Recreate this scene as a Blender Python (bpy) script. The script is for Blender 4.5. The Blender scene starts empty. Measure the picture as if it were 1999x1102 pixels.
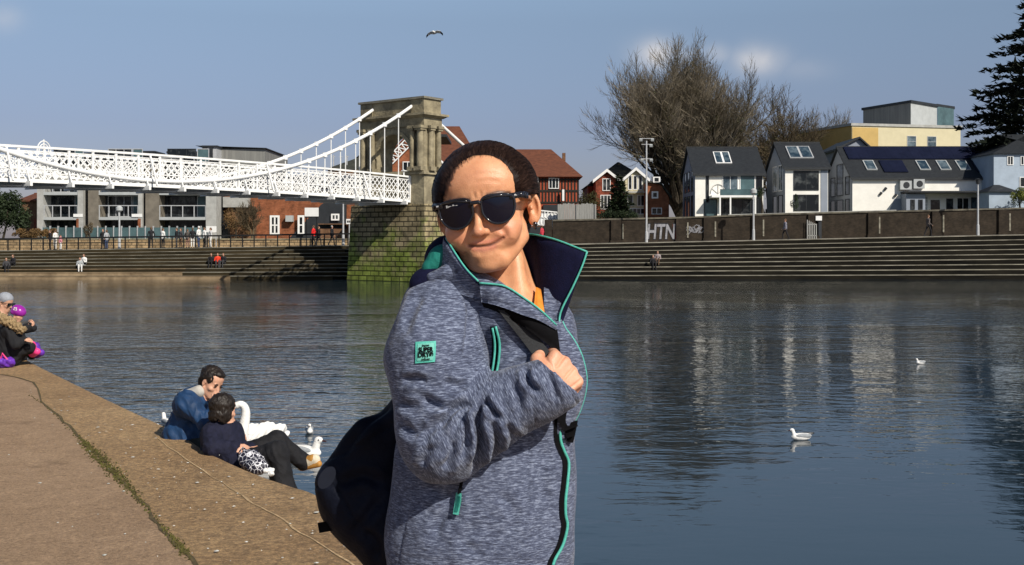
import bpy, bmesh, math, random
import numpy as np
from mathutils import Vector, Matrix, noise as mnoise
from mathutils.bvhtree import BVHTree
R = math.radians
random.seed(7); np.random.seed(7)
scene = bpy.context.scene
col = scene.collection

# ------------------------------------------------------------------ camera
F = 2200.0          # focal length in pixels of a 1999 px wide frame
CX, HY = 999.5, 470.0   # optical centre column and the row of the horizon
CZ = 3.0            # eye height above the river
GZ = 1.5            # level of the near path above the river
cam = bpy.data.cameras.new('camera')
camo = bpy.data.objects.new('camera', cam); col.objects.link(camo)
cam.sensor_fit = 'HORIZONTAL'; cam.sensor_width = 36
cam.lens = 36 * F / 1999
cam.shift_y = -(551 - HY) / 1999
cam.clip_start = 0.05; cam.clip_end = 3000
camo.location = (0, 0, CZ); camo.rotation_euler = (R(90), 0, 0)
scene.camera = camo

# ------------------------------------------------------------------ light
SUN_H = Vector((0.62, -0.785)).normalized(); ELEV = 38
sdir = Vector((SUN_H.x * math.cos(R(ELEV)), SUN_H.y * math.cos(R(ELEV)), math.sin(R(ELEV))))
sl = bpy.data.lights.new('sun', 'SUN'); sl.energy = 5.0; sl.angle = R(0.5); sl.color = (1.0, 0.93, 0.82)
so = bpy.data.objects.new('sun', sl); col.objects.link(so)
so.rotation_euler = sdir.to_track_quat('Z', 'Y').to_euler(); so.location = (20, -20, 40)
world = bpy.data.worlds.new("World"); scene.world = world; world.use_nodes = True
wn = world.node_tree.nodes; wl = world.node_tree.links
bg = wn['Background']
sky = wn.new('ShaderNodeTexSky'); sky.sky_type = 'NISHITA'; sky.sun_disc = False
sky.sun_elevation = R(ELEV); sky.sun_rotation = math.atan2(SUN_H.x, SUN_H.y)
sky.air_density = 1.0; sky.dust_density = 0.6; sky.ozone_density = 1.6; sky.altitude = 0
hs = wn.new('ShaderNodeHueSaturation'); hs.inputs['Saturation'].default_value = 1.0; hs.inputs['Value'].default_value = 1.0
wl.new(sky.outputs[0], hs.inputs['Color'])
# thin fair-weather clouds low in the sky, by direction
tc = wn.new('ShaderNodeTexCoord')
def wmath(op, a, b=None, c=None):
    n = wn.new('ShaderNodeMath'); n.operation = op
    for i, v in enumerate((a, b, c)):
        if v is None: continue
        if isinstance(v, (int, float)): n.inputs[i].default_value = v
        else: wl.new(v, n.inputs[i])
    return n.outputs[0]
sep = wn.new('ShaderNodeSeparateXYZ'); wl.new(tc.outputs['Generated'], sep.inputs[0])
az = wmath('DIVIDE', sep.outputs[0], sep.outputs[1]); el = wmath('DIVIDE', sep.outputs[2], sep.outputs[1])
nz = wn.new('ShaderNodeTexNoise'); nz.inputs['Scale'].default_value = 26; nz.inputs['Detail'].default_value = 5
wl.new(tc.outputs['Generated'], nz.inputs['Vector'])
tot = None
for (px, py, rx, ry, s) in ((1283, 105, 42, 26, 1.0), (1335, 108, 26, 16, .55), (1400, 104, 30, 18, .5), (1480, 116, 44, 26, .95), (5, 34, 34, 24, .35), (1560,135,60,20,.18)):
    dx = wmath('MULTIPLY', wmath('SUBTRACT', az, (px - CX) / F), F / rx)
    dz = wmath('MULTIPLY', wmath('SUBTRACT', el, (HY - py) / F), F / ry)
    r2 = wmath('ADD', wmath('MULTIPLY', dx, dx), wmath('MULTIPLY', dz, dz))
    g = wmath('MULTIPLY', wmath('EXPONENT', wmath('MULTIPLY', r2, -0.9)), s)
    tot = g if tot is None else wmath('MAXIMUM', tot, g)
den = wmath('MULTIPLY', tot, wmath('ADD', wmath('MULTIPLY', nz.outputs['Fac'], 1.5), -0.1))
den = wmath('MULTIPLY', den, wmath('GREATER_THAN', sep.outputs[1], 0.0))
den = wmath('MINIMUM', den, 1.0)
gr = wn.new('ShaderNodeValToRGB'); wl.new(sep.outputs[2], gr.inputs[0])
for i_, (pos, c_) in enumerate(((0, (.50, .47, .66)), (.10, (.69, .64, .79)), (.19, (1.0, .93, .95)), (.30, (1.75, 1.65, 1.5)), (.55, (.55, .55, .6)))):
    e_ = gr.color_ramp.elements[i_] if i_ < 2 else gr.color_ramp.elements.new(pos)
    e_.position = pos; e_.color = (*c_, 1)
gm = wn.new('ShaderNodeMixRGB'); gm.blend_type = 'MULTIPLY'; gm.inputs[0].default_value = 1; wl.new(hs.outputs[0], gm.inputs[1]); wl.new(gr.outputs[0], gm.inputs[2])
cm = wn.new('ShaderNodeMixRGB'); wl.new(den, cm.inputs[0]); wl.new(gm.outputs[0], cm.inputs[1]); cm.inputs[2].default_value = (7.4, 7.3, 7.5, 1)
wl.new(cm.outputs[0], bg.inputs['Color']); bg.inputs['Strength'].default_value = 0.09
scene.view_settings.view_transform = 'Standard'; scene.view_settings.look = 'None'
scene.view_settings.exposure = 0.0; scene.view_settings.gamma = 1.0
scene.cycles.max_bounces = 6

# ------------------------------------------------------------------ helpers
def W(px, py, D):
    return Vector(((px - CX) / F * D, D, CZ + (HY - py) / F * D))
def WX(px, D): return (px - CX) / F * D
def WZ(py, D): return CZ + (HY - py) / F * D

def lin(c):
    return tuple((v / 12.92 if v <= 0.04045 else ((v + 0.055) / 1.055) ** 2.4) for v in c)
def mat(name, c, rough=0.8, var=0.25, scale=3.0, c2=None, bump=0.0, bscale=None, metal=0.0, stretch=(1, 1, 1), spec=0.3, detail=6, coat=0, contrast=(0.35, 0.65)):
    """noise-varied surface; c and c2 are linear base colours"""
    m = bpy.data.materials.new(name); m.use_nodes = True
    n = m.node_tree.nodes; l = m.node_tree.links; p = n['Principled BSDF']
    p.inputs['Roughness'].default_value = rough; p.inputs['Metallic'].default_value = metal
    p.inputs['Specular IOR Level'].default_value = spec
    if coat: p.inputs['Coat Weight'].default_value = coat
    t = n.new('ShaderNodeTexCoord'); mp = n.new('ShaderNodeMapping'); mp.inputs['Scale'].default_value = stretch
    l.new(t.outputs['Object'], mp.inputs[0])
    nt = n.new('ShaderNodeTexNoise'); nt.inputs['Scale'].default_value = scale; nt.inputs['Detail'].default_value = detail; nt.inputs['Roughness'].default_value = 0.65
    l.new(mp.outputs[0], nt.inputs['Vector'])
    cr = n.new('ShaderNodeValToRGB'); l.new(nt.outputs['Fac'], cr.inputs[0])
    a = c2 if c2 else tuple(v * (1 - var) for v in c)
    b = c if c2 else tuple(min(1, v * (1 + var)) for v in c)
    cr.color_ramp.elements[0].position = contrast[0]; cr.color_ramp.elements[1].position = contrast[1]
    cr.color_ramp.elements[0].color = (*a, 1); cr.color_ramp.elements[1].color = (*b, 1)
    l.new(cr.outputs[0], p.inputs['Base Color'])
    if bump:
        bn = n.new('ShaderNodeTexNoise'); bn.inputs['Scale'].default_value = bscale or scale * 4; bn.inputs['Detail'].default_value = 8
        l.new(mp.outputs[0], bn.inputs['Vector'])
        bp = n.new('ShaderNodeBump'); bp.inputs['Strength'].default_value = 1.0; bp.inputs['Distance'].default_value = bump
        l.new(bn.outputs['Fac'], bp.inputs['Height']); l.new(bp.outputs[0], p.inputs['Normal'])
    return m
def brickmat(name, c1, c2, mortar, scale=1.0, bw=0.225, bh=0.075, msize=0.012, rough=0.85, bump=0.01, tint=None, dark=None, rot=0.0):
    m = bpy.data.materials.new(name); m.use_nodes = True
    n = m.node_tree.nodes; l = m.node_tree.links; p = n['Principled BSDF']; p.inputs['Roughness'].default_value = rough; p.inputs['Specular IOR Level'].default_value = .2
    t = n.new('ShaderNodeTexCoord'); s = n.new('ShaderNodeSeparateXYZ')
    vr = n.new('ShaderNodeVectorRotate'); vr.rotation_type = 'Z_AXIS'; vr.inputs['Angle'].default_value = rot
    l.new(t.outputs['Object'], vr.inputs['Vector']); l.new(vr.outputs[0], s.inputs[0])
    ad = n.new('ShaderNodeMath'); ad.operation = 'ADD'; l.new(s.outputs[0], ad.inputs[0]); l.new(s.outputs[1], ad.inputs[1])
    cb = n.new('ShaderNodeCombineXYZ'); l.new(ad.outputs[0], cb.inputs[0]); l.new(s.outputs[2], cb.inputs[1])
    b = n.new('ShaderNodeTexBrick'); l.new(cb.outputs[0], b.inputs['Vector'])
    b.inputs['Scale'].default_value = scale; b.inputs['Brick Width'].default_value = bw; b.inputs['Row Height'].default_value = bh
    b.inputs['Mortar Size'].default_value = msize; b.inputs['Mortar Smooth'].default_value = 0.3; b.inputs['Bias'].default_value = 0.0
    b.inputs['Color1'].default_value = (*c1, 1); b.inputs['Color2'].default_value = (*c2, 1); b.inputs['Mortar'].default_value = (*mortar, 1)
    nt = n.new('ShaderNodeTexNoise'); nt.inputs['Scale'].default_value = 1.3; nt.inputs['Detail'].default_value = 8; nt.inputs['Roughness'].default_value = .7
    l.new(t.outputs['Object'], nt.inputs['Vector'])
    mx = n.new('ShaderNodeMixRGB'); mx.blend_type = 'MULTIPLY'; mx.inputs[0].default_value = 1
    cr = n.new('ShaderNodeValToRGB'); cr.color_ramp.elements[0].position = .3; cr.color_ramp.elements[1].position = .7
    cr.color_ramp.elements[0].color = (.38, .38, .36, 1); cr.color_ramp.elements[1].color = (1.32, 1.32, 1.3, 1)
    l.new(nt.outputs['Fac'], cr.inputs[0]); l.new(b.outputs['Color'], mx.inputs[1]); l.new(cr.outputs[0], mx.inputs[2])
    out = mx.outputs[0]
    if tint:   # moss or stain: colour, below height z0, softness
        mz = n.new('ShaderNodeMath'); mz.operation = 'MULTIPLY_ADD'
        l.new(s.outputs[2], mz.inputs[0]); mz.inputs[1].default_value = -1 / tint[2]; mz.inputs[2].default_value = tint[1] / tint[2]
        nn = n.new('ShaderNodeTexNoise'); nn.inputs['Scale'].default_value = .8; nn.inputs['Detail'].default_value = 6; l.new(t.outputs['Object'], nn.inputs['Vector'])
        ml = n.new('ShaderNodeMath'); ml.operation = 'MULTIPLY_ADD'; l.new(nn.outputs['Fac'], ml.inputs[0]); ml.inputs[1].default_value = 4; ml.inputs[2].default_value = -1.9
        m3 = n.new('ShaderNodeMath'); m3.operation = 'ADD'; m3.use_clamp = True; l.new(mz.outputs[0], m3.inputs[0]); l.new(ml.outputs[0], m3.inputs[1])
        m4 = n.new('ShaderNodeMath'); m4.operation = 'MULTIPLY'; l.new(m3.outputs[0], m4.inputs[0]); m4.inputs[1].default_value = .75
        mm = n.new('ShaderNodeMixRGB'); l.new(m4.outputs[0], mm.inputs[0]); l.new(out, mm.inputs[1])
        m5 = n.new('ShaderNodeMixRGB'); m5.blend_type = 'MULTIPLY'; m5.inputs[0].default_value = 1; l.new(out, m5.inputs[1]); m5.inputs[2].default_value = (*tint[0], 1)
        l.new(m5.outputs[0], mm.inputs[2]); out = mm.outputs[0]
    l.new(out, p.inputs['Base Color'])
    if bump:
        bp = n.new('ShaderNodeBump'); bp.inputs['Distance'].default_value = bump; bp.inputs['Strength'].default_value = 1
        iv = n.new('ShaderNodeMath'); iv.operation = 'MULTIPLY_ADD'; l.new(b.outputs['Fac'], iv.inputs[0]); iv.inputs[1].default_value = -1.5; l.new(nt.outputs['Fac'], iv.inputs[2])
        l.new(iv.outputs[0], bp.inputs['Height']); l.new(bp.outputs[0], p.inputs['Normal'])
    return m

M = {}
M['white_paint'] = mat('white_paint', (.80, .80, .78), .45, .06, 2)
M['stone'] = brickmat('pier_stone', (.34, .28, .17), (.24, .20, .12), (.08, .068, .045), 1, .95, .42, .05, bump=.12, tint=((.50, 1.0, .16), 4.2, 3.0))
M['stone_fine'] = mat('dressed_stone', (.36, .31, .20), .8, .25, 1.2, c2=(.17, .145, .095), bump=.04, bscale=5)
M['concrete_edge'] = mat('pale_nosing', (.30, .28, .22), .8, .35, 1.2, c2=(.10, .092, .07), stretch=(.5, 1, 3))
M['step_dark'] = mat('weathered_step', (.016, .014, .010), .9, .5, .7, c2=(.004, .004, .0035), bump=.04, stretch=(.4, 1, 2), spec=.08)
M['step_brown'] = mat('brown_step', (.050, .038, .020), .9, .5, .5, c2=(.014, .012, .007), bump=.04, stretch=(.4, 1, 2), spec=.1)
M['step_tread'] = mat('step_tread', (.09, .08, .06), .9, .3, .8)
M['ledge'] = mat('orange_lit_ledge', (.34, .25, .15), .85, .3, .8, c2=(.15, .105, .06))
M['prom'] = mat('promenade', (.30, .28, .24), .85, .2, .8)
M['earth'] = mat('earth', (.10, .11, .06), .95, .3, .3)
M['brick_orange'] = brickmat('orange_brick', (.42, .13, .055), (.30, .085, .035), (.22, .15, .10))
M['brick_red'] = brickmat('red_brick', (.36, .075, .035), (.24, .045, .022), (.16, .10, .08))
M['brick_brown'] = brickmat('brown_brick', (.26, .13, .065), (.18, .085, .045), (.16, .12, .09))
M['brick_wall'] = brickmat('river_wall_brick', (.050, .036, .025), (.030, .022, .016), (.040, .035, .027))
M['lowstone'] = brickmat('low_stone_wall', (.42, .30, .17), (.30, .21, .12), (.14, .11, .07), 1, .6, .25, .03, bump=.03)
M['tile_red'] = mat('red_roof_tile', (.17, .060, .032), .85, .25, 2, c2=(.09, .034, .02), stretch=(1, 1, 6), bump=.03)
M['slate'] = mat('dark_slate', (.030, .034, .038), .55, .3, 3, c2=(.015, .017, .020), stretch=(1, 1, 5), bump=.02)
M['slate_green'] = mat('mossy_slate', (.055, .058, .045), .85, .3, 2, c2=(.025, .026, .022))
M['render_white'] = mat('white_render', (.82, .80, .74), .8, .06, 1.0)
M['render_grey_shade'] = mat('grey_and_shaded_render', (.25, .28, .33), .8, .06, 1.0)  # real grey render, also the shade coloured onto the white gables
M['render_blue'] = mat('pale_blue_render', (.35, .42, .50), .8, .1, 1.0)
M['render_cream'] = mat('cream_render', (.60, .54, .36), .8, .06, .6)
M['render_ochre'] = mat('ochre_render', (.52, .36, .13), .8, .08, .6)
M['clad_grey'] = mat('grey_cladding', (.24, .24, .22), .6, .1, 1, stretch=(4, 4, .2), c2=(.17, .17, .16))
M['clad_grey2'] = mat('pale_cladding', (.40, .42, .42), .6, .08, 1)
M['clad_dark'] = mat('dark_cladding', (.025, .028, .032), .5, .2, 1)
M['concrete'] = mat('pale_concrete', (.38, .38, .36), .8, .15, 1.5)
M['concrete_brown'] = mat('brown_concrete', (.17, .15, .12), .8, .2, 1.5)
M['glass_dark'] = mat('dark_window_glass', (.11, .12, .12), .08, .4, .9, c2=(.008, .011, .014), contrast=(.5, .72))  # pale mottling in the colour stands in for reflections
M['glass_blue'] = mat('bluish_window_glass', (.16, .21, .24), .06, .5, .8, c2=(.02, .04, .06), contrast=(.45, .7))
M['glass_teal'] = mat('teal_glass', (.07, .12, .13), .2, .3, .6)
M['black_iron'] = mat('black_iron', (.012, .012, .012), .5, .3, 8)
M['galv'] = mat('galvanised_post', (.42, .43, .44), .45, .12, 5)
M['wood_grey'] = mat('weathered_boards', (.32, .32, .30), .85, .2, 3, c2=(.2, .2, .19), stretch=(7, 7, .3))
M['timber_red'] = mat('red_render_panel', (.36, .075, .035), .8, .2, 2)
M['timber_black'] = mat('black_timber', (.02, .016, .012), .7, .2, 4)
M['bark'] = mat('bark', (.060, .047, .033), .95, .4, 6, c2=(.022, .018, .013))
M['twig_grey'] = mat('grey_twig', (.30, .255, .19), .9, .35, .35, c2=(.085, .068, .036))
M['twig_olive'] = mat('olive_twig', (.075, .062, .028), .9, .4, .5, c2=(.028, .024, .014))
M['twig_brown'] = mat('brown_twig', (.16, .12, .07), .9, .35, .5, c2=(.08, .06, .036))
M['leaf_cedar'] = mat('cedar_needles', (.018, .026, .014), .8, .5, .8, c2=(.006, .010, .006))
M['leaf_green'] = mat('evergreen_leaf', (.032, .050, .018), .7, .5, .9, c2=(.010, .018, .007))
M['leaf_ivy'] = mat('ivy_leaf', (.070, .065, .020), .7, .4, .5, c2=(.025, .028, .010))
M['leaf_brown'] = mat('winter_hedge_leaf', (.22, .13, .05), .8, .5, .9, c2=(.09, .055, .022))
M['leaf_yellow'] = mat('yellow_green_leaf', (.20, .21, .04), .7, .4, 1, c2=(.08, .10, .02))
M['solar'] = mat('solar_panel', (.010, .012, .028), .25, .2, 1)
M['red'] = mat('red_fabric', (.60, .035, .025), .8, .2, 8)
M['sign_white'] = mat('white_sign', (.75, .75, .73), .5, .04, 3)
M['skin_far'] = mat('skin_plain', (.48, .27, .19), .6, .08, 30)

for k_ in ('brick_orange', 'brick_red', 'brick_brown'):
    pass

# ---- mesh builder
OFF = {}
class MB:
    def __init__(s): s.v = []; s.f = []; s.m = []
    def add(s, vs, fs, mi=0):
        b = len(s.v); s.v += [tuple(v) for v in vs]; s.f += [tuple(b + i for i in f) for f in fs]; s.m += [mi] * len(fs); return s
    def box(s, x0, x1, y0, y1, z0, z1, mi=0):
        vs = [(x, y, z) for x in (x0, x1) for y in (y0, y1) for z in (z0, z1)]
        return s.add(vs, [(0, 1, 3, 2), (4, 6, 7, 5), (0, 4, 5, 1), (2, 3, 7, 6), (0, 2, 6, 4), (1, 5, 7, 3)], mi)
    def obox(s, c, u, v, w, hu, hv, hw, mi=0):
        c = Vector(c); u = Vector(u) * hu; v = Vector(v) * hv; w = Vector(w) * hw
        vs = [c + a * u + b * v + d * w for a in (-1, 1) for b in (-1, 1) for d in (-1, 1)]
        return s.add(vs, [(0, 1, 3, 2), (4, 6, 7, 5), (0, 4, 5, 1), (2, 3, 7, 6), (0, 2, 6, 4), (1, 5, 7, 3)], mi)
    def bar(s, a, b, wd, th, up=(0, 0, 1), mi=0):
        a = Vector(a); b = Vector(b); d = (b - a); L = d.length
        if L < 1e-6: return s
        d.normalize(); u = Vector(up); n = d.cross(u)
        if n.length < 1e-4: n = d.cross(Vector((1, 0, 0)))
        n.normalize(); q = n.cross(d)
        return s.obox((a + b) / 2, d, n, q, L / 2, th / 2, wd / 2, mi)
    def tube(s, pts, rad, n=6, mi=0, cap=True, flat=1.0):
        pts = [Vector(p) for p in pts]
        if not hasattr(rad, '__len__'): rad = [rad] * len(pts)
        b = len(s.v); ref = None
        for i, p in enumerate(pts):
            t = (pts[min(i + 1, len(pts) - 1)] - pts[max(i - 1, 0)])
            if t.length < 1e-9: t = Vector((0, 0, 1))
            t.normalize()
            if ref is None:
                ref = t.orthogonal().normalized()
            ref = (ref - t * ref.dot(t))
            if ref.length < 1e-6: ref = t.orthogonal()
            ref.normalize(); q = t.cross(ref)
            for k in range(n):
                a = 2 * math.pi * k / n
                s.v.append(tuple(p + (ref * math.cos(a) + q * math.sin(a) * flat) * rad[i]))
        for i in range(len(pts) - 1):
            for k in range(n):
                k2 = (k + 1) % n
                s.f.append((b + i * n + k, b + i * n + k2, b + (i + 1) * n + k2, b + (i + 1) * n + k)); s.m.append(mi)
        if cap and n > 2:
            s.f.append(tuple(b + k for k in reversed(range(n)))); s.m.append(mi)
            e = b + (len(pts) - 1) * n; s.f.append(tuple(e + k for k in range(n))); s.m.append(mi)
        return s
    def prism(s, poly, d, mi=0):
        """poly: list of 3D points, d: extrusion vector"""
        n = len(poly); d = Vector(d); p = [Vector(q) for q in poly]
        vs = p + [q + d for q in p]
        fs = [tuple(reversed(range(n))), tuple(range(n, 2 * n))] + [(i, (i + 1) % n, n + (i + 1) % n, n + i) for i in range(n)]
        return s.add(vs, fs, mi)
    def build(s, name, mats, parent=None, smooth=False, fix=True):
        me = bpy.data.meshes.new(name)
        off = OFF.get(parent.name, Vector((0, 0, 0))) if parent else Vector((0, 0, 0))
        vs = np.array(s.v, dtype=np.float64).reshape(-1, 3) - np.array(off)
        me.from_pydata(vs.tolist(), [], s.f)
        if not isinstance(mats, (list, tuple)): mats = [mats]
        for m_ in mats: me.materials.append(m_)
        if len(mats) > 1: me.polygons.foreach_set('material_index', s.m)
        if smooth: me.polygons.foreach_set('use_smooth', [True] * len(me.polygons))
        me.update()
        if fix:
            bm = bmesh.new(); bm.from_mesh(me); bmesh.ops.recalc_face_normals(bm, faces=bm.faces); bm.to_mesh(me); bm.free()
        o = bpy.data.objects.new(name, me); col.objects.link(o)
        if parent: o.parent = parent; OFF[o.name] = off
        else: OFF[o.name] = Vector((0, 0, 0))
        return o
def thing(name, label, cat, loc=(0, 0, 0), group=None):
    o = bpy.data.objects.new(name, None); col.objects.link(o); o.location = loc
    o.empty_display_size = .3
    o['label'] = label; o['category'] = cat
    if group: o['group'] = group
    OFF[o.name] = Vector(loc); return o
def tag(o, label, cat, group=None, kind=None):
    o['label'] = label; o['category'] = cat
    if group: o['group'] = group
    if kind: o['kind'] = kind
    return o
def struct(o): o['kind'] = 'structure'; return o
def textmesh(txt, size, fn, name, m_, parent, extrude=0.0, bold=0.0, sub=0):
    """lettering: fn maps flat (u, v) to 3D"""
    cu = bpy.data.curves.new('lettering', 'FONT'); cu.body = txt; cu.size = size; cu.align_x = 'CENTER'; cu.align_y = 'CENTER'; cu.offset = bold
    to = bpy.data.objects.new('lettering', cu); col.objects.link(to)
    dg = bpy.context.evaluated_depsgraph_get(); me = bpy.data.meshes.new_from_object(to.evaluated_get(dg))
    bpy.data.objects.remove(to)
    mb = MB(); vs = [fn(v.co.x, v.co.y) for v in me.vertices]
    mb.add(vs, [tuple(p.vertices) for p in me.polygons]); bpy.data.meshes.remove(me); bpy.data.curves.remove(cu)
    return mb.build(name, m_, parent, fix=False)
def window(parent, P, u, n, w, h, fm, gm, mv=1, mh=0, fr=0.07, name='window', proud=.06):
    P = Vector(P); u = Vector(u).normalized(); n = Vector(n).normalized(); z = Vector((0, 0, 1))
    mb = MB()
    def rail(a0, a1, z0, z1, pr=proud):
        c = P + u * (a0 + a1) / 2 + z * (z0 + z1) / 2 + n * pr / 2
        mb.obox(c, u, n, z, (a1 - a0) / 2, pr / 2, (z1 - z0) / 2)
    rail(0, fr, 0, h); rail(w - fr, w, 0, h); rail(fr, w - fr, 0, fr); rail(fr, w - fr, h - fr, h)
    for i in range(1, mv + 1):
        a = w * i / (mv + 1); rail(a - fr * .4, a + fr * .4, fr, h - fr, proud * .8)
    for i in range(1, mh + 1):
        a = h * i / (mh + 1); rail(fr, w - fr, a - fr * .3, a + fr * .3, proud * .75)
    o = mb.build(name, fm, parent)
    g = MB(); c = P + u * w / 2 + z * h / 2 + n * .012
    g.obox(c, u, n, z, w / 2 - fr * .5, .01, h / 2 - fr * .5); g.build('pane', gm, o)
    return o

# ---- signed-distance bodies polygonised with surface nets
class SDF:
    def __init__(s): s.p = []
    def cap(s, a, b, ra, rb=None, m=0, k=.02, op='+', flat=None):
        s.p.append(('c', np.array(a, float), np.array(b, float), ra, rb if rb is not None else ra, m, k, op, flat)); return s
    def ell(s, c, r, m=0, k=.02, op='+', rot=None):
        rm = None
        if rot is not None:
            rm = np.array(rot.to_3x3() if hasattr(rot, 'to_3x3') else rot)
        s.p.append(('e', np.array(c, float), np.array(r, float) if hasattr(r, '__len__') else np.array([r] * 3, float), rm, None, m, k, op, None)); return s
    def prism(s, c, B, poly, y0, m=0, k=.004, op='-'):
        s.p.append(('p', np.array(c, float), np.array(B), np.array(poly, float), y0, m, k, op, None)); return s
    def dist(s, q, P):
        if q[0] == 'p':
            L = (P - q[1]) @ q[2]; x, z = L[..., 0], L[..., 2]; poly = q[3]; n_ = len(poly); d2 = np.full(x.shape, 1e9); ins = np.zeros(x.shape, bool)
            for i in range(n_):
                a, b = poly[i], poly[(i + 1) % n_]; e = b - a; t = np.clip(((x - a[0]) * e[0] + (z - a[1]) * e[1]) / (e @ e + 1e-12), 0, 1)
                d2 = np.minimum(d2, (x - a[0] - t * e[0]) ** 2 + (z - a[1] - t * e[1]) ** 2)
                cr_ = ((a[1] > z) != (b[1] > z)) & (x < (b[0] - a[0]) * (z - a[1]) / (b[1] - a[1] + 1e-12) + a[0]); ins ^= cr_
            return np.maximum(np.where(ins, -1, 1) * np.sqrt(d2), q[4] - L[..., 1])
        if q[0] == 'c':
            a, b, ra, rb = q[1], q[2], q[3], q[4]
            ba = b - a; pa = P - a; L = max(ba @ ba, 1e-12)
            h = np.clip((pa @ ba) / L, 0, 1)
            dv = pa - h[..., None] * ba
            return np.sqrt((dv ** 2).sum(-1)) - (ra + (rb - ra) * h)
        c, r, rm = q[1], q[2], q[3]
        p = P - c
        if rm is not None: p = p @ rm
        k0 = np.sqrt(((p / r) ** 2).sum(-1)); k1 = np.sqrt(((p / r ** 2) ** 2).sum(-1)) + 1e-9
        return k0 * (k0 - 1) / k1
    def bbox(s):
        lo = np.array([1e9] * 3); hi = -lo
        for q in s.p:
            if q[7] != '+': continue
            if q[0] == 'c':
                r = max(q[3], q[4]); l_ = np.minimum(q[1], q[2]) - r; h_ = np.maximum(q[1], q[2]) + r
            else:
                r = q[2].max() if q[3] is not None else q[2]; l_ = q[1] - r; h_ = q[1] + r
            lo = np.minimum(lo, l_); hi = np.maximum(hi, h_)
        return lo, hi
    def mesh(s, vox):
        lo, hi = s.bbox(); lo = lo - vox * 3; hi = hi + vox * 3
        n = np.ceil((hi - lo) / vox).astype(int) + 1
        ax = [lo[i] + np.arange(n[i]) * vox for i in range(3)]
        G = np.full(n, 1.0, dtype=np.float32)
        for q in s.p:
            k = q[6]; pad = k + vox * 2.5
            if q[0] == 'p': l_, h_ = lo, hi
            elif q[0] == 'c': r = max(q[3], q[4]); l_ = np.minimum(q[1], q[2]) - r - pad; h_ = np.maximum(q[1], q[2]) + r + pad
            else: r = q[2].max() if q[3] is not None else q[2]; l_ = q[1] - r - pad; h_ = q[1] + r + pad
            i0 = np.clip(np.floor((l_ - lo) / vox).astype(int), 0, n); i1 = np.clip(np.ceil((h_ - lo) / vox).astype(int) + 1, 0, n)
            if (i1 <= i0).any(): continue
            sl_ = tuple(slice(i0[i], i1[i]) for i in range(3))
            P = np.stack(np.meshgrid(*[ax[i][sl_[i]] for i in range(3)], indexing='ij'), -1)
            d = s.dist(q, P); g = G[sl_]
            if q[7] == '+':
                h = np.clip(.5 + .5 * (g - d) / k, 0, 1); G[sl_] = g * (1 - h) + d * h - k * h * (1 - h)
            else:
                h = np.clip(.5 - .5 * (g + d) / k, 0, 1); G[sl_] = g * (1 - h) + (-d) * h + k * h * (1 - h)
        I = G < 0
        nx, ny, nz_ = n
        cnt = np.zeros((nx - 1, ny - 1, nz_ - 1), int)
        for dx in (0, 1):
            for dy in (0, 1):
                for dz in (0, 1): cnt += I[dx:nx - 1 + dx, dy:ny - 1 + dy, dz:nz_ - 1 + dz]
        cells = np.argwhere((cnt > 0) & (cnt < 8))
        idx = -np.ones(cnt.shape, int); idx[tuple(cells.T)] = np.arange(len(cells))
        acc = np.zeros((len(cells), 3)); c_ = np.zeros(len(cells))
        cor = [(0, 0, 0), (1, 0, 0), (0, 1, 0), (1, 1, 0), (0, 0, 1), (1, 0, 1), (0, 1, 1), (1, 1, 1)]
        for a in range(8):
            for b in range(a + 1, 8):
                if sum(abs(cor[a][t] - cor[b][t]) for t in range(3)) != 1: continue
                ca = cells + cor[a]; cb_ = cells + cor[b]
                fa = G[tuple(ca.T)]; fb = G[tuple(cb_.T)]
                mk = (fa < 0) != (fb < 0)
                t = np.where(mk, fa / np.where(mk, fa - fb, 1), 0)
                acc[mk] += (ca + (cb_ - ca) * t[:, None])[mk]; c_[mk] += 1
        V = acc / c_[:, None] * vox + lo
        faces = []
        for a in range(3):
            b, c = (a + 1) % 3, (a + 2) % 3
            s0 = [slice(None)] * 3; s1 = [slice(None)] * 3; s0[a] = slice(0, -1); s1[a] = slice(1, None)
            A = I[tuple(s0)]; B = I[tuple(s1)]
            E = np.argwhere(A != B)
            ok = (E[:, b] > 0) & (E[:, c] > 0) & (E[:, b] < n[b] - 1) & (E[:, c] < n[c] - 1)
            E = E[ok]; fl = A[tuple(E.T)]
            def g(db, dc):
                e = E.copy(); e[:, b] += db; e[:, c] += dc; return idx[tuple(e.T)]
            q = np.stack([g(-1, -1), g(0, -1), g(0, 0), g(-1, 0)], 1)
            q[~fl] = q[~fl][:, ::-1]
            faces.append(q)
        Fq = np.concatenate(faces)
        return V, Fq
    def mats(s, P):
        best = np.full(len(P), 1e9); m = np.zeros(len(P), int)
        for q in s.p:
            if q[7] != '+' or q[5] < 0: continue
            d = s.dist(q, P); k = d < best; best[k] = d[k]; m[k] = q[5]
        return m
    def build(s, name, mats, parent=None, vox=.01, post=None, smooth_it=1, attr=None, matfn=None):
        V, Fq = s.mesh(vox)
        for _ in range(smooth_it):
            acc = np.zeros_like(V); c = np.zeros(len(V))
            for a, b in ((0, 1), (1, 2), (2, 3), (3, 0)):
                np.add.at(acc, Fq[:, a], V[Fq[:, b]]); np.add.at(c, Fq[:, a], 1)
                np.add.at(acc, Fq[:, b], V[Fq[:, a]]); np.add.at(c, Fq[:, b], 1)
            V = V * .4 + .6 * acc / np.maximum(c, 1)[:, None]
        if post:
            N = vnormals(V, Fq); V = post(V, N)
        if not isinstance(mats, (list, tuple)): mats = [mats]
        mi = None
        if len(mats) > 1:
            C = V[Fq].mean(1); mi = matfn(C, s.mats(C)) if matfn else s.mats(C)
        off = OFF.get(parent.name, Vector((0, 0, 0))) if parent else Vector((0, 0, 0))
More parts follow.
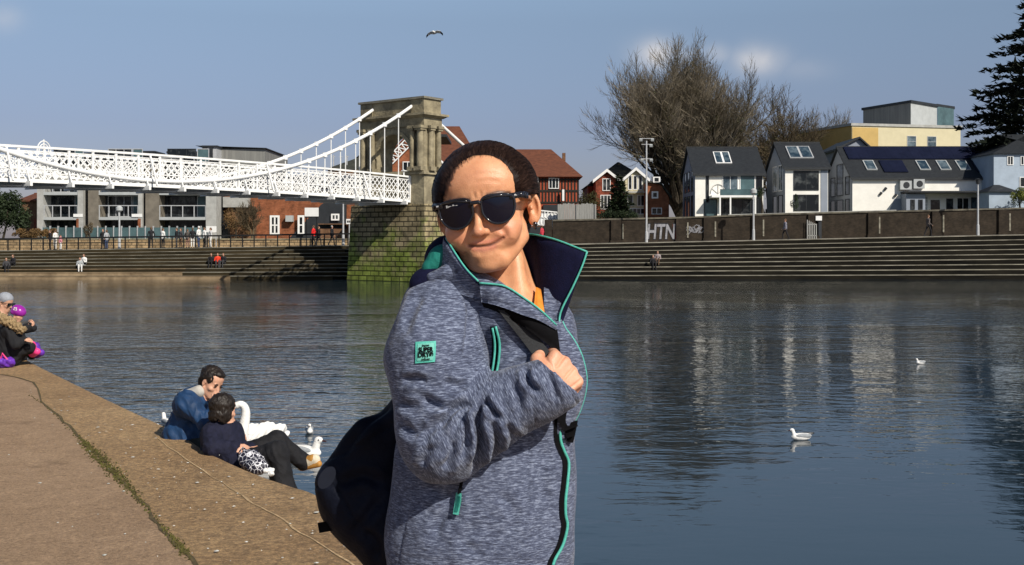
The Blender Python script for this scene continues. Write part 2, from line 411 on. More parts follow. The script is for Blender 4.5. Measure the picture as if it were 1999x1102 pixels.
        me = bpy.data.meshes.new(name); Vl = V - np.array(off)
        me.vertices.add(len(V)); me.vertices.foreach_set('co', Vl.astype(np.float32).ravel())
        me.loops.add(len(Fq) * 4); me.loops.foreach_set('vertex_index', Fq.astype(np.int32).ravel())
        me.polygons.add(len(Fq)); me.polygons.foreach_set('loop_start', np.arange(0, len(Fq) * 4, 4, dtype=np.int32))
        for m_ in mats: me.materials.append(m_)
        me.update(calc_edges=True)
        if mi is not None: me.polygons.foreach_set('material_index', mi.astype(np.int32))
        me.polygons.foreach_set('use_smooth', np.ones(len(Fq), bool))
        if attr is not None:
            at = me.attributes.new('tint', 'FLOAT_COLOR', 'POINT'); at.data.foreach_set('color', attr(V).astype(np.float32).ravel())
        me.update(); me.validate()
        o = bpy.data.objects.new(name, me); col.objects.link(o)
        if parent: o.parent = parent
        OFF[o.name] = off
        o_ = o; VERTS[o.name] = (V, Fq)
        return o
VERTS = {}
def vnormals(V, Fq):
    fn = np.cross(V[Fq[:, 2]] - V[Fq[:, 0]], V[Fq[:, 3]] - V[Fq[:, 1]])
    N = np.zeros_like(V)
    for a in range(4): np.add.at(N, Fq[:, a], fn)
    return N / (np.linalg.norm(N, axis=1)[:, None] + 1e-12)
def cr_interp(pts, n):
    """Catmull-Rom through pts, n samples per span"""
    P = [np.array(p, float) for p in pts]; P = [2 * P[0] - P[1]] + P + [2 * P[-1] - P[-2]]
    out = []
    for i in range(1, len(P) - 2):
        for j in range(n):
            t = j / n
            out.append(.5 * ((2 * P[i]) + (-P[i - 1] + P[i + 1]) * t + (2 * P[i - 1] - 5 * P[i] + 4 * P[i + 1] - P[i + 2]) * t * t + (-P[i - 1] + 3 * P[i] - 3 * P[i + 1] + P[i + 2]) * t ** 3))
    out.append(P[-2]); return out
# ------------------------------------------------------------------ near bank
def G2(px, py):
    D = F * (CZ - GZ) / (py - HY); return ((px - CX) / F * D, D)
edge_px = [(0, 696), (42, 699), (77, 716), (200, 776), (329, 837), (402, 881), (490, 921), (571, 949), (609, 962)]
edge = [(-60, 19), (-20, 15.6), (-9.5, 14.7)] + [G2(*p) for p in edge_px] + [(-.72, 5.9), (-.15, 4.85), (.9, 3.9), (2.6, 3.0), (6, 1.6), (20, -4), (60, -22)]
edge = [tuple(p[:2]) for p in cr_interp([(*e, 0) for e in edge], 6)]
crack = [(-60, 14), (-20, 13.6), (-9, 13.3)] + [G2(*p) for p in [(0, 730), (90, 795), (150, 850), (245, 945), (300, 1010), (370, 1090)]] + [(-.9, 4.2), (.2, 3.1), (2, 2.0), (6, .3), (20, -6), (60, -25)]
crack = [tuple(p[:2]) for p in cr_interp([(*e, 0) for e in crack], 6)]
rr = random.Random(3)
crack = [(x + rr.uniform(-.02, .02), y + rr.uniform(-.02, .02)) for x, y in crack]

def groundmat(name, c, c2, speck, bump):
    m = bpy.data.materials.new(name); m.use_nodes = True
    n = m.node_tree.nodes; l = m.node_tree.links; p = n['Principled BSDF']; p.inputs['Roughness'].default_value = .85
    t = n.new('ShaderNodeTexCoord')
    def noise(sc, det=8, rough=.65):
        q = n.new('ShaderNodeTexNoise'); q.inputs['Scale'].default_value = sc; q.inputs['Detail'].default_value = det; q.inputs['Roughness'].default_value = rough
        l.new(t.outputs['Object'], q.inputs['Vector']); return q.outputs['Fac']
    def ramp(f, a, b, ca, cb_):
        r = n.new('ShaderNodeValToRGB'); r.color_ramp.elements[0].position = a; r.color_ramp.elements[1].position = b
        r.color_ramp.elements[0].color = (*ca, 1); r.color_ramp.elements[1].color = (*cb_, 1); l.new(f, r.inputs[0]); return r.outputs[0]
    def mix(a, b, f, mode='MULTIPLY'):
        q = n.new('ShaderNodeMixRGB'); q.blend_type = mode
        if isinstance(f, float): q.inputs[0].default_value = f
        else: l.new(f, q.inputs[0])
        for i, v in ((1, a), (2, b)):
            if isinstance(v, tuple): q.inputs[i].default_value = (*v, 1)
            else: l.new(v, q.inputs[i])
        return q.outputs[0]
    base = ramp(noise(.55), .35, .65, c, c2)
    g = ramp(noise(75, 4, .8), .32, .68, (.50, .48, .45), (1.42, 1.42, 1.40))
    o = mix(base, g, 1.0)
    g2 = ramp(noise(9, 6), .3, .7, (.82, .80, .76), (1.12, 1.12, 1.12)); o = mix(o, g2, 1.0)
    k_ = bump * 14; g3 = ramp(noise(26, 3, .7), .36, .64, (1 - k_ * .75,) * 3, (1 + k_ * .55,) * 3); o = mix(o, g3, 1.0)
    v = n.new('ShaderNodeTexVoronoi'); v.inputs['Scale'].default_value = 42; l.new(t.outputs['Object'], v.inputs['Vector'])
    sp = ramp(v.outputs['Distance'], .10, .2, (1, 1, 1), (0, 0, 0))
    nz2 = ramp(noise(3.0), .5, .62, (0, 0, 0), (1, 1, 1))
    f = mix(sp, nz2, 1.0); f = mix(f, (speck,) * 3, 1.0)
    o = mix(o, (.50, .46, .36), f, 'MIX')
    st = ramp(noise(1.7, 3), .60, .72, (1, 1, 1), (.70, .68, .64)); o = mix(o, st, 1.0)
    l.new(o, p.inputs['Base Color'])
    b1 = n.new('ShaderNodeBump'); b1.inputs['Distance'].default_value = bump; l.new(noise(60, 6, .8), b1.inputs['Height']); l.new(b1.outputs[0], p.inputs['Normal'])
    return m
pathm = groundmat('path_surface', (.33, .215, .125), (.40, .27, .165), .15, .012)
edgm = groundmat('quay_concrete', (.43, .265, .125), (.60, .40, .205), .8, .035)
def poly(name, pts, z, m):
    mb = MB(); mb.add([(x, y, z) for x, y in pts], [tuple(range(len(pts)))]); return mb.build(name, m)
o = poly('path', crack + [(60, -60), (-60, -60)], GZ, pathm); struct(o)
# edging slab, from the crack to the lip, rounded over into a wall
mb = MB(); nE = len(edge)
def nrm(line, i):
    a = Vector(line[max(i - 1, 0)]); b = Vector(line[min(i + 1, len(line) - 1)]); d = (b - a).normalized(); return Vector((-d.y, d.x))
crk = []
for i in range(nE):   # nearest crack index by parameter
    j = i * (len(crack) - 1) / (nE - 1); k = int(j); f = j - k; k2 = min(k + 1, len(crack) - 1)
    crk.append((crack[k][0] * (1 - f) + crack[k2][0] * f, crack[k][1] * (1 - f) + crack[k2][1] * f))
o = poly('quay_slab', [(x, y) for x, y in crack] + list(reversed(edge)), GZ - .006, edgm); struct(o)
rows = [(0, GZ - .006), (.03, GZ - .02), (.045, GZ - .06), (.05, GZ - .30), (.42, GZ - .30), (.45, GZ - .33), (.45, GZ - .60), (.82, GZ - .60), (.85, GZ - .63), (.85, GZ - .90), (1.25, GZ - .90), (1.25, GZ - 1.2), (1.65, GZ - 1.2), (1.65, -.6)]
vs = []
for i in range(nE):
    nn = nrm(edge, i)
    for (d, z) in rows: vs.append((edge[i][0] + nn.x * d, edge[i][1] + nn.y * d, z))
k = len(rows); fs = [(i * k + j, (i + 1) * k + j, (i + 1) * k + j + 1, i * k + j + 1) for i in range(nE - 1) for j in range(k - 1)]
mb.add(vs, fs); o = mb.build('quay_steps', edgm); struct(o)
# pale pointed joint half a metre behind the lip
mb = MB()
jo = [G2(*p) for p in [(300, 850), (430, 940), (520, 995), (640, 1070)]] + [(-.35, 4.6)]
jo = [(p[0] + rr.uniform(-.012, .012), p[1] + rr.uniform(-.01, .01)) for p in cr_interp([(*e, 0) for e in jo], 8)]
vs = []
for i, p_ in enumerate(jo):
    nn = nrm([tuple(q) for q in jo], i); w_ = .007 * rr.uniform(.3, 1.3)
    vs += [(p_[0] + nn.x * w_, p_[1] + nn.y * w_, GZ - .002), (p_[0] - nn.x * w_, p_[1] - nn.y * w_, GZ - .002)]
mb.add(vs, [(2 * i, 2 * i + 1, 2 * i + 3, 2 * i + 2) for i in range(len(jo) - 1)])
o = mb.build('joint_line', mat('pale_mortar', (.44, .31, .17), .9, .35, 20)); struct(o)
# crack filled with soil and moss
mb = MB(); vs = []
for i, p_ in enumerate(crack):
    nn = nrm(crack, i); w_ = .010 * rr.uniform(.5, 1.4)
    vs += [(p_[0] + nn.x * w_, p_[1] + nn.y * w_, GZ + .003), (p_[0] - nn.x * w_, p_[1] - nn.y * w_, GZ + .003)]
mb.add(vs, [(2 * i, 2 * i + 1, 2 * i + 3, 2 * i + 2) for i in range(len(crack) - 1)])
o = mb.build('path_crack', mat('crack_soil', (.10, .075, .035), .95, .4, 20)); struct(o)
mb = MB(); rm = random.Random(5)
cp = [G2(*p) for p in [(60, 772), (90, 795), (150, 850), (172, 872), (205, 905), (245, 945), (300, 1010), (345, 1060), (370, 1090)]]
dens = [.05, .08, .2, .8, 1.0, .7, .12, .35, .1]
cpi = cr_interp([(*e, d) for e, d in zip(cp, dens)], 14)
for q in cpi:
    for _ in range(int(24 * q[2])):
        sp = .010 + .022 * q[2]
        x = q[0] + rm.gauss(0, sp * .6); y = q[1] + rm.gauss(0, sp * 1.2); s_ = rm.uniform(.004, .012); a = rm.uniform(0, 6.28); h = rm.uniform(.002, .010)
        c = Vector((x, y, GZ + .001)); u = Vector((math.cos(a), math.sin(a), 0)) * s_; v = Vector((-math.sin(a), math.cos(a), 0)) * s_
        mb.add([c - u - v * .4, c + u - v * .4, c + v + Vector((0, 0, h)), c + Vector((0, 0, h * 1.3)) - u * .2], [(0, 1, 3), (1, 2, 3), (2, 0, 3)])
o = mb.build('moss', mat('moss', (.10, .095, .022), .95, .5, 12, c2=(.045, .036, .012))); tag(o, 'green moss growing in the long crack of the riverside path', 'moss', kind='stuff')
# bird droppings and crumbs
mb = MB()
for _ in range(140):
    t = rm.random() ** 1.0; px = 60 + 640 * t + rm.gauss(0, 20); ey = np.interp(px, [e[0] for e in edge_px] + [760], [e[1] for e in edge_px] + [1040])
    py = ey + 14 + abs(rm.gauss(0, 70)) + rm.uniform(0, 40)
    if rm.random() < .2: px = rm.uniform(0, 600); py = rm.uniform(740, 1100)
    if py < ey + 8 or py > 1120: continue
    x, y = G2(px, py); r_ = rm.choice([.004, .005, .007, .009, .014]) * rm.uniform(.7, 1.2); n_ = 7
    pts = [(x + r_ * rm.uniform(.5, 1.2) * math.cos(6.283 * k / n_), y + r_ * rm.uniform(.5, 1.2) * math.sin(6.283 * k / n_), GZ + .0045) for k in range(n_)]
    mb.add(pts + [(x, y, GZ + .008)], [(k, (k + 1) % n_, n_) for k in range(n_)])
o = mb.build('bird_droppings', mat('droppings_white', (.52, .52, .47), .8, .4, 60)); tag(o, 'scattered white droppings and crumbs on the quay edge', 'droppings', kind='stuff')

# ------------------------------------------------------------------ river
wm = bpy.data.materials.new('river_water'); wm.use_nodes = True
n = wm.node_tree.nodes; l = wm.node_tree.links; p = n['Principled BSDF']
p.inputs['Base Color'].default_value = (.013, .024, .034, 1); p.inputs['Roughness'].default_value = .03; p.inputs['IOR'].default_value = 1.33
t = n.new('ShaderNodeTexCoord')
def wnoise(sx, sy, sc, det, rot=0, dist=0.0, rough=.5):
    mp = n.new('ShaderNodeMapping'); mp.inputs['Scale'].default_value = (sx, sy, 1); mp.inputs['Rotation'].default_value = (0, 0, rot)
    l.new(t.outputs['Object'], mp.inputs[0])
    q = n.new('ShaderNodeTexNoise'); q.inputs['Scale'].default_value = sc; q.inputs['Detail'].default_value = det; q.inputs['Roughness'].default_value = rough; q.inputs['Distortion'].default_value = dist
    l.new(mp.outputs[0], q.inputs['Vector']); return q.outputs['Fac']
def nm(op, a, b=None, clamp=False):
    q = n.new('ShaderNodeMath'); q.operation = op; q.use_clamp = clamp
    for i, v in enumerate((a, b)):
        if v is None: continue
        if isinstance(v, (int, float)): q.inputs[i].default_value = v
        else: l.new(v, q.inputs[i])
    return q.outputs[0]
sx_ = n.new('ShaderNodeSeparateXYZ'); l.new(t.outputs['Object'], sx_.inputs[0])
r1 = wnoise(.45, 1.0, 2.1, 2, .10, .5); r2 = wnoise(.6, 1.0, 6.0, 2, -.2, .3); r3 = wnoise(.6, 1.0, .55, 2, .3)
patch = wnoise(.5, 1.4, .055, 2, -.25, 1.2)
# sheltered, glassy water in front of the right bank foreground; wind ripple elsewhere
cx_ = nm('MULTIPLY', nm('SUBTRACT', sx_.outputs[0], 3.2), .20); cy_ = nm('MULTIPLY', nm('SUBTRACT', sx_.outputs[1], 10.0), .17)
calm = nm('EXPONENT', nm('MULTIPLY', nm('ADD', nm('MULTIPLY', cx_, cx_), nm('MULTIPLY', cy_, cy_)), -.8))
fy = nm('MULTIPLY', nm('SUBTRACT', sx_.outputs[1], 52), .05, True)     # lee of the far steps
mask = nm('ADD', nm('MULTIPLY', nm('SUBTRACT', patch, .38), 4.0, True), .25)
mask = nm('MULTIPLY', mask, nm('SUBTRACT', 1.0, nm('MULTIPLY', calm, .93)))
mask = nm('MULTIPLY', mask, nm('SUBTRACT', 1.0, nm('MULTIPLY', fy, .75)))
hgt = nm('ADD', nm('MULTIPLY', r1, 1.0), nm('ADD', nm('MULTIPLY', r2, .42), 0.0))
hgt = nm('MULTIPLY', hgt, nm('MULTIPLY', mask, nm('ADD', 1.0, nm('MULTIPLY', nm('MULTIPLY', sx_.outputs[0], -.12, True), .9))))
hgt = nm('ADD', hgt, nm('MULTIPLY', r3, .5))
bp = n.new('ShaderNodeBump'); bp.inputs['Strength'].default_value = 1; bp.inputs['Distance'].default_value = .046; l.new(hgt, bp.inputs['Height']); l.new(bp.outputs[0], p.inputs['Normal'])
mb = MB(); mb.add([(-400, -80, 0), (400, -80, 0), (400, 90, 0), (-400, 90, 0)], [(0, 1, 2, 3)]); o = mb.build('water', wm); struct(o)
mb = MB(); mb.add([(-400, -80, -1.4), (400, -80, -1.4), (400, 90, -1.4), (-400, 90, -1.4)], [(0, 1, 2, 3)]); o = mb.build('river_bed', M['earth']); struct(o)

# ------------------------------------------------------------------ far bank
YB = 88.0; TR = .9; NS = 9; YP = YB + TR * NS - .1
def ztop(X): return float(np.interp(X, [-80, -43.6, -14, 5, 22, 43.6, 90], [2.1, 2.17, 2.62, 2.74, 3.09, 3.55, 3.9]))
xs = list(np.arange(-150, 190, 2.0))
mb = MB()
for a in range(len(xs) - 1):
    x0, x1 = xs[a], xs[a + 1]
    for i in range(NS):
        y = YB + i * TR
        za0, za1 = ztop(x0) * i / NS, ztop(x1) * i / NS; zb0, zb1 = ztop(x0) * (i + 1) / NS, ztop(x1) * (i + 1) / NS
        if i == 0: za0 = za1 = -.8
        wob = .012 * math.sin(x0 * 1.7 + i * 3)
        warm = i < 3 and x0 < -26 + (i == 0) * 3  # lowest left risers: orange light put into their colour
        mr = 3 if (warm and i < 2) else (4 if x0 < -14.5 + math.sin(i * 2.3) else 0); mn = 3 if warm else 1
        nh = .055 if x0 > -14 else .04
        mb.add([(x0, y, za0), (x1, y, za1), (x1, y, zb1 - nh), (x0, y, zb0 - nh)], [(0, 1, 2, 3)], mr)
        yn = y - .03
        mb.add([(x0, yn, zb0 - nh), (x1, yn, zb1 - nh), (x1, yn, zb1), (x0, yn, zb0), (x0, y, zb0 - nh), (x1, y, zb1 - nh)], [(0, 1, 2, 3), (4, 5, 1, 0)], mn)
        mb.add([(x0, yn, zb0), (x1, yn, zb1), (x1, y + TR, zb1), (x0, y + TR, zb0)], [(0, 1, 2, 3)], mn if i % 2 else 2)
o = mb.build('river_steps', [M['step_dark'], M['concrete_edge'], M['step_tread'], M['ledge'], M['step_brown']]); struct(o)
mb = MB()
for a in range(len(xs) - 1):
    x0, x1 = xs[a], xs[a + 1]
    mb.add([(x0, YP - .02, ztop(x0) + .004), (x1, YP - .02, ztop(x1) + .004), (x1, 101, ztop(x1) + .02), (x0, 101, ztop(x0) + .02)], [(0, 1, 2, 3)])
o = mb.build('promenade', M['prom']); struct(o)
def zgr(X): return float(np.interp(X, [-80, -14, 2, 8, 15, 90], [3.0, 3.05, 3.6, 4.3, 4.9, 5.2]))
gx = [-1500, -300] + list(np.arange(-150, 195, 5)) + [300, 1500]; gy = [100.4, 130, 200, 500, 1800]
mb = MB(); vs = [(x, y, zgr(x) if y < 1000 else 3.0) for x in gx for y in gy]; k = len(gy)
mb.add(vs, [(i * k + j, (i + 1) * k + j, (i + 1) * k + j + 1, i * k + j + 1) for i in range(len(gx) - 1) for j in range(k - 1)])
o = mb.build('ground', M['earth']); struct(o)

# low pale stone wall behind the left promenade
def lowwall(name, label, x0, x1, h0, y, m, cop):
    t_ = thing(name, label, 'wall', (x0, y, ztop(x0)))
    mb = MB(); c = MB(); n_ = int((x1 - x0) / 3) + 1
    for i in range(n_):
        a = x0 + (x1 - x0) * i / n_; b = x0 + (x1 - x0) * (i + 1) / n_
        mb.prism([(a, y, ztop(a) - .3), (b, y, ztop(b) - .3), (b, y, h0(b)), (a, y, h0(a))], (0, .4, 0))
        c.prism([(a, y - .06, h0(a)), (b, y - .06, h0(b)), (b, y - .06, h0(b) + .1), (a, y - .06, h0(a) + .1)], (0, .52, 0))
    mb.build('masonry', m, t_); c.build('coping', cop, t_); return t_
lowwall('stone_wall', 'low pale stone wall behind the railings left of the bridge pier', -70, -13.2, lambda x: 3.12, 99.9, M['lowstone'], M['stone_fine'])
# tall dark brick wall on the right promenade with pilasters
rw = thing('brick_wall', 'long dark brick river wall with pilasters and graffiti below the houses', 'wall', (3.6, 100, 2.7))
def rwt(X): return float(np.interp(X, [3.6, 15, 23, 46, 90], [4.75, 5.0, 5.3, 5.85, 6.6]))
mb = MB(); cp_ = MB()
x = 3.6
while x < 180:
    b = min(x + 2, 180)
    mb.prism([(x, 100, ztop(x) - .3), (b, 100, ztop(b) - .3), (b, 100, rwt(b)), (x, 100, rwt(x))], (0, .35, 0))
    cp_.prism([(x, 99.9, rwt(x)), (b, 99.9, rwt(b)), (b, 99.9, rwt(b) + .14), (x, 99.9, rwt(x) + .14)], (0, .55, 0))
    x = b
mb.build('brickwork', M['brick_wall'], rw); cp_.build('coping', mat('wall_coping', (.16, .145, .11), .9, .4, 1.5, c2=(.05, .045, .035)), rw)
pxs = [1203, 1330, 1384, 1478, 1588, 1705, 1830, 1960]
for i, q in enumerate(pxs):
    X = WX(q, 99.8); mb = MB(); z0 = ztop(X) - .1; z1 = rwt(X)
    mb.box(X - .45, X + .45, 99.8, 99.997, z0, z1 - .01); mb.box(X - .52, X + .52, 99.72, 99.995, z0, z0 + .35)
    mb.build('pilaster', M['brick_wall'], rw)
    mb = MB(); mb.box(X + .53, X + .66, 99.93, 99.996, z0 + .45, z1 - .35); mb.build('stone_strip', M['concrete_edge'], rw)
# graffiti, painted lettering on the wall
gp = mat('silver_spray_paint', (.26, .26, .28), .6, .25, 4); gk = mat('black_spray_paint', (.015, .015, .017), .6, .1, 4); gr_ = mat('dark_red_spray_paint', (.20, .03, .02), .7, .3, 4)
def gfn(cx, cz, sx, sz, y, sh=.12): return lambda u, v: (cx + (u + v * sh) * sx, y, cz + v * sz)
gX, gZ = WX(1291, 99.9), WZ(453, 99.9)
textmesh('HTN', 1.5, gfn(gX, gZ, .80, 1.25, 99.985), 'graffiti', gk, rw, bold=.10)
textmesh('HTN', 1.5, gfn(gX, gZ, .80, 1.22, 99.975), 'graffiti', gp, rw, bold=.03)
mb = MB(); x = WX(1313, 100); mb.add([(x, 99.99, WZ(437, 100)), (x + .75, 99.99, WZ(438, 100)), (x + .9, 99.99, WZ(447, 100)), (x + .5, 99.99, WZ(449, 100)), (x + .6, 99.99, WZ(467, 100)), (x, 99.99, WZ(468, 100))], [(0, 1, 2, 3, 4, 5)]); mb.build('graffiti', gr_, rw)
mb = MB(); rg = random.Random(11)
for i in range(9):
    cx = WX(1332 + i * 4.6, 100); cz = WZ(447 + rg.uniform(-5, 6), 100); n_ = 9
    pts = [(cx + .22 * math.cos(a * .9 + i) * (1 + .3 * (a % 2)), 99.975, cz + .26 * math.sin(a * 1.1 + i * 2)) for a in range(n_)]
    mb.tube(pts, .035, 4)
mb.build('graffiti', gp, rw)

# railing on the left promenade
rl = thing('promenade_railing', 'black post and rail fence along the top of the left steps', 'railing', (-46, YP + .1, 2.2))
xr = np.arange(-52, -13.6, 1.0); mb = MB()
yr = YP + .15
def rz(X): return ztop(X) + 1.02
for zz in (1.0, .55):
    pts = [(x, yr, ztop(x) + zz) for x in np.arange(-52, -13.5, 3.0)] + [(-13.6, yr, ztop(-13.6) + zz)]
    mb = MB()
    for a, b in zip(pts[:-1], pts[1:]): mb.bar(a, b, .13 if zz == 1.0 else .05, .06)
    mb.build('rail', M['black_iron'], rl)
for i, x in enumerate(xr):
    mb = MB(); mb.box(x - .045, x + .045, yr - .045, yr + .045, ztop(x), ztop(x) + .99); mb.build('post', M['black_iron'], rl)
# ------------------------------------------------------------------ suspension bridge
UP = Vector((-.791, .611, 0)).normalized(); UB = Vector((.611, .791, 0)).normalized(); C0 = Vector((-6.42, 82.3, 0))
def BP(w, t, z): return C0 + UP * w + UB * t + Vector((0, 0, z))
br = thing('suspension_bridge', 'white lattice suspension bridge hung from a stone arched pylon', 'bridge', BP(3.2, -15, 0))
wp = M['white_paint']
mst = M['stone']
rotb = math.atan2(UP.y, UP.x)
pier_m = brickmat('pier_ashlar', (.42, .34, .20), (.28, .23, .135), (.075, .062, .04), 1, .85, .37, .045, bump=.10, tint=((.62, 1.12, .16), 3.4, 2.8), rot=-rotb)
def hexa(mb, b, t_, z0, z1, mi=0):   # b,t: (w0,w1,t0,t1) at bottom and top
    vs = [BP(w, tt, z) for (z, q) in ((z0, b), (z1, t_)) for w in (q[0], q[1]) for tt in (q[2], q[3])]
    mb.add(vs, [(0, 1, 3, 2), (4, 6, 7, 5), (0, 4, 5, 1), (2, 3, 7, 6), (0, 2, 6, 4), (1, 5, 7, 3)], mi)
pyl = MB(); hexa(pyl, (-.42, 7.76, -.35, 3.6), (-.25, 7.3, -.25, 3.4), -1, 5.7); pyl.build('pier', pier_m, br)
pyl = MB(); hexa(pyl, (-.2, 7.0, -.2, 2.5), (-.1, 6.6, -.12, 2.4), 5.7, 7.88)
hexa(pyl, (0, 1.28, 0, 1.7), (0, 1.28, 0, 1.7), 8.15, 9.2); hexa(pyl, (4.8, 6.4, 0, 1.7), (4.8, 6.4, 0, 1.7), 8.15, 9.2)
# spandrels round the arch
nA = 12; cw, rw_ = 3.04, 1.76
arc = [(cw - rw_ * math.cos(math.pi * i / nA), 9.2 + rw_ * math.sin(math.pi * i / nA)) for i in range(nA + 1)]
for i in range(nA):
    (w0, z0), (w1, z1) = arc[i], arc[i + 1]
    pyl.prism([BP(w0, 0, z0), BP(w1, 0, z1), BP(w1, 0, 11.46), BP(w0, 0, 11.46)], UB * 1.7)
hexa(pyl, (0, 1.28, 0, 1.7), (0, 1.28, 0, 1.7), 9.2, 11.46); hexa(pyl, (4.8, 6.4, 0, 1.7), (4.8, 6.4, 0, 1.7), 9.2, 11.46)
tw = pyl.build('arch_tower', M['stone_fine'], br)
mb = MB(); hexa(mb, (-.3, 7.2, -.35, 2.75), (-.2, 7.0, -.25, 2.65), 7.88, 8.15); mb.build('ledge', M['stone_fine'], tw)
mb = MB(); hexa(mb, (-.12, 6.52, -.14, 1.84), (-.12, 6.52, -.14, 1.84), 11.46, 12.05); hexa(mb, (-.2, 6.6, -.22, 1.92), (-.42, 6.82, -.44, 2.14), 12.05, 12.2)
hexa(mb, (-.5, 6.9, -.52, 2.22), (-.5, 6.9, -.52, 2.22), 12.2, 12.36); mb.build('cornice', M['stone_fine'], tw)
mb = MB(); hexa(mb, (0, 6.4, -.02, 1.72), (0, 6.4, -.02, 1.72), 12.36, 13.42)
for w0, w1 in ((-.06, 1.2), (5.2, 6.46)): hexa(mb, (w0, w1, -.09, 1.79), (w0, w1, -.09, 1.79), 12.36, 13.42)
mb.build('parapet', M['stone_fine'], tw)
mb = MB(); hexa(mb, (-.2, 6.6, -.22, 1.92), (-.2, 6.6, -.22, 1.92), 13.42, 13.58); mb.build('cap_stone', M['concrete_edge'], tw)
mb = MB()   # raised stone ring round the arch
for i in range(nA):
    (w0, z0), (w1, z1) = arc[i], arc[i + 1]
    def o_(w, z): return (cw + (w - cw) * 1.17, 9.2 + (z - 9.2) * 1.17)
    a0, a1 = o_(w0, z0), o_(w1, z1)
    mb.prism([BP(w0, -.1, z0), BP(w1, -.1, z1), BP(a1[0], -.1, a1[1]), BP(a0[0], -.1, a0[1])], UB * .097)
mb.build('arch_ring', M['stone_fine'], tw)
for (w, t_, r_) in ((.98, -.2, .21), (.22, -.16, .27), (5.1, -.2, .21), (6.1, -.16, .26), (-.16, .55, .22), (-.16, 1.4, .22)):
    mb = MB(); c = BP(w, t_, 0)
    mb.tube([c + Vector((0, 0, z)) for z in (8.45, 9.5, 11.1)], [r_, r_ * .98, r_ * .88], 14)
    for (z0, z1, k) in ((8.15, 8.45, 1.35), (11.1, 11.25, 1.15), (11.25, 11.455, 1.4)): mb.obox(c + Vector((0, 0, (z0 + z1) / 2)), UP, UB, (0, 0, 1), r_ * k, r_ * k, (z1 - z0) / 2)
    mb.build('column', M['stone_fine'], tw)

LT = 44.0
def crown(L): return .30 * (1 - ((L - 21.7) / 21.7) ** 2)
zb0, zt0 = 5.93, 7.72
# deck
mb = MB(); seg = 22
for i in range(seg):
    a, b = LT * i / seg, LT * (i + 1) / seg
    vs = [BP(w, -L, zb0 + crown(L) + dz) for L in (a, b) for w in (1.3, 5.1) for dz in (.02, .18)]
    mb.add(vs, [(0, 1, 3, 2), (4, 6, 7, 5), (0, 4, 5, 1), (2, 3, 7, 6), (0, 2, 6, 4), (1, 5, 7, 3)])
mb.build('deck', M['clad_grey'], br)
mb = MB(); L = 1.0
while L < LT:
    z = zb0 + crown(L) - .16
    mb.obox(BP(3.2, -L, z), UP, UB, (0, 0, 1), 2.45, .07, .13)
    for w in (.85, 5.55): mb.bar(BP(w, -L, z - .02), BP(1.27 if w < 2 else 5.13, -L, z + .85), .07, .07)
    mb.bar(BP(1.6, -L, z - .1), BP(4.8, -L - 2.4, z - .1), .06, .12)
    L += 2.4
mb.build('floor_beams', wp, br)
for w in (1.27, 5.13):
    mb = MB(); Ls = np.linspace(0.05, LT, 41)
    def P_(L, f): return BP(w, -L, zb0 + crown(L) + (zt0 - zb0) * f)
    for a, b in zip(Ls[:-1], Ls[1:]):
        mb.bar(P_(a, 0), P_(b, 0), .20, .16); mb.bar(P_(a, 1), P_(b, 1), .12, .16); mb.bar(P_(a, .36), P_(b, .36), .07, .07); mb.bar(P_(a, .88), P_(b, .88), .05, .06)
    # lattice
    st = .42; k = int(LT / st)
    for i in range(k):
        L0 = i * st
        d = .84
        if L0 + d <= LT:
            mb.bar(P_(L0, .38), P_(L0 + d, .88), .062, .022); mb.bar(P_(L0, .88), P_(L0 + d, .38), .062, .022)
        if L0 + .42 <= LT:
            mb.bar(P_(L0, .05), P_(L0 + .42, .36), .062, .022); mb.bar(P_(L0 + .0, .36), P_(L0 + .42, .05), .062, .022)
    L = 0
    while L < LT:
        mb.bar(P_(L, 0), P_(L, 1), .13, .10, up=UB); L += 1.44
    L = 5.0 if w < 2 else 4
    sgn = -1 if w < 2 else 1
    while L < LT:   # outrigger stays
        mb.bar(P_(L, 1) + UP * sgn * .03, P_(L, 0) + UP * sgn * .75 + Vector((0, 0, -.05)), .09, .09); L += 8.64
    # a fine mesh infill behind the lattice bars
    mb.build('truss', wp, br)
    wc = 1.2 if w < 2 else 5.2
    def zc(L): return 6.5 + .0137 * (L - 21.7) ** 2
    mb = MB(); mb.tube([BP(wc, -L, max(zc(L), 6.45)) for L in np.linspace(-.5, LT, 60)], .125, 8); cab = mb.build('cable', wp, br, smooth=True)
    mb = MB(); mb.tube([BP(wc, .3, 12.9), BP(wc, 2.2, 12.35), BP(wc, 9, 8.8), BP(wc, 16, 5.2)], .13, 8); mb.build('backstay', wp, br, smooth=True)
    L = 1.44
    while L < LT:
        top = zc(L); bot = zb0 + crown(L) + (zt0 - zb0)
        if top > bot + .1:
            mb = MB(); mb.tube([BP(wc, -L, bot), BP(wc, -L, top)], .038, 6); mb.tube([BP(wc, -L, top - .16), BP(wc, -L, top + .14)], .16, 8); mb.build('hanger', wp, br)
        L += 1.44
# hooped ornament on the handrail
mb = MB(); L = 26.6; base = BP(5.13, -L, zt0 + crown(L))
for r_ in (.30, .42): mb.tube([base + UB * (r_ * math.cos(a)) * 1.0 + Vector((0, 0, .1 + .9 * r_ * 1.6 * math.sin(a))) for a in np.linspace(0, math.pi, 12)], .035, 5)
mb.bar(base, base + Vector((0, 0, .8)), .05, .05); mb.build('ornament', wp, br)
# end post and small finial by the pylon
mb = MB(); mb.bar(BP(1.27, -.15, zb0 - .1), BP(1.27, -.15, zt0 + .08), .25, .22, up=UB); mb.tube([BP(1.27, -.8, zt0), BP(1.27, -.8, zt0 + .5)], [.06, .03], 6); mb.obox(BP(1.27, -.8, zt0 + .42), UP, UB, (0, 0, 1), .14, .14, .03); mb.build('end_post', wp, br)
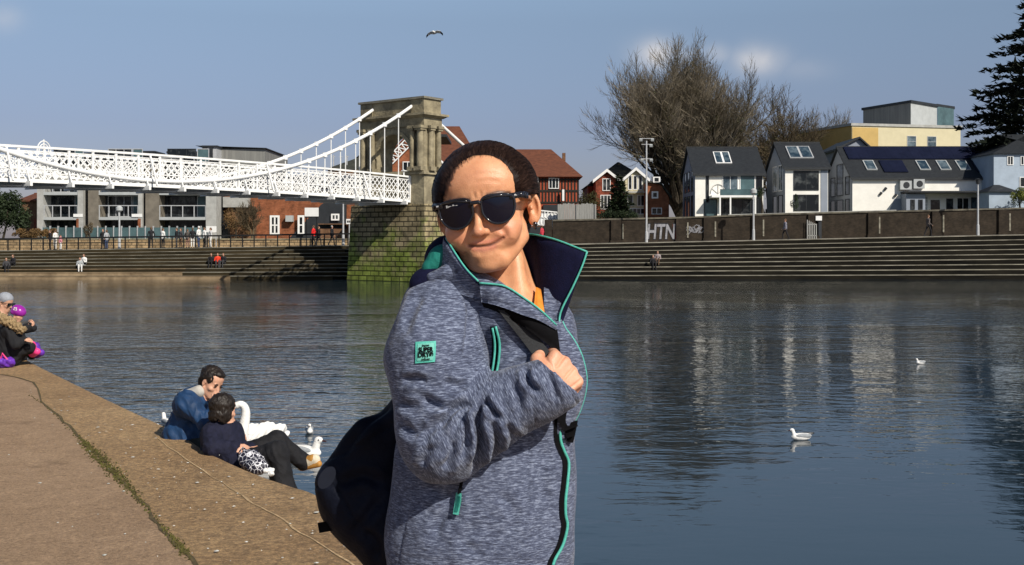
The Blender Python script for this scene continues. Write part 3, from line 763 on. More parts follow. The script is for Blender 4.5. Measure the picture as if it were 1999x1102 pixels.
# ------------------------------------------------------------------ buildings
Z_ = Vector((0, 0, 1)); XN = Vector((1, 0, 0)); YN = Vector((0, -1, 0))
def gable_house(t_, x0, x1, y0, y1, zb, ze, zr, wm_, rm_, gm_=None, oh=.3, ohx=.25, th=.16, fascia=None, hip=0, axis='x'):
    """walls + gables, ridge along x"""
    mb = MB(); ym = (y0 + y1) / 2
    prof = [(y0, zb), (y1, zb), (y1, ze), (ym, zr - .02 if hip == 0 else ze), (y0, ze)]
    if hip: prof = [(y0, zb), (y1, zb), (y1, ze), (y0, ze)]
    mb.prism([(x0, a, b) for a, b in prof], (x1 - x0, 0, 0))
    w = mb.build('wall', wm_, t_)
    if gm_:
        g = MB(); g.prism([(x0 - .012, a, b) for a, b in prof], (.0105, 0, 0)); g.build('shaded_gable', gm_, t_)  # grey sheet puts the gable's shade into its colour
    r = MB(); sl_ = (zr - ze) / (ym - y0)
    if hip:
        h = hip; a0, a1, b0, b1 = x0 - ohx, x1 + ohx, y0 - oh, y1 + oh; ze2 = ze + .003
        r.add([(a0, b0, ze2), (a1, b0, ze2), (a1, b1, ze2), (a0, b1, ze2), (x0 + h, ym, zr), (x1 - h, ym, zr)], [(0, 1, 5, 4), (2, 3, 4, 5), (1, 2, 5), (3, 0, 4), (3, 2, 1, 0)])
    else:
        for s in (-1, 1):
            ye = y0 - oh if s < 0 else y1 + oh; z_e = ze - sl_ * oh
            r.prism([(x0 - ohx, ye, z_e), (x0 - ohx, ym, zr), (x0 - ohx, ym, zr + th), (x0 - ohx, ye, z_e + th)], (x1 - x0 + 2 * ohx, 0, 0))
        r.box(x0 - ohx, x1 + ohx, ym - .12, ym + .12, zr + th - .06, zr + th + .06)
    ro = r.build('roof', rm_, t_)
    if fascia and not hip:
        f = MB(); f.box(x0 - ohx, x1 + ohx, y0 - oh - .07, y0 - oh - .01, ze - sl_ * oh - .05, ze - sl_ * oh + .1); f.build('gutter', fascia, t_)
    return w, ro, sl_, ym
def skylight(t_, ro, x0, x1, f0, f1, y0, ym, ze, zr, fm, gm, th=.16, nm_='skylight', mv=0):
    """flush frame on the front slope, f0..f1 fraction up the slope"""
    a = Vector((0, y0, ze + th)); b = Vector((0, ym, zr + th)); d = b - a; n_ = Vector((0, -(zr - ze), ym - y0)).normalized(); u = d.normalized()
    c0 = a + d * f0; c1 = a + d * f1; c = (c0 + c1) / 2; hl = (c1 - c0).length / 2
    m1 = MB(); m1.obox(Vector(((x0 + x1) / 2, c.y, c.z)) + n_ * .05, XN, u, n_, (x1 - x0) / 2, hl, .06); o = m1.build(nm_, fm, ro)
    m2 = MB(); k = mv + 1; w_ = (x1 - x0) / k
    for i in range(k): m2.obox(Vector((x0 + w_ * (i + .5), c.y, c.z)) + n_ * .09, XN, u, n_, w_ / 2 - .1, hl - .1, .03)
    m2.build(nm_ + '_pane' if False else 'roof_pane', gm, ro)
    return o

def px_win(t_, px0, px1, py0, py1, y, D, fm, gm, **k):
    x0, x1 = WX(px0, D), WX(px1, D); z0, z1 = WZ(py1, D), WZ(py0, D)
    return window(t_, (x0, y, z0), XN, YN, x1 - x0, z1 - z0, fm, gm, **k)
DH = 112.0
wht, gry = M['white_paint'], M['clad_dark']
GRP = 'modern white gabled houses in a row above the river wall'
# --- left white house
def zpx(p): return WZ(p, DH)
def xpx(p): return WX(p, DH)
t_ = thing('white_house', 'white house with slate roof, twin skylight and balcony, leftmost of the row', 'house', (xpx(1420), DH + 4, 4.9), GRP)
zr_, ze_ = WZ(290, DH + 4), zpx(338)
w_, ro, s_, ym = gable_house(t_, xpx(1357), xpx(1490), DH, DH + 8, 4.4, ze_, zr_, M['render_white'], M['slate'], M['render_grey_shade'], fascia=gry)
skylight(t_, ro, xpx(1402), xpx(1434), .32, .78, DH, ym, ze_, zr_, wht, M['glass_blue'], mv=1)
px_win(t_, 1378, 1384, 342, 395, DH, DH, gry, M['glass_dark'], mv=0)
px_win(t_, 1410, 1441, 342, 378, DH, DH, wht, M['glass_blue'], mv=1)
px_win(t_, 1444, 1474, 340, 378, DH, DH, wht, M['glass_teal'], mv=0)
px_win(t_, 1374, 1400, 388, 424, DH, DH, gry, M['glass_teal'], mv=0)
px_win(t_, 1405, 1480, 388, 424, DH, DH, gry, M['glass_dark'], mv=4)
px_win(t_, 1476, 1488, 342, 424, DH, DH, gry, M['glass_dark'], mv=0, mh=1)
mb = MB(); mb.box(xpx(1384), xpx(1470), DH - 1.6, DH - .003, zpx(386), zpx(382)); [mb.box(xpx(q) - .07, xpx(q) + .07, DH - 1.6, DH - 1.46, 4.4, zpx(386)) for q in (1400, 1420, 1468)]
mb.build('balcony', wht, t_)
mb = MB(); mb.box(xpx(1400), xpx(1472), DH - 1.58, DH - 1.55, zpx(382), zpx(371)); mb.box(xpx(1400), xpx(1472), DH - 1.6, DH - 1.53, zpx(371), zpx(370.3)); mb.build('balcony_glass', M['glass_teal'], t_)
mb = MB()
for i in range(7):   # white fanlight motif
    pass
pts = [(xpx(1379 + 22) + 1.1 * -math.cos(a), DH - .04, zpx(378) + 1.25 * math.sin(a)) for a in np.linspace(0, math.pi / 2 + .9, 10)]
mb.tube([(xpx(1388) + .0 + .7 - .75 * math.cos(a), DH - .04, zpx(378) + .95 * math.sin(a)) for a in np.linspace(0, math.pi, 12)], .05, 4)
for a in (0.6, 1.57, 2.5): mb.bar((xpx(1388) + .7, DH - .04, zpx(378)), (xpx(1388) + .7 - .75 * math.cos(a), DH - .04, zpx(378) + .95 * math.sin(a)), .04, .04)
mb.build('arched_panel', M['concrete'], t_)
for (a, b) in ((1.2, 2.2), (3.2, 4.6), (5.4, 6.6)):
    window(t_, (xpx(1357) - .013, DH + b, 5.2), (0, -1, 0), (-1, 0, 0), b - a, 2.4, gry, M['glass_blue'], mv=0)
    window(t_, (xpx(1357) - .013, DH + b, 8.0), (0, -1, 0), (-1, 0, 0), b - a, 2.1, gry, M['glass_blue'], mv=0)
# --- middle white house
t_ = thing('white_house', 'middle white house of the row with gable greyed for shade and big dark windows', 'house', (xpx(1565), DH + 4, 4.9), GRP)
zr_, ze_ = WZ(282, DH + 4), zpx(327)
w_, ro, s_, ym = gable_house(t_, xpx(1529), xpx(1612), DH - .8, DH + 7.2, 4.4, ze_, zr_, M['render_white'], M['slate'], M['render_grey_shade'], fascia=gry)
skylight(t_, ro, xpx(1544), xpx(1591), .30, .80, DH - .8, ym, ze_, zr_, M['galv'], M['glass_blue'], mv=1)
yy = DH - .8
px_win(t_, 1545, 1594, 334, 372, yy, DH, gry, M['glass_dark'], mv=1)
px_win(t_, 1545, 1594, 380, 412, yy, DH, gry, M['glass_dark'], mv=1)
mb = MB(); mb.box(xpx(1598), xpx(1611), yy - .05, yy - .003, 4.5, ze_ - .2); mb.build('cladding', M['render_grey_shade'], t_)
for (a, b) in ((.9, 2.6), (3.2, 5.0)):
    window(t_, (xpx(1529) - .013, yy + b, 5.2), (0, -1, 0), (-1, 0, 0), b - a, 2.4, gry, M['glass_dark'], mv=0)
    window(t_, (xpx(1529) - .013, yy + b, 8.0), (0, -1, 0), (-1, 0, 0), b - a, 2.6, wht, M['glass_blue'], mv=1)
# --- long white house
t_ = thing('white_house', 'long white house with solar panels, four skylights and wall vents on the right', 'house', (xpx(1790), DH + 4, 4.9), GRP)
zr_, ze_ = WZ(290, DH + 4), zpx(347)
w_, ro, s_, ym = gable_house(t_, xpx(1657), xpx(1938), DH - 1.2, DH + 8.2, 4.4, ze_, zr_, M['render_white'], M['slate'], M['render_grey_shade'], fascia=gry)
yy = DH - 1.2
for q in (1690, 1794, 1834, 1872): skylight(t_, ro, xpx(q), xpx(q + 21), .18, .50, yy, ym, ze_, zr_, M['clad_grey2'], M['glass_blue'])
skylight(t_, ro, xpx(1665), xpx(1936), .55, .97, yy, ym, ze_, zr_, M['solar'], M['solar'], nm_='solar_panel', mv=12)
skylight(t_, ro, xpx(1722), xpx(1768), .10, .50, yy, ym, ze_, zr_, M['solar'], M['solar'], nm_='solar_panel', mv=2)
skylight(t_, ro, xpx(1903), xpx(1936), .10, .50, yy, ym, ze_, zr_, M['solar'], M['solar'], nm_='solar_panel', mv=1)
for (a, b, h) in ((.9, 2.3, 3.0), (3.0, 5.2, 5.2), (5.8, 7.4, 3.2)):
    window(t_, (xpx(1657) - .013, yy + b, 5.2), (0, -1, 0), (-1, 0, 0), b - a, 2.0, gry, M['glass_dark'], mv=0)
    window(t_, (xpx(1657) - .013, yy + b, 7.6), (0, -1, 0), (-1, 0, 0), b - a, h * .62, gry, M['glass_dark'], mv=0)
for (a, b, c, d) in ((1746, 1768, 354, 371), (1772, 1793, 351, 369)):
    mb = MB(); mb.box(xpx(a), xpx(b), yy - .5, yy - .003, zpx(d), zpx(c)); v = mb.build('air_unit', M['clad_grey2'], t_)
    mb = MB(); cx = xpx((a + b) / 2 + 1); cz = zpx((c + d) / 2); mb.tube([(cx, yy - .5, cz), (cx, yy - .54, cz)], [.32, .3], 14); mb.build('fan_grille', gry, v)
mb = MB(); mb.box(xpx(1750), xpx(1937), yy - 2.2, yy - .003, zpx(378), zpx(375)); mb.build('canopy', gry, t_)
mb = MB(); mb.prism([(xpx(1715), yy - .03, 4.5), (xpx(1750), yy - .03, 4.5), (xpx(1750), yy - .03, zpx(388)), (xpx(1738), yy - .03, zpx(388))], (0, .027, 0)); mb.box(xpx(1750), xpx(1786), yy - 1.6, yy - .003, 4.5, zpx(380)); pr = mb.build('porch', M['render_grey_shade'], t_)
px_win(t_, 1758, 1766, 391, 410, yy - 1.6, DH, gry, M['glass_dark'], mv=0); px_win(t_, 1773, 1781, 391, 410, yy - 1.6, DH, gry, M['glass_dark'], mv=0)
px_win(t_, 1793, 1803, 383, 411, yy, DH, wht, M['clad_grey2'], mv=0, mh=3)
px_win(t_, 1806, 1827, 389, 411, yy, DH, wht, M['glass_dark'], mv=0)
px_win(t_, 1838, 1851, 388, 411, yy, DH, gry, M['glass_dark'], mv=0); px_win(t_, 1858, 1882, 386, 411, yy, DH, wht, M['glass_dark'], mv=1)
px_win(t_, 1886, 1900, 386, 411, yy, DH, gry, M['glass_blue'], mv=0); px_win(t_, 1905, 1920, 386, 411, yy, DH, gry, M['glass_dark'], mv=0)
mb = MB()
for (a, b) in ((1718, 372), (1709, 381), (1737, 385)): mb.tube([(xpx(a), yy - .08, zpx(b)), (xpx(a) + .2, yy - .08, zpx(b) + .25)], .13, 6)
mb.build('wall_vent', gry, t_)
# --- rear gabled house between
t_ = thing('grey_house', 'small grey gabled house end poking up between the white houses', 'house', (xpx(1660), 124, 5))
mb = MB(); zt = WZ(270, 126); x0, x1 = WX(1634, 126), WX(1698, 126)
mb.prism([(x0, 126, 5), (x1, 126, 5), (x1, 126, WZ(292, 126)), ((x0 + x1) / 2 + .6, 126, zt), (x0, 126, WZ(292, 126))], (0, 8, 0)); mb.build('wall', M['render_grey_shade'], t_)
mb = MB(); xm = (x0 + x1) / 2 + .6
mb.prism([(x0 - .3, 125.6, WZ(294, 126)), (xm, 125.6, zt), (xm, 125.6, zt + .2), (x0 - .3, 125.6, WZ(294, 126) + .2)], (0, 9, 0)); mb.prism([(x1 + .3, 125.6, WZ(294, 126)), (xm, 125.6, zt), (xm, 125.6, zt + .2), (x1 + .3, 125.6, WZ(294, 126) + .2)], (0, 9, 0)); mb.build('roof', M['slate'], t_)
# --- cream block with penthouse
t_ = thing('cream_building', 'large cream and ochre flat roofed block behind the white houses', 'building', (WX(1663, 150), 150, 5))
def corner_block(px_c, px_l, px_r, D, dl, dr, py_t, py_b, ml, mr, cap, capn='parapet'):
    """corner nearest the viewer at px_c; left face recedes to px_l, right face to px_r"""
    Xc = WX(px_c, D); L_ = WX(px_l, D + dl); Rr = WX(px_r, D + dr); z1 = WZ(py_t, D); z0 = py_b
    A = Vector((L_, D + dl, 0)); B = Vector((Xc, D, 0)); C_ = Vector((Rr, D + dr, 0)); E = A + C_ - B
    mb = MB()
    mb.add([A + Z_ * z0, B + Z_ * z0, B + Z_ * z1, A + Z_ * z1, C_ + Z_ * z0, C_ + Z_ * z1, E + Z_ * z0, E + Z_ * z1], [(0, 1, 2, 3)], 0); mb.add([], [], 0)
    mb.f += [(1, 4, 5, 2), (4, 6, 7, 5), (6, 0, 3, 7), (3, 2, 5, 7)]; mb.m += [1, 1, 0, 1]
    w = mb.build('wall', [ml, mr], t_)
    mb = MB(); o1 = .25
    cen = (A + C_) / 2
    P = [q + (q - cen).normalized() * o1 for q in (A, B, C_, E)]
    mb.prism([q + Z_ * (z1 + .003) for q in P], Z_ * .35); mb.build(capn, cap, t_)
    return A, B, C_, z1
A, B, C_, z1 = corner_block(1663, 1555, 1875, 150, 12, 3.5, 245, 4.8, M['render_ochre'], M['render_cream'], M['concrete'])
u = (C_ - B).normalized(); nn = Vector((u.y, -u.x, 0))
mb = MB(); mb.obox(B + u * 1.95 + nn * .02 + Z_ * ((WZ(245, 150) + 12) / 2), u, nn, Z_, 1.9, .019, (WZ(245, 150) - 12) / 2 - .2); mb.build('ochre_panel', M['render_ochre'], t_)
for (a, b) in ((1772, 1791), (1815, 1833)):
    s0 = (WX(a, 151.5) - B.x) / u.x; window(t_, B + u * s0 + Z_ * WZ(286, 151.5), u, nn, 1.35, 1.5, M['galv'], M['glass_blue'], mv=0, mh=1)
s0 = 14
corner_block(1778, 1685, 1829, 156, 9, 5, 200, WZ(245, 150) + .3, M['clad_grey'], M['clad_grey2'], M['clad_dark'], 'roof_edge')  # shaded left face and lit right face put into the wall colours
A, B, C_, z1 = corner_block(1830, 1829, 1862, 161, 1, 3, 207, WZ(245, 150) + .3, M['glass_teal'], M['glass_teal'], M['clad_dark'], 'roof_edge')
# --- pale house at the right margin
t_ = thing('pale_house', 'pale blue rendered house with slate hip roof at the right margin', 'house', (WX(1985, 108), 108, 5))
gable_house(t_, WX(1940, 108), WX(2080, 108), 108, 116, 4.6, WZ(300, 108), WZ(262, 112), M['render_blue'], M['slate'], None, hip=5)
px_win(t_, 1966, 1978, 304, 322, 108, 108, wht, M['glass_dark'], mv=1); px_win(t_, 1992, 2004, 304, 322, 108, 108, wht, M['glass_dark'], mv=1)
px_win(t_, 1990, 2010, 345, 365, 108, 108, wht, M['glass_dark'], mv=1)
# lean-to in front
t_ = thing('outbuilding', 'low pale blue outbuilding with slate roof below the pale house', 'outbuilding', (WX(1948, 106), 106, 5))
gable_house(t_, WX(1922, 106), WX(1974, 106), 105, 107.6, 4.6, WZ(375, 106), WZ(360, 106), M['render_blue'], M['slate'], None, hip=1.0)

# --- timber framed house
t_ = thing('timber_house', 'red timber framed house with brown tiled hip roof beside the pier', 'house', (WX(1060, 118), 118, 4.2))
D = 118
gable_house(t_, WX(950, D), WX(1128, D), D, D + 11, 4.0, WZ(345, D), WZ(291, D + 5.5), M['timber_red'], M['tile_red'], None, hip=2.6, oh=.6, ohx=.5)
mb = MB()
for q in np.arange(990, 1129, 6.3): mb.box(WX(q, D) - .08, WX(q, D) + .08, D - .06, D - .003, WZ(396, D), WZ(347, D))
for q in (350, 372, 395): mb.box(WX(985, D), WX(1128, D), D - .09, D - .065, WZ(q, D) - .1, WZ(q, D) + .1)
mb.build('timber_frame', M['timber_black'], t_)
mb = MB(); mb.box(WX(1060, D), WX(1100, D), D - 1.4, D - .003, 4.2, WZ(400, D)); mb.build('dark_garage', M['clad_dark'], t_)
px_win(t_, 1071, 1091, 347, 368, D - .1, D, wht, M['glass_dark'], mv=2)
px_win(t_, 1043, 1051, 345, 372, D - .1, D, wht, M['glass_blue'], mv=0)
mb = MB(); mb.box(WX(1098, 123), WX(1104, 123), 123, 123.8, WZ(322, 123), WZ(298, 123)); mb.build('chimney', M['brick_brown'], t_)
mb = MB(); mb.box(WX(1097, D), WX(1101, D), D - .7, D - .5, WZ(392, D), WZ(370, D)); mb.build('white_figure_post', wht, t_)
# --- big red roofed building behind the pylon
t_ = thing('red_roof_building', 'tall brick building with steep red tiled roof behind the stone pylon', 'building', (WX(900, 126), 126, 4))
gable_house(t_, WX(790, 126), WX(955, 126), 126, 138, 4, WZ(350, 126), WZ(246, 132), M['brick_brown'], M['tile_red'], None, hip=3.6, oh=.5)
mb = MB(); a = WX(862, 125); b = WX(905, 125); zt = WZ(252, 125)
mb = MB(); mb.prism([(WX(745, 104), 104, 4), (WX(808, 104), 104, 4), (WX(808, 104), 104, WZ(262, 104)), (WX(795, 104), 104, WZ(262, 104)), (WX(745, 104), 104, WZ(312, 104))], (0, 8, 0))
t2 = thing('brick_gable_house', 'orange brick house with white carved bargeboard seen through the arch', 'house', (WX(780, 104), 104, 4)); mb.build('wall', M['brick_orange'], t2)
mb = MB(); p0 = Vector((WX(742, 103.6), 103.7, WZ(322, 103.7))); p1 = Vector((WX(797, 103.6), 103.7, WZ(266, 103.7)))
mb.bar(p0, p1, .12, .1, up=(0, 1, 0)); q0 = p0 + Vector((.45, 0, -.55)); q1 = p1 + Vector((.45, 0, -.55)); mb.bar(q0, q1, .12, .1, up=(0, 1, 0))
for i in range(9):
    a_, b_ = p0.lerp(p1, i / 8), q0.lerp(q1, i / 8); mb.bar(a_, b_, .07, .08, up=(0, 1, 0))
    if i < 8: mb.bar(a_, q0.lerp(q1, (i + 1) / 8), .05, .08, up=(0, 1, 0))
mb.build('bargeboard', wht, t2)
window(t2, (WX(786, 103.9), 103.99, WZ(334, 104)), XN, YN, .9, .9, wht, M['glass_dark'])
mb = MB(); p2 = p1 + Vector((.1, .1, .2)); mb.prism([p0 + Vector((-.2, .3, .0)), p1 + Vector((0, .3, .25)), p1 + Vector((3.5, .3, .25)), p1 + Vector((3.5, .3, .0)), p1 + Vector((0, .3, 0.)), p0 + Vector((0, .3, -.2))], (0, 8.4, 0)); mb.build('roof', M['slate'], t2)
# --- pair of brick houses under the big tree
def front_gable(t_, px0, px1, py_e, py_a, D, zb, wm_, depth=6, bargem=wht, rm=M['slate_green']):
    x0, x1 = WX(px0, D), WX(px1, D); xm = (x0 + x1) / 2; ze, za = WZ(py_e, D), WZ(py_a, D)
    mb = MB(); mb.prism([(x0, D, zb), (x1, D, zb), (x1, D, ze), (xm, D, za), (x0, D, ze)], (0, depth, 0)); mb.build('gable_wing', wm_, t_)
    r = MB(); b = MB(); k = (za - ze) / (xm - x0)
    for s in (-1, 1):
        xe = x0 - .35 if s < 0 else x1 + .35; z_e = ze - k * .35
        r.prism([(xe, D - .35, z_e), (xm, D - .35, za), (xm, D - .35, za + .18), (xe, D - .35, z_e + .18)], (0, depth + .35, 0))
        b.prism([(xe, D - .43, z_e - .12), (xm, D - .43, za - .12), (xm, D - .43, za + .22), (xe, D - .43, z_e + .22)], (0, .075, 0))
    r.build('gable_roof', rm, t_); b.build('bargeboard', bargem, t_)
t_ = thing('brick_villa', 'brick villa with two white trimmed gables behind the small conifer', 'house', (WX(1210, 125), 125, 5))
D = 124
gable_house(t_, WX(1148, 128), WX(1282, 128), 128, 138, 4.4, WZ(363, 128), WZ(316, 133), M['brick_red'], M['slate_green'], None, hip=4, oh=.4)
front_gable(t_, 1163, 1206, 350, 333, D, 4.4, M['brick_red'], 5)
front_gable(t_, 1220, 1262, 348, 330, D - .6, 4.4, M['render_cream'], 6)
px_win(t_, 1176, 1192, 348, 372, D, D, wht, M['glass_dark'], mv=1); px_win(t_, 1172, 1192, 380, 408, D, D, wht, M['glass_dark'], mv=2)
for a in (1226, 1236, 1246): px_win(t_, a, a + 8, 342, 370, D - .6, D - .6, wht, M['glass_dark'], mv=0)
px_win(t_, 1225, 1236, 380, 402, D - .6, D - .6, wht, M['glass_dark'], mv=0); px_win(t_, 1244, 1258, 380, 402, D - .6, D - .6, wht, M['glass_dark'], mv=1)
px_win(t_, 1228, 1258, 406, 418, D - .6, D - .6, wht, M['glass_dark'], mv=3)
mb = MB(); mb.box(WX(1216, D - 1), WX(1266, D - 1), D - 1.4, D - .8, WZ(376, D - 1), WZ(373, D - 1)); mb.build('balcony', M['concrete'], t_)
t_ = thing('orange_brick_house', 'bright orange brick house side with small white windows behind the bare tree', 'house', (WX(1285, 120), 120, 5))
mb = MB(); x0, x1 = WX(1264, 120), WX(1306, 120)
mb.prism([(x0, 120, 4.4), (x1, 120, 4.4), (x1, 120, WZ(385, 120)), (WX(1290, 120), 120, WZ(360, 120)), (x0, 120, WZ(356, 120))], (0, 7, 0)); mb.build('wall', M['brick_orange'], t_)
mb = MB(); mb.prism([(x0, 119.7, WZ(356, 120) + .01), (WX(1290, 120), 119.7, WZ(360, 120) + .01), (x1 + .2, 119.7, WZ(387, 120)), (x1 + .3, 119.7, WZ(384, 120)), (WX(1291, 120), 119.7, WZ(357, 120)), (x0, 119.7, WZ(353, 120))], (0, 7.5, 0)); mb.build('roof', M['slate_green'], t_)
px_win(t_, 1272, 1285, 373, 387, 120, 120, wht, M['glass_dark'], mv=0, fr=.16); px_win(t_, 1272, 1292, 405, 418, 120, 120, wht, M['glass_dark'], mv=1)
mb = MB(); mb.box(WX(1274, 120), WX(1288, 120), 119.6, 121, WZ(356, 120), WZ(345, 120)); dr = mb.build('dormer', wht, t_); mb = MB(); mb.box(WX(1277, 120), WX(1285, 120), 119.57, 119.598, WZ(354, 120), WZ(347, 120)); mb.build('dormer_pane', M['glass_dark'], t_)
# --- fence, white gates
t_ = thing('board_fence', 'weathered grey board fence standing on the dark brick wall', 'fence', (WX(1125, 101), 101, 4.8))
mb = MB(); x = WX(1089, 101)
i = 0
while x < WX(1163, 101):
    ph = ((WX(1163, 101) - x) % 1.7) / 1.7
    mb.box(x, x + .14, 101, 101.04 + .02 * (i % 2), 4.4, 6.25 + .12 * math.sin(ph * math.pi) + .04 * math.sin(i * 2.3)); x += .15; i += 1
mb.build('boards', M['wood_grey'], t_)
mb = MB(); [mb.box(WX(q, 101) - .06, WX(q, 101) + .06, 100.9, 101.1, 4.4, 6.3) for q in (1090, 1126, 1162)]; mb.build('fence_posts', M['wood_grey'], t_)
t_ = thing('white_fence', 'white latticed garden fence at the left end of the board fence', 'fence', (WX(1060, 102), 102, 4.4))
mb = MB(); x0, x1 = WX(1030, 102), WX(1088, 102)
for i in range(10): mb.bar((x0 + i * .3, 102, 4.4), (x0 + i * .3, 102, 6.1 - i * .08), .05, .05); mb.bar((x0 + i * .27, 102, 4.5), (x0 + (i + 1) * .27, 102, 6.0 - i * .05), .04, .04)
for z in (4.6, 5.3, 5.9): mb.bar((x0, 102, z), (x1, 102, z - .3), .1, .05)
mb.box(x0, x1, 102.05, 102.08, 4.4, 5.5); mb.build('lattice', wht, t_)
t_ = thing('brick_pier', 'square brick gate pier and dark gateway at the left end of the river wall', 'wall', (2.8, 100, 2.7))
mb = MB(); mb.box(2.9, 3.55, 99.9, 100.5, 2.4, 4.9); mb.build('pier', M['brick_wall'], t_)
mb = MB(); mb.box(-3, 2.85, 100.1, 100.4, 2.4, 4.3); mb.build('wall', M['brick_brown'], t_)
mb = MB(); mb.box(1.0, 2.6, 100.03, 100.097, 2.65, 4.25); mb.build('gate', M['clad_dark'], t_)

# --- riverside flats at the left
DA = 112.0
def ax(p): return WX(p, DA)
def az_(p): return WZ(p, DA)
t_ = thing('apartment_block', 'grey apartment block with deep balconies behind the bridge deck', 'building', (ax(260), DA, 3))
mb = MB(); mb.box(ax(88), ax(428), DA, DA + 14, 2.8, az_(318)); mb.build('wall', M['clad_dark'], t_)
mb = MB(); mb.box(ax(86), ax(432), DA - .3, DA + 14.3, az_(318) + .003, az_(315)); mb.build('roof', M['clad_dark'], t_)
for (a, b) in ((88, 100), (166, 176), (186, 206), (282, 290), (296, 322), (412, 432)):   # concrete fins
    mb = MB(); mb.box(ax(a), ax(b), DA - 1.9, DA - .003, 2.9, az_(322)); mb.build('fin_wall', M['concrete'] if b - a < 15 or a > 400 else M['concrete_brown'], t_)
bays = [(100, 166), (206, 282), (322, 412)]
for bi, (a, b) in enumerate(bays):
    for k_, zf in enumerate((az_(424), az_(376), az_(332))):
        o = MB(); o.box(ax(a), ax(b), DA - 1.85, DA - .005, zf - .28, zf); s = o.build('balcony', M['clad_grey2'], t_)
        r = MB(); r.bar((ax(a), DA - 1.8, zf + 1.12), (ax(b), DA - 1.8, zf + 1.12), .08, .06)
        for q in np.linspace(a + 1, b - 1, 5): r.bar((ax(q), DA - 1.8, zf), (ax(q), DA - 1.8, zf + 1.1), .08, .08)
        r.build('balcony_rail', M['galv'], s)
        window(t_, (ax(a) + .25, DA, zf + .05), XN, YN, (ax(b) - ax(a)) * .62, 2.1, M['galv'] if (bi + k_) % 2 else gry, M['glass_dark'], mv=2)
        window(t_, (ax(a) + (ax(b) - ax(a)) * .7, DA, zf + .05), XN, YN, (ax(b) - ax(a)) * .26, 2.1, M['galv'], M['glass_teal'], mv=0)
    window(t_, (ax(a) + .3, DA, 3.1), XN, YN, (ax(b) - ax(a)) - .6, 2.2, gry, M['glass_dark'], mv=3)
for a, b in ((158, 176), (270, 290)):
    mb = MB(); mb.box(ax(a), ax(b), DA - 1.95, DA - 1.905, az_(424), az_(418)); mb.build('white_planter', wht, t_)
for a, b in ((164, 168), (282, 287)):
    mb = MB(); mb.box(ax(a), ax(b), DA - 1.98, DA - 1.905, 3.0, az_(427)); mb.build('orange_panel', M['brick_orange'], t_)
mb = MB(); mb.box(ax(112), ax(425), DA - 3.6, DA - 3.5, 3.0, 4.3); mb.build('terrace_screen', M['glass_teal'], t_)
mb = MB(); [mb.box(ax(q) - .04, ax(q) + .04, DA - 3.7, DA - 3.45, 3.0, 4.45) for q in range(112, 428, 15)]; mb.build('terrace_posts', M['galv'], t_)
# penthouse levels that rise above the bridge
mb = MB(); mb.box(ax(316), ax(387), DA + 2, DA + 12, az_(320), az_(296)); mb.build('penthouse', M['clad_dark'], t_)
mb = MB(); mb.box(ax(220), ax(310), DA + 2, DA + 12, az_(318), az_(303)); mb.build('penthouse', M['clad_dark'], t_)
mb = MB(); mb.box(ax(124), ax(206), DA + 2, DA + 12, az_(318), az_(297)); mb.build('penthouse', M['clad_dark'], t_)
mb = MB(); mb.box(ax(122), ax(208), DA + 1.8, DA + 12.2, az_(297) + .003, az_(294)); mb.box(ax(218), ax(312), DA + 1.8, DA + 12.2, az_(303) + .003, az_(300)); mb.box(ax(314), ax(388), DA + 1.8, DA + 12.2, az_(296) + .003, az_(292)); mb.build('flat_roof', M['slate'], t_)
for a, b, c in ((247, 276, 291), (376, 402, 280)):
    mb = MB(); mb.box(ax(a), ax(b), DA + 4, DA + 7, az_(303), az_(c)); rt = mb.build('roof_plant_room', M['galv'], t_)
    mb = MB(); mb.box(ax(a) - .15, ax(b) + .15, DA + 3.8, DA + 7.2, az_(c) + .003, az_(c - 3)); mb.box(ax(a) - .1, ax(a) + .3, DA + 3.85, DA + 3.995, az_(303), az_(c)); mb.box(ax((a + b) / 2), ax((a + b) / 2) + .3, DA + 3.85, DA + 3.995, az_(303), az_(c)); mb.build('roof_plant_trim', M['clad_dark'], rt)
t_ = thing('grey_clad_building', 'grey panel clad building end rising above the white bridge rail', 'building', (ax(455), 118, 3))
mb = MB(); x0 = WX(387, 118); x1 = WX(517, 118); mb.box(x0, x1, 118, 130, 3, WZ(290, 118)); mb.build('wall', M['clad_grey'], t_)
mb = MB(); mb.box(x0, WX(401, 118), 117.95, 117.997, WZ(330, 118), WZ(290, 118)); mb.build('glass_strip', M['glass_teal'], t_)
mb = MB(); mb.prism([(x0 - .2, 117.7, WZ(290, 118) + .3), (x1 + .2, 117.7, WZ(290, 118) - .02 + .025), (x1 + .2, 117.7, WZ(288.5, 118)), (x0 - .2, 117.7, WZ(284, 118))], (0, 12.6, 0)); mb.build('roof', M['slate'], t_)
mb = MB(); mb.box(ax(430), WX(480, 112), 113, 118, WZ(404, 113), WZ(384, 113)); mb.build('concrete_band', M['concrete'], t_)
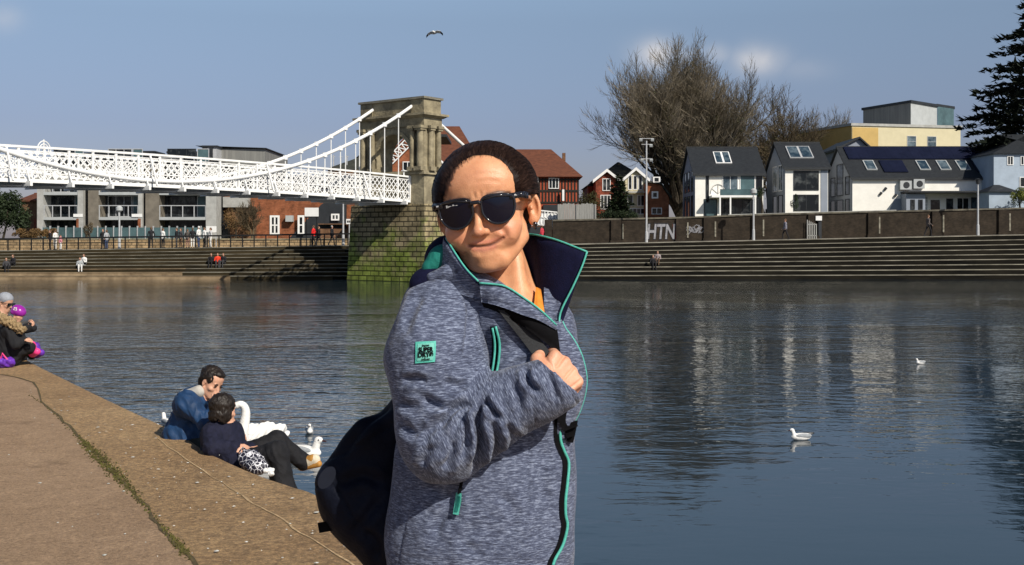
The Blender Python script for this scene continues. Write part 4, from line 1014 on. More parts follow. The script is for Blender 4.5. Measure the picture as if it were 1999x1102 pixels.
# --- orange brick range under the bridge
t_ = thing('brick_range', 'long orange brick building with white framed doors seen under the deck', 'building', (WX(560, 114), 114, 3))
mb = MB(); mb.box(WX(429, 114), WX(706, 114), 114, 124, 2.9, WZ(366, 114)); mb.build('wall', M['brick_orange'], t_)
mb = MB(); mb.box(WX(445, 113.8), WX(500, 113.8), 113.5, 113.997, 2.9, WZ(404, 113.8)); mb.build('brown_wall', M['brick_brown'], t_)
gable_r = MB(); gable_r.prism([(WX(425, 114), 113.4, WZ(366, 114) + .004), (WX(710, 114), 113.4, WZ(366, 114) + .004), (WX(710, 114), 119, WZ(345, 119)), (WX(425, 114), 119, WZ(345, 119))], (0, 0, .15)); gable_r.build('roof', M['slate'], t_)
mb = MB(); mb.prism([(WX(560, 113.7), 113.7, 3), (WX(628, 113.7), 113.7, WZ(398, 113.7)), (WX(668, 113.7), 113.7, WZ(376, 113.7)), (WX(676, 113.7), 113.7, WZ(376, 113.7)), (WX(676, 113.7), 113.7, 3)], (0, .29, 0)); mb.build('dark_lean_to', M['clad_dark'], t_)
px_win(t_, 527, 546, 420, 458, 113.99, 114, wht, M['glass_dark'], mv=1, mh=1, fr=.2)
px_win(t_, 583, 596, 420, 458, 113.5, 114, wht, M['glass_dark'], mv=0, mh=1, fr=.2)
px_win(t_, 648, 664, 417, 430, 113.5, 114, wht, M['glass_dark'], mv=1, fr=.15)
px_win(t_, 686, 694, 405, 414, 113.99, 114, wht, M['glass_blue'], mv=0)
mb = MB(); mb.box(WX(433, 113), WX(447, 113), 112.7, 113.49, 2.9, WZ(426, 113)); mb.build('dark_doorway', M['clad_dark'], t_)
mb = MB(); mb.box(WX(556, 113), WX(570, 113), 113.3, 113.99, WZ(432, 113), WZ(420, 113)); mb.build('wall_box', M['clad_grey2'], t_)
mb = MB(); mb.box(WX(622, 113), WX(680, 113), 112.6, 113.69, WZ(438, 113), WZ(436, 113)); mb.box(WX(625, 113), WX(690, 113), 112.9, 113.69, 3, WZ(446, 113)); mb.build('shelf_roof', M['brick_brown'], t_)
t_ = thing('slate_roof_house', 'dark slate roofed house just left of the stone pylon', 'house', (WX(690, 130), 130, 4))
gable_house(t_, WX(640, 130), WX(760, 130), 130, 139, 4, WZ(330, 130), WZ(300, 134), M['brick_brown'], M['slate_green'], None, hip=4)
mb = MB()
for q in (650, 664, 676): mb.box(WX(q, 131), WX(q + 2, 131), 131, 131.2, 8, WZ(302 + (q % 5), 131)); mb.box(WX(q - 3, 131), WX(q + 5, 131), 131.05, 131.1, WZ(306, 131), WZ(305, 131))
mb.build('aerial', M['galv'], t_)
t_ = thing('brown_house', 'small brown brick house half hidden by the evergreen at the left margin', 'house', (WX(68, 116), 116, 3))
gable_house(t_, WX(40, 116), WX(88, 116), 116, 124, 3, WZ(392, 116), WZ(380, 120), M['brick_brown'], M['tile_red'], None)
mb = MB(); mb.box(WX(66, 115), WX(92, 115), 115, 115.9, 3, WZ(427, 115)); mb.build('annex', M['brick_red'], t_)

# ------------------------------------------------------------------ street furniture
def lamp(px, py_b, py_t, D, zb, label, kind):
    X = WX(px, D); zt = WZ(py_t, D)
    t_ = thing('lamp_post', label, 'lamp post', (X, D, zb), 'lamp posts along the promenade' if kind != 'mast' else None)
    mb = MB(); mb.tube([(X, D, zb), (X, D, zb + .9), (X, D, zb + .95), (X, D, zt - .2)], [.13, .12, .085, .065], 10); mb.build('post', M['galv'], t_, smooth=False)
    if kind == 'globe':
        mb = MB(); mb.tube([(X, D, zt - .25), (X, D, zt - .1), (X, D, zt + .15), (X, D, zt + .3)], [.1, .28, .28, .12], 12); mb.build('lantern', M['clad_grey2'], t_)
    elif kind == 'arm':
        mb = MB(); mb.tube([(X, D, zt - .25), (X, D, zt), (X - .2, D, zt + .15), (X - .6, D, zt + .18)], .05, 6); mb.build('arm', M['galv'], t_)
        mb = MB(); mb.tube([(X - .5, D, zt + .18), (X - .6, D, zt + .17), (X - 1.0, D, zt + .16)], [.07, .13, .08], 8); mb.build('lantern', M['clad_grey2'], t_)
    elif kind == 'top':
        mb = MB(); mb.tube([(X, D, zt - .3), (X, D, zt + .1)], [.14, .2], 10); mb.tube([(X, D, zt + .1), (X, D, zt + .2)], [.26, .05], 10); mb.build('lantern', M['clad_dark'], t_)
    else:
        for z_, w_ in ((zt, .55), (zt - .5, .42), (zt - 1.75, .45)): mb = MB(); mb.bar((X - w_, D, z_), (X + w_, D, z_), .05, .05); mb.build('crossarm', M['galv'], t_)
        for (dx, z_) in ((-.5, zt), (.5, zt), (.38, zt - .5), (-.4, zt - 1.75), (.4, zt - 1.75)):
            mb = MB(); mb.obox((X + dx, D - .12, z_ - .12), (1, 0, 0), Vector((0, 1, .5)).normalized(), Vector((0, -.5, 1)).normalized(), .13, .10, .09); mb.build('floodlight', M['clad_grey2'], t_)
    return t_
lamp(1262, 470, 270, 97.5, ztop(WX(1262, 97.5)), 'tall grey floodlight mast with crossarms beside the graffiti', 'mast')
lamp(1471, 467, 374, 97.2, ztop(WX(1471, 97.2)), 'grey lamp post with round lantern in front of the leftmost white house', 'globe')
lamp(1909, 460, 352, 97.2, ztop(WX(1909, 97.2)), 'grey lamp post in front of the long white house near the right margin', 'top')
lamp(233, 486, 408, 97.2, ztop(WX(233, 97.2)), 'grey lamp post before the balconies of the apartment block', 'globe')
lamp(670, 475, 392, 97.2, ztop(WX(670, 97.2)), 'thick grey lamp post under the deck next to the stone pier', 'arm')
t_ = thing('information_board', 'white information board on legs behind the left railing', 'sign', (WX(608, 99), 99, 2.6))
mb = MB(); mb.box(WX(595, 99), WX(622, 99), 98.95, 99.02, WZ(422, 99), WZ(405, 99)); mb.build('board', M['sign_white'], t_)
mb = MB(); mb.box(WX(595, 99), WX(622, 99), 98.9, 99.06, WZ(424.5, 99), WZ(422.2, 99)); mb.box(WX(597, 99), WX(599, 99), 98.96, 99.04, 2.5, WZ(424.5, 99)); mb.box(WX(617, 99), WX(619, 99), 98.96, 99.04, 2.5, WZ(424.5, 99)); mb.build('frame', M['black_iron'], t_)
t_ = thing('street_sign', 'small white lettered sign board right of the thick lamp post', 'sign', (WX(682, 99), 99, 2.6))
mb = MB(); mb.box(WX(676, 99), WX(689, 99), 98.95, 99.0, WZ(437, 99), WZ(427, 99)); mb.build('board', M['sign_white'], t_)
mb = MB(); mb.box(WX(682, 99) - .04, WX(682, 99) + .04, 98.97, 99.05, 2.5, WZ(437, 99)); mb.build('post', M['galv'], t_)
mb = MB()
for i, x in enumerate((679, 682, 685)): mb.box(WX(x, 99) - .05, WX(x, 99) + .05, 98.93, 98.948, WZ(434, 99), WZ(430, 99))
mb.build('lettering', M['black_iron'], t_)
t_ = thing('white_banner', 'white banner hung beside the group of people on the left promenade', 'banner', (WX(412, 99), 99, 2.6))
mb = MB(); mb.box(WX(403, 99.5), WX(423, 99.5), 99.4, 99.45, WZ(453, 99.5), WZ(441, 99.5)); mb.build('cloth', M['sign_white'], t_)
mb = MB(); [mb.box(WX(q, 99.5) - .03, WX(q, 99.5) + .03, 99.46, 99.5, 2.5, WZ(441, 99.5)) for q in (404, 422)]; mb.build('posts', M['galv'], t_)
t_ = thing('garden_gate', 'pale gate and notice box set in the brick wall near the walking man', 'gate', (WX(1590, 99.8), 99.8, 3.1))
mb = MB(); x0 = WX(1576, 99.7); zz = ztop(x0)
for i in range(6): mb.bar((x0 + i * .16, 99.7, zz), (x0 + i * .16, 99.7, zz + 1.7 - .08 * i), .06, .05)
mb.bar((x0, 99.7, zz + .3), (x0 + .85, 99.7, zz + .3), .07, .05); mb.bar((x0, 99.7, zz + 1.3), (x0 + .85, 99.7, zz + 1.3), .07, .05); mb.build('bars', M['concrete'], t_)
mb = MB(); mb.box(WX(1592, 99.8), WX(1604, 99.8), 99.7, 99.97, WZ(430, 99.8), WZ(421, 99.8)); mb.build('notice_box', M['sign_white'], t_)
mb = MB(); mb.box(WX(1592, 99.8), WX(1604, 99.8), 99.8, 99.97, zz, WZ(431, 99.8)); mb.build('dark_panel', M['clad_dark'], t_)
# white handrail / planter strip along the wall under houses
t_ = thing('garden_wall', 'low white topped garden wall in front of the modern white houses', 'wall', (xpx(1560), 104, 5))
mb = MB(); mb.prism([(WX(1422, 104), 104, 4.6), (WX(1750, 104), 104, 4.6), (WX(1750, 104), 104, WZ(409, 104)), (WX(1422, 104), 104, WZ(418, 104))], (0, .3, 0)); mb.build('masonry', M['concrete'], t_)

# ------------------------------------------------------------------ vegetation
def bare_tree(name, label, base, H, spread, trunk_r, stems, seed, mats, ivy=0, levels=4, group=None, up=.25, twig=.03, kids=(5, 5, 4, 5), lean=0.0):
    t_ = thing(name, label, 'tree', base, group); rg = random.Random(seed); base = Vector(base)
    tr = MB(); tw = MB(); iv = MB(); tips = []
    def rv(): return Vector((rg.gauss(0, 1), rg.gauss(0, 1), rg.gauss(0, 1)))
    def grow(p, d, L, r, lv):
        n_ = 4 if lv < 3 else 3; pts = [p]; rad = [r]; q = p.copy(); dd = d.copy()
        for i in range(n_):
            dd = (dd + rv() * .13 + Vector((0, 0, up * (.35 if lv else .15)))).normalized(); q = q + dd * (L / n_); pts.append(q.copy()); rad.append(r * (1 - .62 * (i + 1) / n_))
        (tr if lv < 2 else tw).tube(pts, rad, 6 if lv < 2 else 3, cap=False)
        if lv >= levels: return
        if lv <= 2: tips.append((pts[2].copy(), lv))
        k = kids[lv]
        for j in range(k):
            f = .30 + .70 * (j + rg.random() * .8) / k; a = f * n_; i0 = min(int(a), n_ - 1); s = pts[i0].lerp(pts[i0 + 1], min(1, a - i0))
            dirn = (pts[i0 + 1] - pts[i0]).normalized(); pr = rv(); pr = (pr - dirn * pr.dot(dirn)).normalized()
            an = rg.uniform(.35, .85); nd = (dirn * math.cos(an) + pr * math.sin(an)).normalized()
            grow(s, nd, L * rg.uniform(.48, .68) * (1 if f < .8 else .85), max(rad[i0] * .55, twig * .5), lv + 1)
        grow(pts[-1], dd, L * .55, max(rad[-1], twig * .5), lv + 1)
    tr.tube([base - Vector((0, 0, .3)), base + Vector((0, 0, H * .05)), base + Vector((lean * .3, 0, H * .13))], [trunk_r * 1.25, trunk_r, trunk_r * .9], 10)
    for i in range(stems):
        a = 6.283 * i / stems + rg.uniform(-.3, .3); tilt = rg.uniform(.10, 1.0) if i else .05
        d = Vector((math.cos(a) * math.sin(tilt) * spread + lean, math.sin(a) * math.sin(tilt) * spread, math.cos(tilt))).normalized()
        grow(base + Vector((math.cos(a) * trunk_r * .5, math.sin(a) * trunk_r * .5, H * rg.uniform(.04, .14))), d, H * rg.uniform(.34, .44), trunk_r * rg.uniform(.35, .5), 0)
    tr.build('trunk', mats[0], t_, fix=False); tw.build('crown', mats[1], t_, fix=False)
    if ivy:
        for _ in range(ivy):
            c, lv = rg.choice(tips); s_ = rg.uniform(.3, .9)
            for _ in range(9):
                p = c + rv() * s_ * .6; a = rv().normalized() * .16; b = rv().normalized() * .16
                iv.add([p - a, p + b, p + a], [(0, 1, 2)])
        iv.build('ivy', mats[2], t_, fix=False)
    return t_
bare_tree('bare_tree', 'large spreading bare tree with many upright limbs behind the brick wall', (WX(1332, 132), 132, 4.6), 23.0, .66, .75, 24, 4, (M['bark'], M['twig_grey'], M['leaf_ivy']), ivy=620, kids=(6, 6, 5, 5), twig=.042, levels=4, up=.42, lean=.07)
bare_tree('bare_tree', 'grey bare tree immediately right of the large spreading tree', (WX(1500, 155), 155, 4.6), 21.5, .8, .45, 8, 9, (M['bark'], M['twig_brown'], M['leaf_ivy']), ivy=260, kids=(5, 5, 4, 4), twig=.055)
bare_tree('bare_tree', 'pale bare tree behind the left end of the cream block', (WX(1590, 172), 172, 4.6), 21.5, .7, .4, 7, 12, (M['bark'], M['twig_grey']), kids=(5, 5, 4, 4), twig=.06)
bare_tree('bare_tree', 'thin pale bare tree in front of the orange brick range', (WX(493, 106), 106, 3.0), 4.4, .9, .14, 5, 21, (M['twig_brown'], M['twig_brown']), kids=(4, 4, 4, 3), twig=.03)

def leafball(mb, c, rx, ry, rz, n_, size, rg, flat=0):
    for _ in range(n_):
        while True:
            p = Vector((rg.uniform(-1, 1), rg.uniform(-1, 1), rg.uniform(-1, 1)))
            if .35 < p.length < 1: break
        q = Vector((c[0] + p.x * rx, c[1] + p.y * ry, c[2] + p.z * rz))
        a = Vector((rg.gauss(0, 1), rg.gauss(0, 1), rg.gauss(0, 1) * (1 - flat))).normalized() * size * rg.uniform(.5, 1.3); b = Vector((rg.gauss(0, 1), rg.gauss(0, 1), rg.gauss(0, 1) * (1 - flat))).normalized() * size * rg.uniform(.4, 1)
        mb.add([q - a, q + b, q + a, q - b * .6], [(0, 1, 2), (0, 2, 3)])
def bush(name, label, cat, blobs, n_, size, m, seed, base, group=None, trunk=None):
    rg = random.Random(seed); t_ = thing(name, label, cat, base, group); mb = MB()
    tot = sum(b[1] ** 2 for b in blobs)
    for (c, r, rz) in blobs:
        k = max(4, int(9 * r)); sub = int(n_ * r * r / tot / k)
        for _ in range(k):
            d = Vector((rg.gauss(0, 1), rg.gauss(0, 1), rg.gauss(0, 1))).normalized(); cc = (c[0] + d.x * r * .6, c[1] + d.y * r * .6, c[2] + d.z * rz * .6)
            s_ = rg.uniform(.3, .6); leafball(mb, cc, r * s_, r * s_, rz * s_, sub, size, rg)
    mb.build('foliage', m, t_, fix=False)
    b = Vector(base); top = Vector(blobs[0][0]); mb = MB(); mb.tube([b, b.lerp(top, .5) + Vector((.1, 0, 0)), top], [trunk or .12, .09, .04], 6); mb.build('stem', M['bark'], t_, fix=False)
    return t_
bush('evergreen_tree', 'dark bushy evergreen under the bridge at the left margin', 'tree', [((WX(15, 103), 103, WZ(410, 103)), 2.1, 2.0), ((WX(-30, 103), 103, WZ(410, 103)), 2.3, 2.4), ((WX(38, 103), 103, WZ(425, 103)), 1.1, 1.6)], 12000, .13, M['leaf_green'], 31, (WX(5, 103), 103, 3.0))
bush('hedge', 'rusty brown winter hedge above the left railing', 'hedge', [((WX(q, 101.5), 101.5, WZ(455, 101.5)), .62, .52) for q in range(36, 112, 8)], 6000, .07, M['leaf_brown'], 32, (WX(70, 101.5), 101.5, 3.0))
bush('shrub', 'pale brown shrub against the terrace of the apartment block', 'shrub', [((WX(173, 104), 104, WZ(450, 104)), .45, .85)], 1200, .06, M['twig_brown'], 33, (WX(173, 104), 104, 3.0))
bush('shrub', 'brown ivy shrub against the brick wall left of the thin pale tree', 'shrub', [((WX(458, 112), 112, WZ(428, 112)), 1.1, 1.3), ((WX(480, 112), 112, WZ(440, 112)), 1.0, 1.0)], 2600, .08, M['leaf_brown'], 34, (WX(460, 112), 112, 3.0))
bush('yellow_shrub', 'yellow green leafy shrub at the right margin above the wall', 'shrub', [((WX(1988, 103), 103, WZ(382, 103)), .9, .9), ((WX(2010, 103), 103, WZ(378, 103)), 1.0, 1.2)], 3200, .09, M['leaf_yellow'], 35, (WX(1990, 103), 103, 5))
bush('dark_shrub', 'low dark shrubs between the board fence and the graffiti wall', 'shrub', [((WX(q, 101.4), 101.4, WZ(418, 101.4)), .75, .5) for q in (1172, 1192, 1212, 1236)], 3000, .07, M['leaf_green'], 36, (WX(1200, 101.4), 101.4, 4.6))
bush('thicket', 'brown scrub between the timber framed house and the brick villa', 'shrub', [((WX(q, 121), 121, WZ(395, 121)), 1.2, 1.4) for q in (1134, 1148, 1160)], 2600, .10, M['leaf_ivy'], 37, (WX(1145, 121), 121, 4.6))
bush('climbing_shrub', 'dark shrub beside the middle white house wall', 'shrub', [((xpx(1472), 109, zpx(376)), .5, 1.0), ((xpx(1536), 109, zpx(396)), .45, .9)], 1200, .07, M['leaf_green'], 38, (xpx(1474), 109, 5))
def conifer(name, label, base, H, Rm, seed, m, tiers, quads, size, droop=.15, top_frac=0, up=.2):
    t_ = thing(name, label, 'tree', base); rg = random.Random(seed); b = Vector(base)
    mb = MB(); mb.tube([b, b + Vector((.1, 0, H * .5)), b + Vector((0, 0, H))], [H * .022 + .05, H * .014 + .03, .03], 8); mb.build('trunk', M['bark'], t_, fix=False)
    br_ = MB(); lf = MB()
    for i in range(tiers):
        f = (i + .5) / tiers; z = H * (.10 + .88 * f); R_ = Rm * (1 - f) ** .82 * rg.uniform(.75, 1.08) + .25
        k = max(5, int(9 * (1 - f)) + 4)
        for j in range(k):
            a = rg.uniform(0, 6.283); r_ = R_ * rg.uniform(.62, 1.05)
            pts = []
            for s in range(6):
                u_ = s / 5; pts.append(b + Vector((math.cos(a) * r_ * u_, math.sin(a) * r_ * u_, z + r_ * (up * u_ - droop * 2 * u_ * u_))))
            br_.tube(pts, [.07 * (1 - .8 * s / 5) + .01 for s in range(6)], 3, cap=False)
            nq = int(quads * (r_ / Rm)) + 3
            for _ in range(nq):
                u_ = rg.uniform(.12, 1.04) ** .75; ii = min(int(u_ * 5), 4); p = pts[ii].lerp(pts[ii + 1], min(u_ * 5 - ii, 1.2))
                wd = .22 * r_ * (1.15 - u_) + .12
                p = p + Vector((-math.sin(a), math.cos(a), 0)) * rg.gauss(0, wd * .6) + Vector((0, 0, rg.gauss(0, .09) - abs(rg.gauss(0, .08))))
                oa = a + rg.gauss(0, .6); d = Vector((math.cos(oa), math.sin(oa), rg.gauss(.15, .35))) * size * rg.uniform(.6, 1.4); e = Vector((-math.sin(oa), math.cos(oa), rg.gauss(0, .5))) * size * .32
                lf.add([p - e, p + d, p + e], [(0, 1, 2)])
    br_.build('branches', M['bark'], t_, fix=False); lf.build('crown', m, t_, fix=False); return t_
conifer('cedar_tree', 'tall dark cedar with layered ragged branches at the right margin', (WX(2012, 118), 118, 4.8), 24.5, 11.5, 41, M['leaf_cedar'], 26, 150, .62, droop=.10, up=.22)
conifer('small_conifer', 'small dark conifer in front of the brick villa', (WX(1208, 106), 106, 4.6), 4.6, 1.5, 42, M['leaf_green'], 12, 60, .28)
# ------------------------------------------------------------------ people and birds
_mc = {}
def cm_(c, rough=.85, var=.15, scale=25, bump=0):
    k = (tuple(c), rough)
    if k not in _mc: _mc[k] = mat('cloth_%d' % len(_mc), c, rough, var, scale, bump=bump)
    return _mc[k]
HAIR = mat('dark_hair', (.018, .013, .010), .45, .4, 40, stretch=(1, 1, .2), bump=.01, bscale=60)
SKIN = mat('skin', (.60, .33, .22), .5, .08, 12); SKIN.node_tree.nodes['Principled BSDF'].inputs['Subsurface Weight'].default_value = .08
SKIN.node_tree.nodes['Principled BSDF'].inputs['Subsurface Radius'].default_value = (.02, .008, .004)
SHOE = cm_((.02, .02, .022)); BLACK = cm_((.012, .012, .014)); NAVY = cm_((.014, .016, .035))

def basis(fwd, up):
    """matrix with columns right(x), forward(y), up(z)"""
    y = Vector(fwd).normalized(); z = Vector(up); z = (z - y * z.dot(y)).normalized(); x = y.cross(z)
    return Matrix((x, y, z)).transposed()
def add_head(S, c, B, s=1.0, m=0, detail=1, k=.01):
    """c: point between the eyes' level and the skull centre; units cm in the head frame (x right, y forward, z up from eye level)"""
    c = Vector(c); u = .01 * s
    def T(x, y, z): return c + B @ Vector((x, y, z)) * u
    def E(x, y, z, rx, ry, rz, op='+', kk=k): S.ell(T(x, y, z), (rx * u, ry * u, rz * u), m, kk * s, op, rot=B)
    def C(a, b, ra, rb, op='+', kk=k): S.cap(T(*a), T(*b), ra * u, rb * u, m, kk * s, op)
    E(0, -1.6, 3.6, 7.3, 9.0, 7.8); E(0, 3.0, -2.5, 5.9, 5.4, 6.6, kk=.02); E(0, 3.6, 4.6, 5.9, 4.3, 4.8, kk=.02)
    E(0, 3.4, -7.2, 4.6, 4.7, 3.6, kk=.015); E(0, 6.4, -9.6, 1.7, 1.5, 1.4, kk=.012)
    for sx in (-1, 1):
        C((sx * 5.3, -.5, -4.8), (sx * 1.9, 5.8, -9.6), 1.7, 1.6, kk=.015)
        E(sx * 4.0, 5.5, -2.7, 2.3, 2.0, 1.7, kk=.012)
        E(sx * 3.2, 8.6, .1, 1.7, 1.1, 1.1, op='-', kk=.012)
        E(sx * 3.1, 6.9, 0, 1.35, 1.2, 1.15, kk=.003)
        E(sx * 3.0, 7.5, 1.9, 2.0, .7, .55, kk=.008)
        E(sx * 7.1, -.9, -1.0, .75, 1.7, 2.9, kk=.004)
        if detail: E(sx * 7.75, -.5, -.8, .5, .9, 1.7, op='-', kk=.003)
    C((0, 7.7, .8), (0, 9.7, -3.2), .75, 1.0, kk=.008); E(0, 9.9, -3.5, 1.15, 1.05, .95, kk=.004)
    for sx in (-1, 1): E(sx * 1.25, 8.8, -3.8, .75, .9, .65, kk=.003)
    E(0, 7.6, -6.1, 2.6, 1.2, .75, kk=.006); E(0, 7.5, -7.3, 2.1, 1.2, .8, kk=.006)
    if detail: C((-2.3, 8.3, -6.75), (2.3, 8.3, -6.75), .22, .22, op='-', kk=.003)
    return T
def add_hand(S, wrist, d, nrm_, s=1.0, m=0, curl=.6, side=1, spread=.12, k=.004):
    """d: direction of the hand, nrm_: back-of-hand direction, side: +1 thumb on the +x side"""
    y = Vector(d).normalized(); z = Vector(nrm_); z = (z - y * z.dot(y)).normalized(); x = y.cross(z) * side; w = Vector(wrist); u = .01 * s
    S.cap(w, w + y * 2 * u, 2.3 * u, 2.6 * u, m, .01 * s)
    for j, fx in enumerate((3.0, 1.0, -1.0, -2.9)):
        kn = w + y * (8.0 - .25 * abs(j - 1.2) * 2) * u + x * fx * u * .95
        S.cap(w + y * 1.5 * u + x * fx * .5 * u, kn, 1.35 * u, 1.05 * u, m, .010 * s)
        L = (4.2, 4.7, 4.4, 3.4)[j] * u; a = 0; p = kn; dd = y
        for q in range(3):
            a += curl * (1.0, 1.15, .8)[q] * (1 + .08 * j); ln = L * (1, .62, .5)[q]
            dd = (y * math.cos(a) - z * math.sin(a) + x * spread * (1.2 - j) * .3).normalized(); n_ = p + dd * ln
            S.cap(p, n_, (.98, .88, .78)[q] * u, (.88, .78, .68)[q] * u, m, k * s); p = n_
    t0 = w + y * 2.6 * u + x * 2.3 * u; t1 = t0 + (y * .75 + x * .62 - z * .35).normalized() * 3.6 * u; t2 = t1 + (y * .85 + x * .05 - z * .5).normalized() * 3.0 * u; t3 = t2 + (y * .8 - x * .35 - z * .5).normalized() * 2.4 * u
    S.cap(t0, t1, 1.5 * u, 1.15 * u, m, .008 * s); S.cap(t1, t2, 1.1 * u, 1.0 * u, m, k * s); S.cap(t2, t3, .98 * u, .8 * u, m, k * s)

def far_person(px, D, zf, yaw, pose, coat, legs, hair, label, h=1.70, group=None, hat=None, at=None):
    X = WX(px, D) if at is None else at
    t_ = thing('person', label, 'person', (X, D, zf), group)
    s = h / 1.72; ca, sa = math.cos(yaw), math.sin(yaw)
    def P(x, y, z): return np.array((X + (x * ca - y * sa) * s, D + (x * sa + y * ca) * s, zf + z * s))
    S = SDF(); rg = random.Random(int(px * 7 + 3))
    if pose == 'sit':
        hz = .12; hip = (0, 0, hz + .02); lean = .12
        def J(x, y, z): return P(x, y + lean * (z - .1), z)
        kn = .45
        for sx in (-1, 1):
            S.cap(P(sx * .09, .02, hz), P(sx * .12, .42, hz + .20), .085, .065, 1, .03); S.cap(P(sx * .12, .42, hz + .20), P(sx * .11, .50, -.20), .06, .045, 1, .02); S.cap(P(sx * .11, .48, -.24), P(sx * .12, .66, -.26), .045, .035, 3, .01)
        off = -.80
    else:
        def J(x, y, z): return P(x, y, z)
        st = .26 if pose == 'walk' else .03
        for sx in (-1, 1):
            S.cap(P(sx * .09, 0, .90), P(sx * .10, sx * st * .6 + .03, .48), .085, .06, 1, .03); S.cap(P(sx * .10, sx * st * .6 + .03, .48), P(sx * .10, sx * st - (.06 if pose == 'walk' else 0), .09), .06, .042, 1, .02); S.cap(P(sx * .10, sx * st - .04, .04), P(sx * .11, sx * st + .16, .035), .042, .035, 3, .01)
        off = 0
    def Q(x, y, z): return J(x, y, z + off)
    S.cap(Q(0, 0, .92), Q(0, 0, 1.12), .155, .14, 0, .03); S.cap(Q(-.09, 0, 1.34), Q(.09, 0, 1.34), .13, .13, 0, .04); S.cap(Q(0, 0, 1.1), Q(0, 0, 1.36), .15, .14, 0, .04)
    S.cap(Q(0, 0, 1.42), Q(0, .02, 1.55), .055, .05, 2, .02)
    for sx in (-1, 1):
        if pose == 'sit': e, w_ = (sx * .25, .12, 1.10), (sx * .12, .38, 1.10)
        else: e, w_ = (sx * .27, -.03 - sx * .05 * (pose == 'walk'), 1.12), (sx * .24, .12 + sx * .1 * (pose == 'walk'), .90)
        S.cap(Q(sx * .19, 0, 1.38), Q(*e), .062, .05, 0, .02); S.cap(Q(*e), Q(*w_), .05, .038, 0, .02)
        S.cap(Q(*w_), Q(w_[0], w_[1] + .05, w_[2] - .07), .034, .026, 2, .01)
    S.ell(Q(0, .02, 1.63), (.076 * s, .092 * s, .115 * s), 2, .02); S.cap(Q(0, .10, 1.62), Q(0, .125, 1.59), .014, .018, 2, .01)
    if pose == 'sit': pass
    S.build('body', [cm_(coat), cm_(legs), M['skin_far'], SHOE], t_, vox=.024)
    Hh = SDF(); Hh.ell(Q(0, -.01, 1.665), (.088 * s, .102 * s, .098 * s), 0, .01)
    if hair and not hat: Hh.ell(Q(0, -.06, 1.60), (.075 * s, .05 * s, .10 * s), 0, .02)
    Hh.cap(Q(0, .13, 1.57), Q(0, .12, 1.55), .05, .07, 0, .005, '-')
    Hh.build('hat' if hat else 'hair', [cm_(hat or hair)], t_, vox=.02)
    return t_
BK = (.015, .015, .018); DG = (.05, .05, .055); WHT = (.70, .70, .68); BR = (.12, .07, .04); DEN = (.04, .06, .12)
PG = 'people on the far promenade'
Yp = 97.4
def pr_(px, coat, legs, hair, label, pose='stand', yaw=0, h=1.7, hat=None, D=None):
    D = D or Yp; return far_person(px, D, ztop(WX(px, D)) + .012, yaw, pose, coat, legs, hair, label, h, PG, hat)
pr_(98, BK, BK, BR, 'person in black beside the person in a white coat at the far left railing', yaw=2)
pr_(108, WHT, WHT, BR, 'person in a long white coat at the far left railing', yaw=1.2)
pr_(118, (.6, .25, .28), WHT, BR, 'child in a pink top next to the white coated person', yaw=-1, h=1.25)
pr_(201, BK, BK, BR, 'person in dark clothes just left of the thin lamp post', yaw=3)
pr_(208, (.35, .36, .38), DEN, BR, 'person in pale grey leaning by the thin lamp post', yaw=1, h=1.62)
pr_(295, BK, BK, BR, 'tall person in black standing alone before the pale wall', yaw=.5, h=1.8)
pr_(318, WHT, BK, BR, 'person in a white top and black trousers left of the crowd', yaw=-.6)
pr_(345, BK, DG, BR, 'person in black at the left edge of the crowd', yaw=1.8)
pr_(353, DG, BR, BR, 'person in charcoal jacket with tan trousers in the crowd', yaw=2.4, h=1.66)
pr_(366, (.09, .08, .07), (.25, .14, .11), BR, 'person in brown coat and reddish trousers in the crowd', yaw=-.3, h=1.6)
pr_(376, BK, WHT, BR, 'person in black top and white trousers in the crowd', yaw=.3, h=1.7)
pr_(388, WHT, DEN, BR, 'person in white jacket and white hat in the middle of the crowd', yaw=1.2, h=1.82, hat=WHT)
pr_(399, WHT, BK, BR, 'person in bulky white coat at the right of the crowd', yaw=-.9, h=1.72)
pr_(411, (.5, .5, .5), WHT, BR, 'person in grey top beside the hung white banner', yaw=2, h=1.68)
pr_(612, (.62, .02, .02), BK, BR, 'person in a bright red coat near the stone pier', yaw=1.3, h=1.74, pose='walk')
pr_(622, BK, BK, BR, 'person in black walking right behind the red coat', yaw=-1.3, h=1.66, pose='walk')
pr_(648, BK, BK, BR, 'person in black with grey cap beside the thick lamp post', yaw=-1.5, h=1.7, pose='walk', hat=(.35, .35, .35))
pr_(1058, (.45, .04, .06), BK, BR, 'person in red by the dark gateway behind the woman', yaw=1, h=1.6, D=98.6)
pr_(1533, (.17, .17, .21), BK, BR, 'walker in greyish purple top carrying a pale bag by the garden gate', yaw=1.5, h=1.76, pose='walk')
pr_(1812, (.10, .085, .08), BK, BR, 'walker in brown jacket striding in front of the long white house', yaw=-1.4, h=1.84, pose='walk')
SG = 'people sitting on the far river steps'
def sit_(px, ys, coat, legs, label, yaw=math.pi, hat=None, dx=0):
    best = min(range(2, NS), key=lambda i: abs(HY + (CZ - ztop(WX(px, 92)) * i / NS) / (YB + (i - 1) * TR + .45) * F - ys))
    D = YB + (best - 1) * TR + .35
    return far_person(px, D, ztop(WX(px, D)) * best / NS + .005, yaw, 'sit', coat, legs, BR, label, 1.68, SG, hat)
sit_(12, 523, DG, BK, 'person in dark grey sitting on the steps at the left margin', math.pi + .5)
sit_(27, 517, BK, BK, 'person in black sitting higher on the steps at the left margin', math.pi - .4)
sit_(156, 522, (.33, .35, .36), WHT, 'person in grey with pale trousers sitting on the left steps', math.pi + .4)
sit_(165, 519, WHT, BK, 'person in white top and black trousers sitting on the left steps', math.pi - .2)
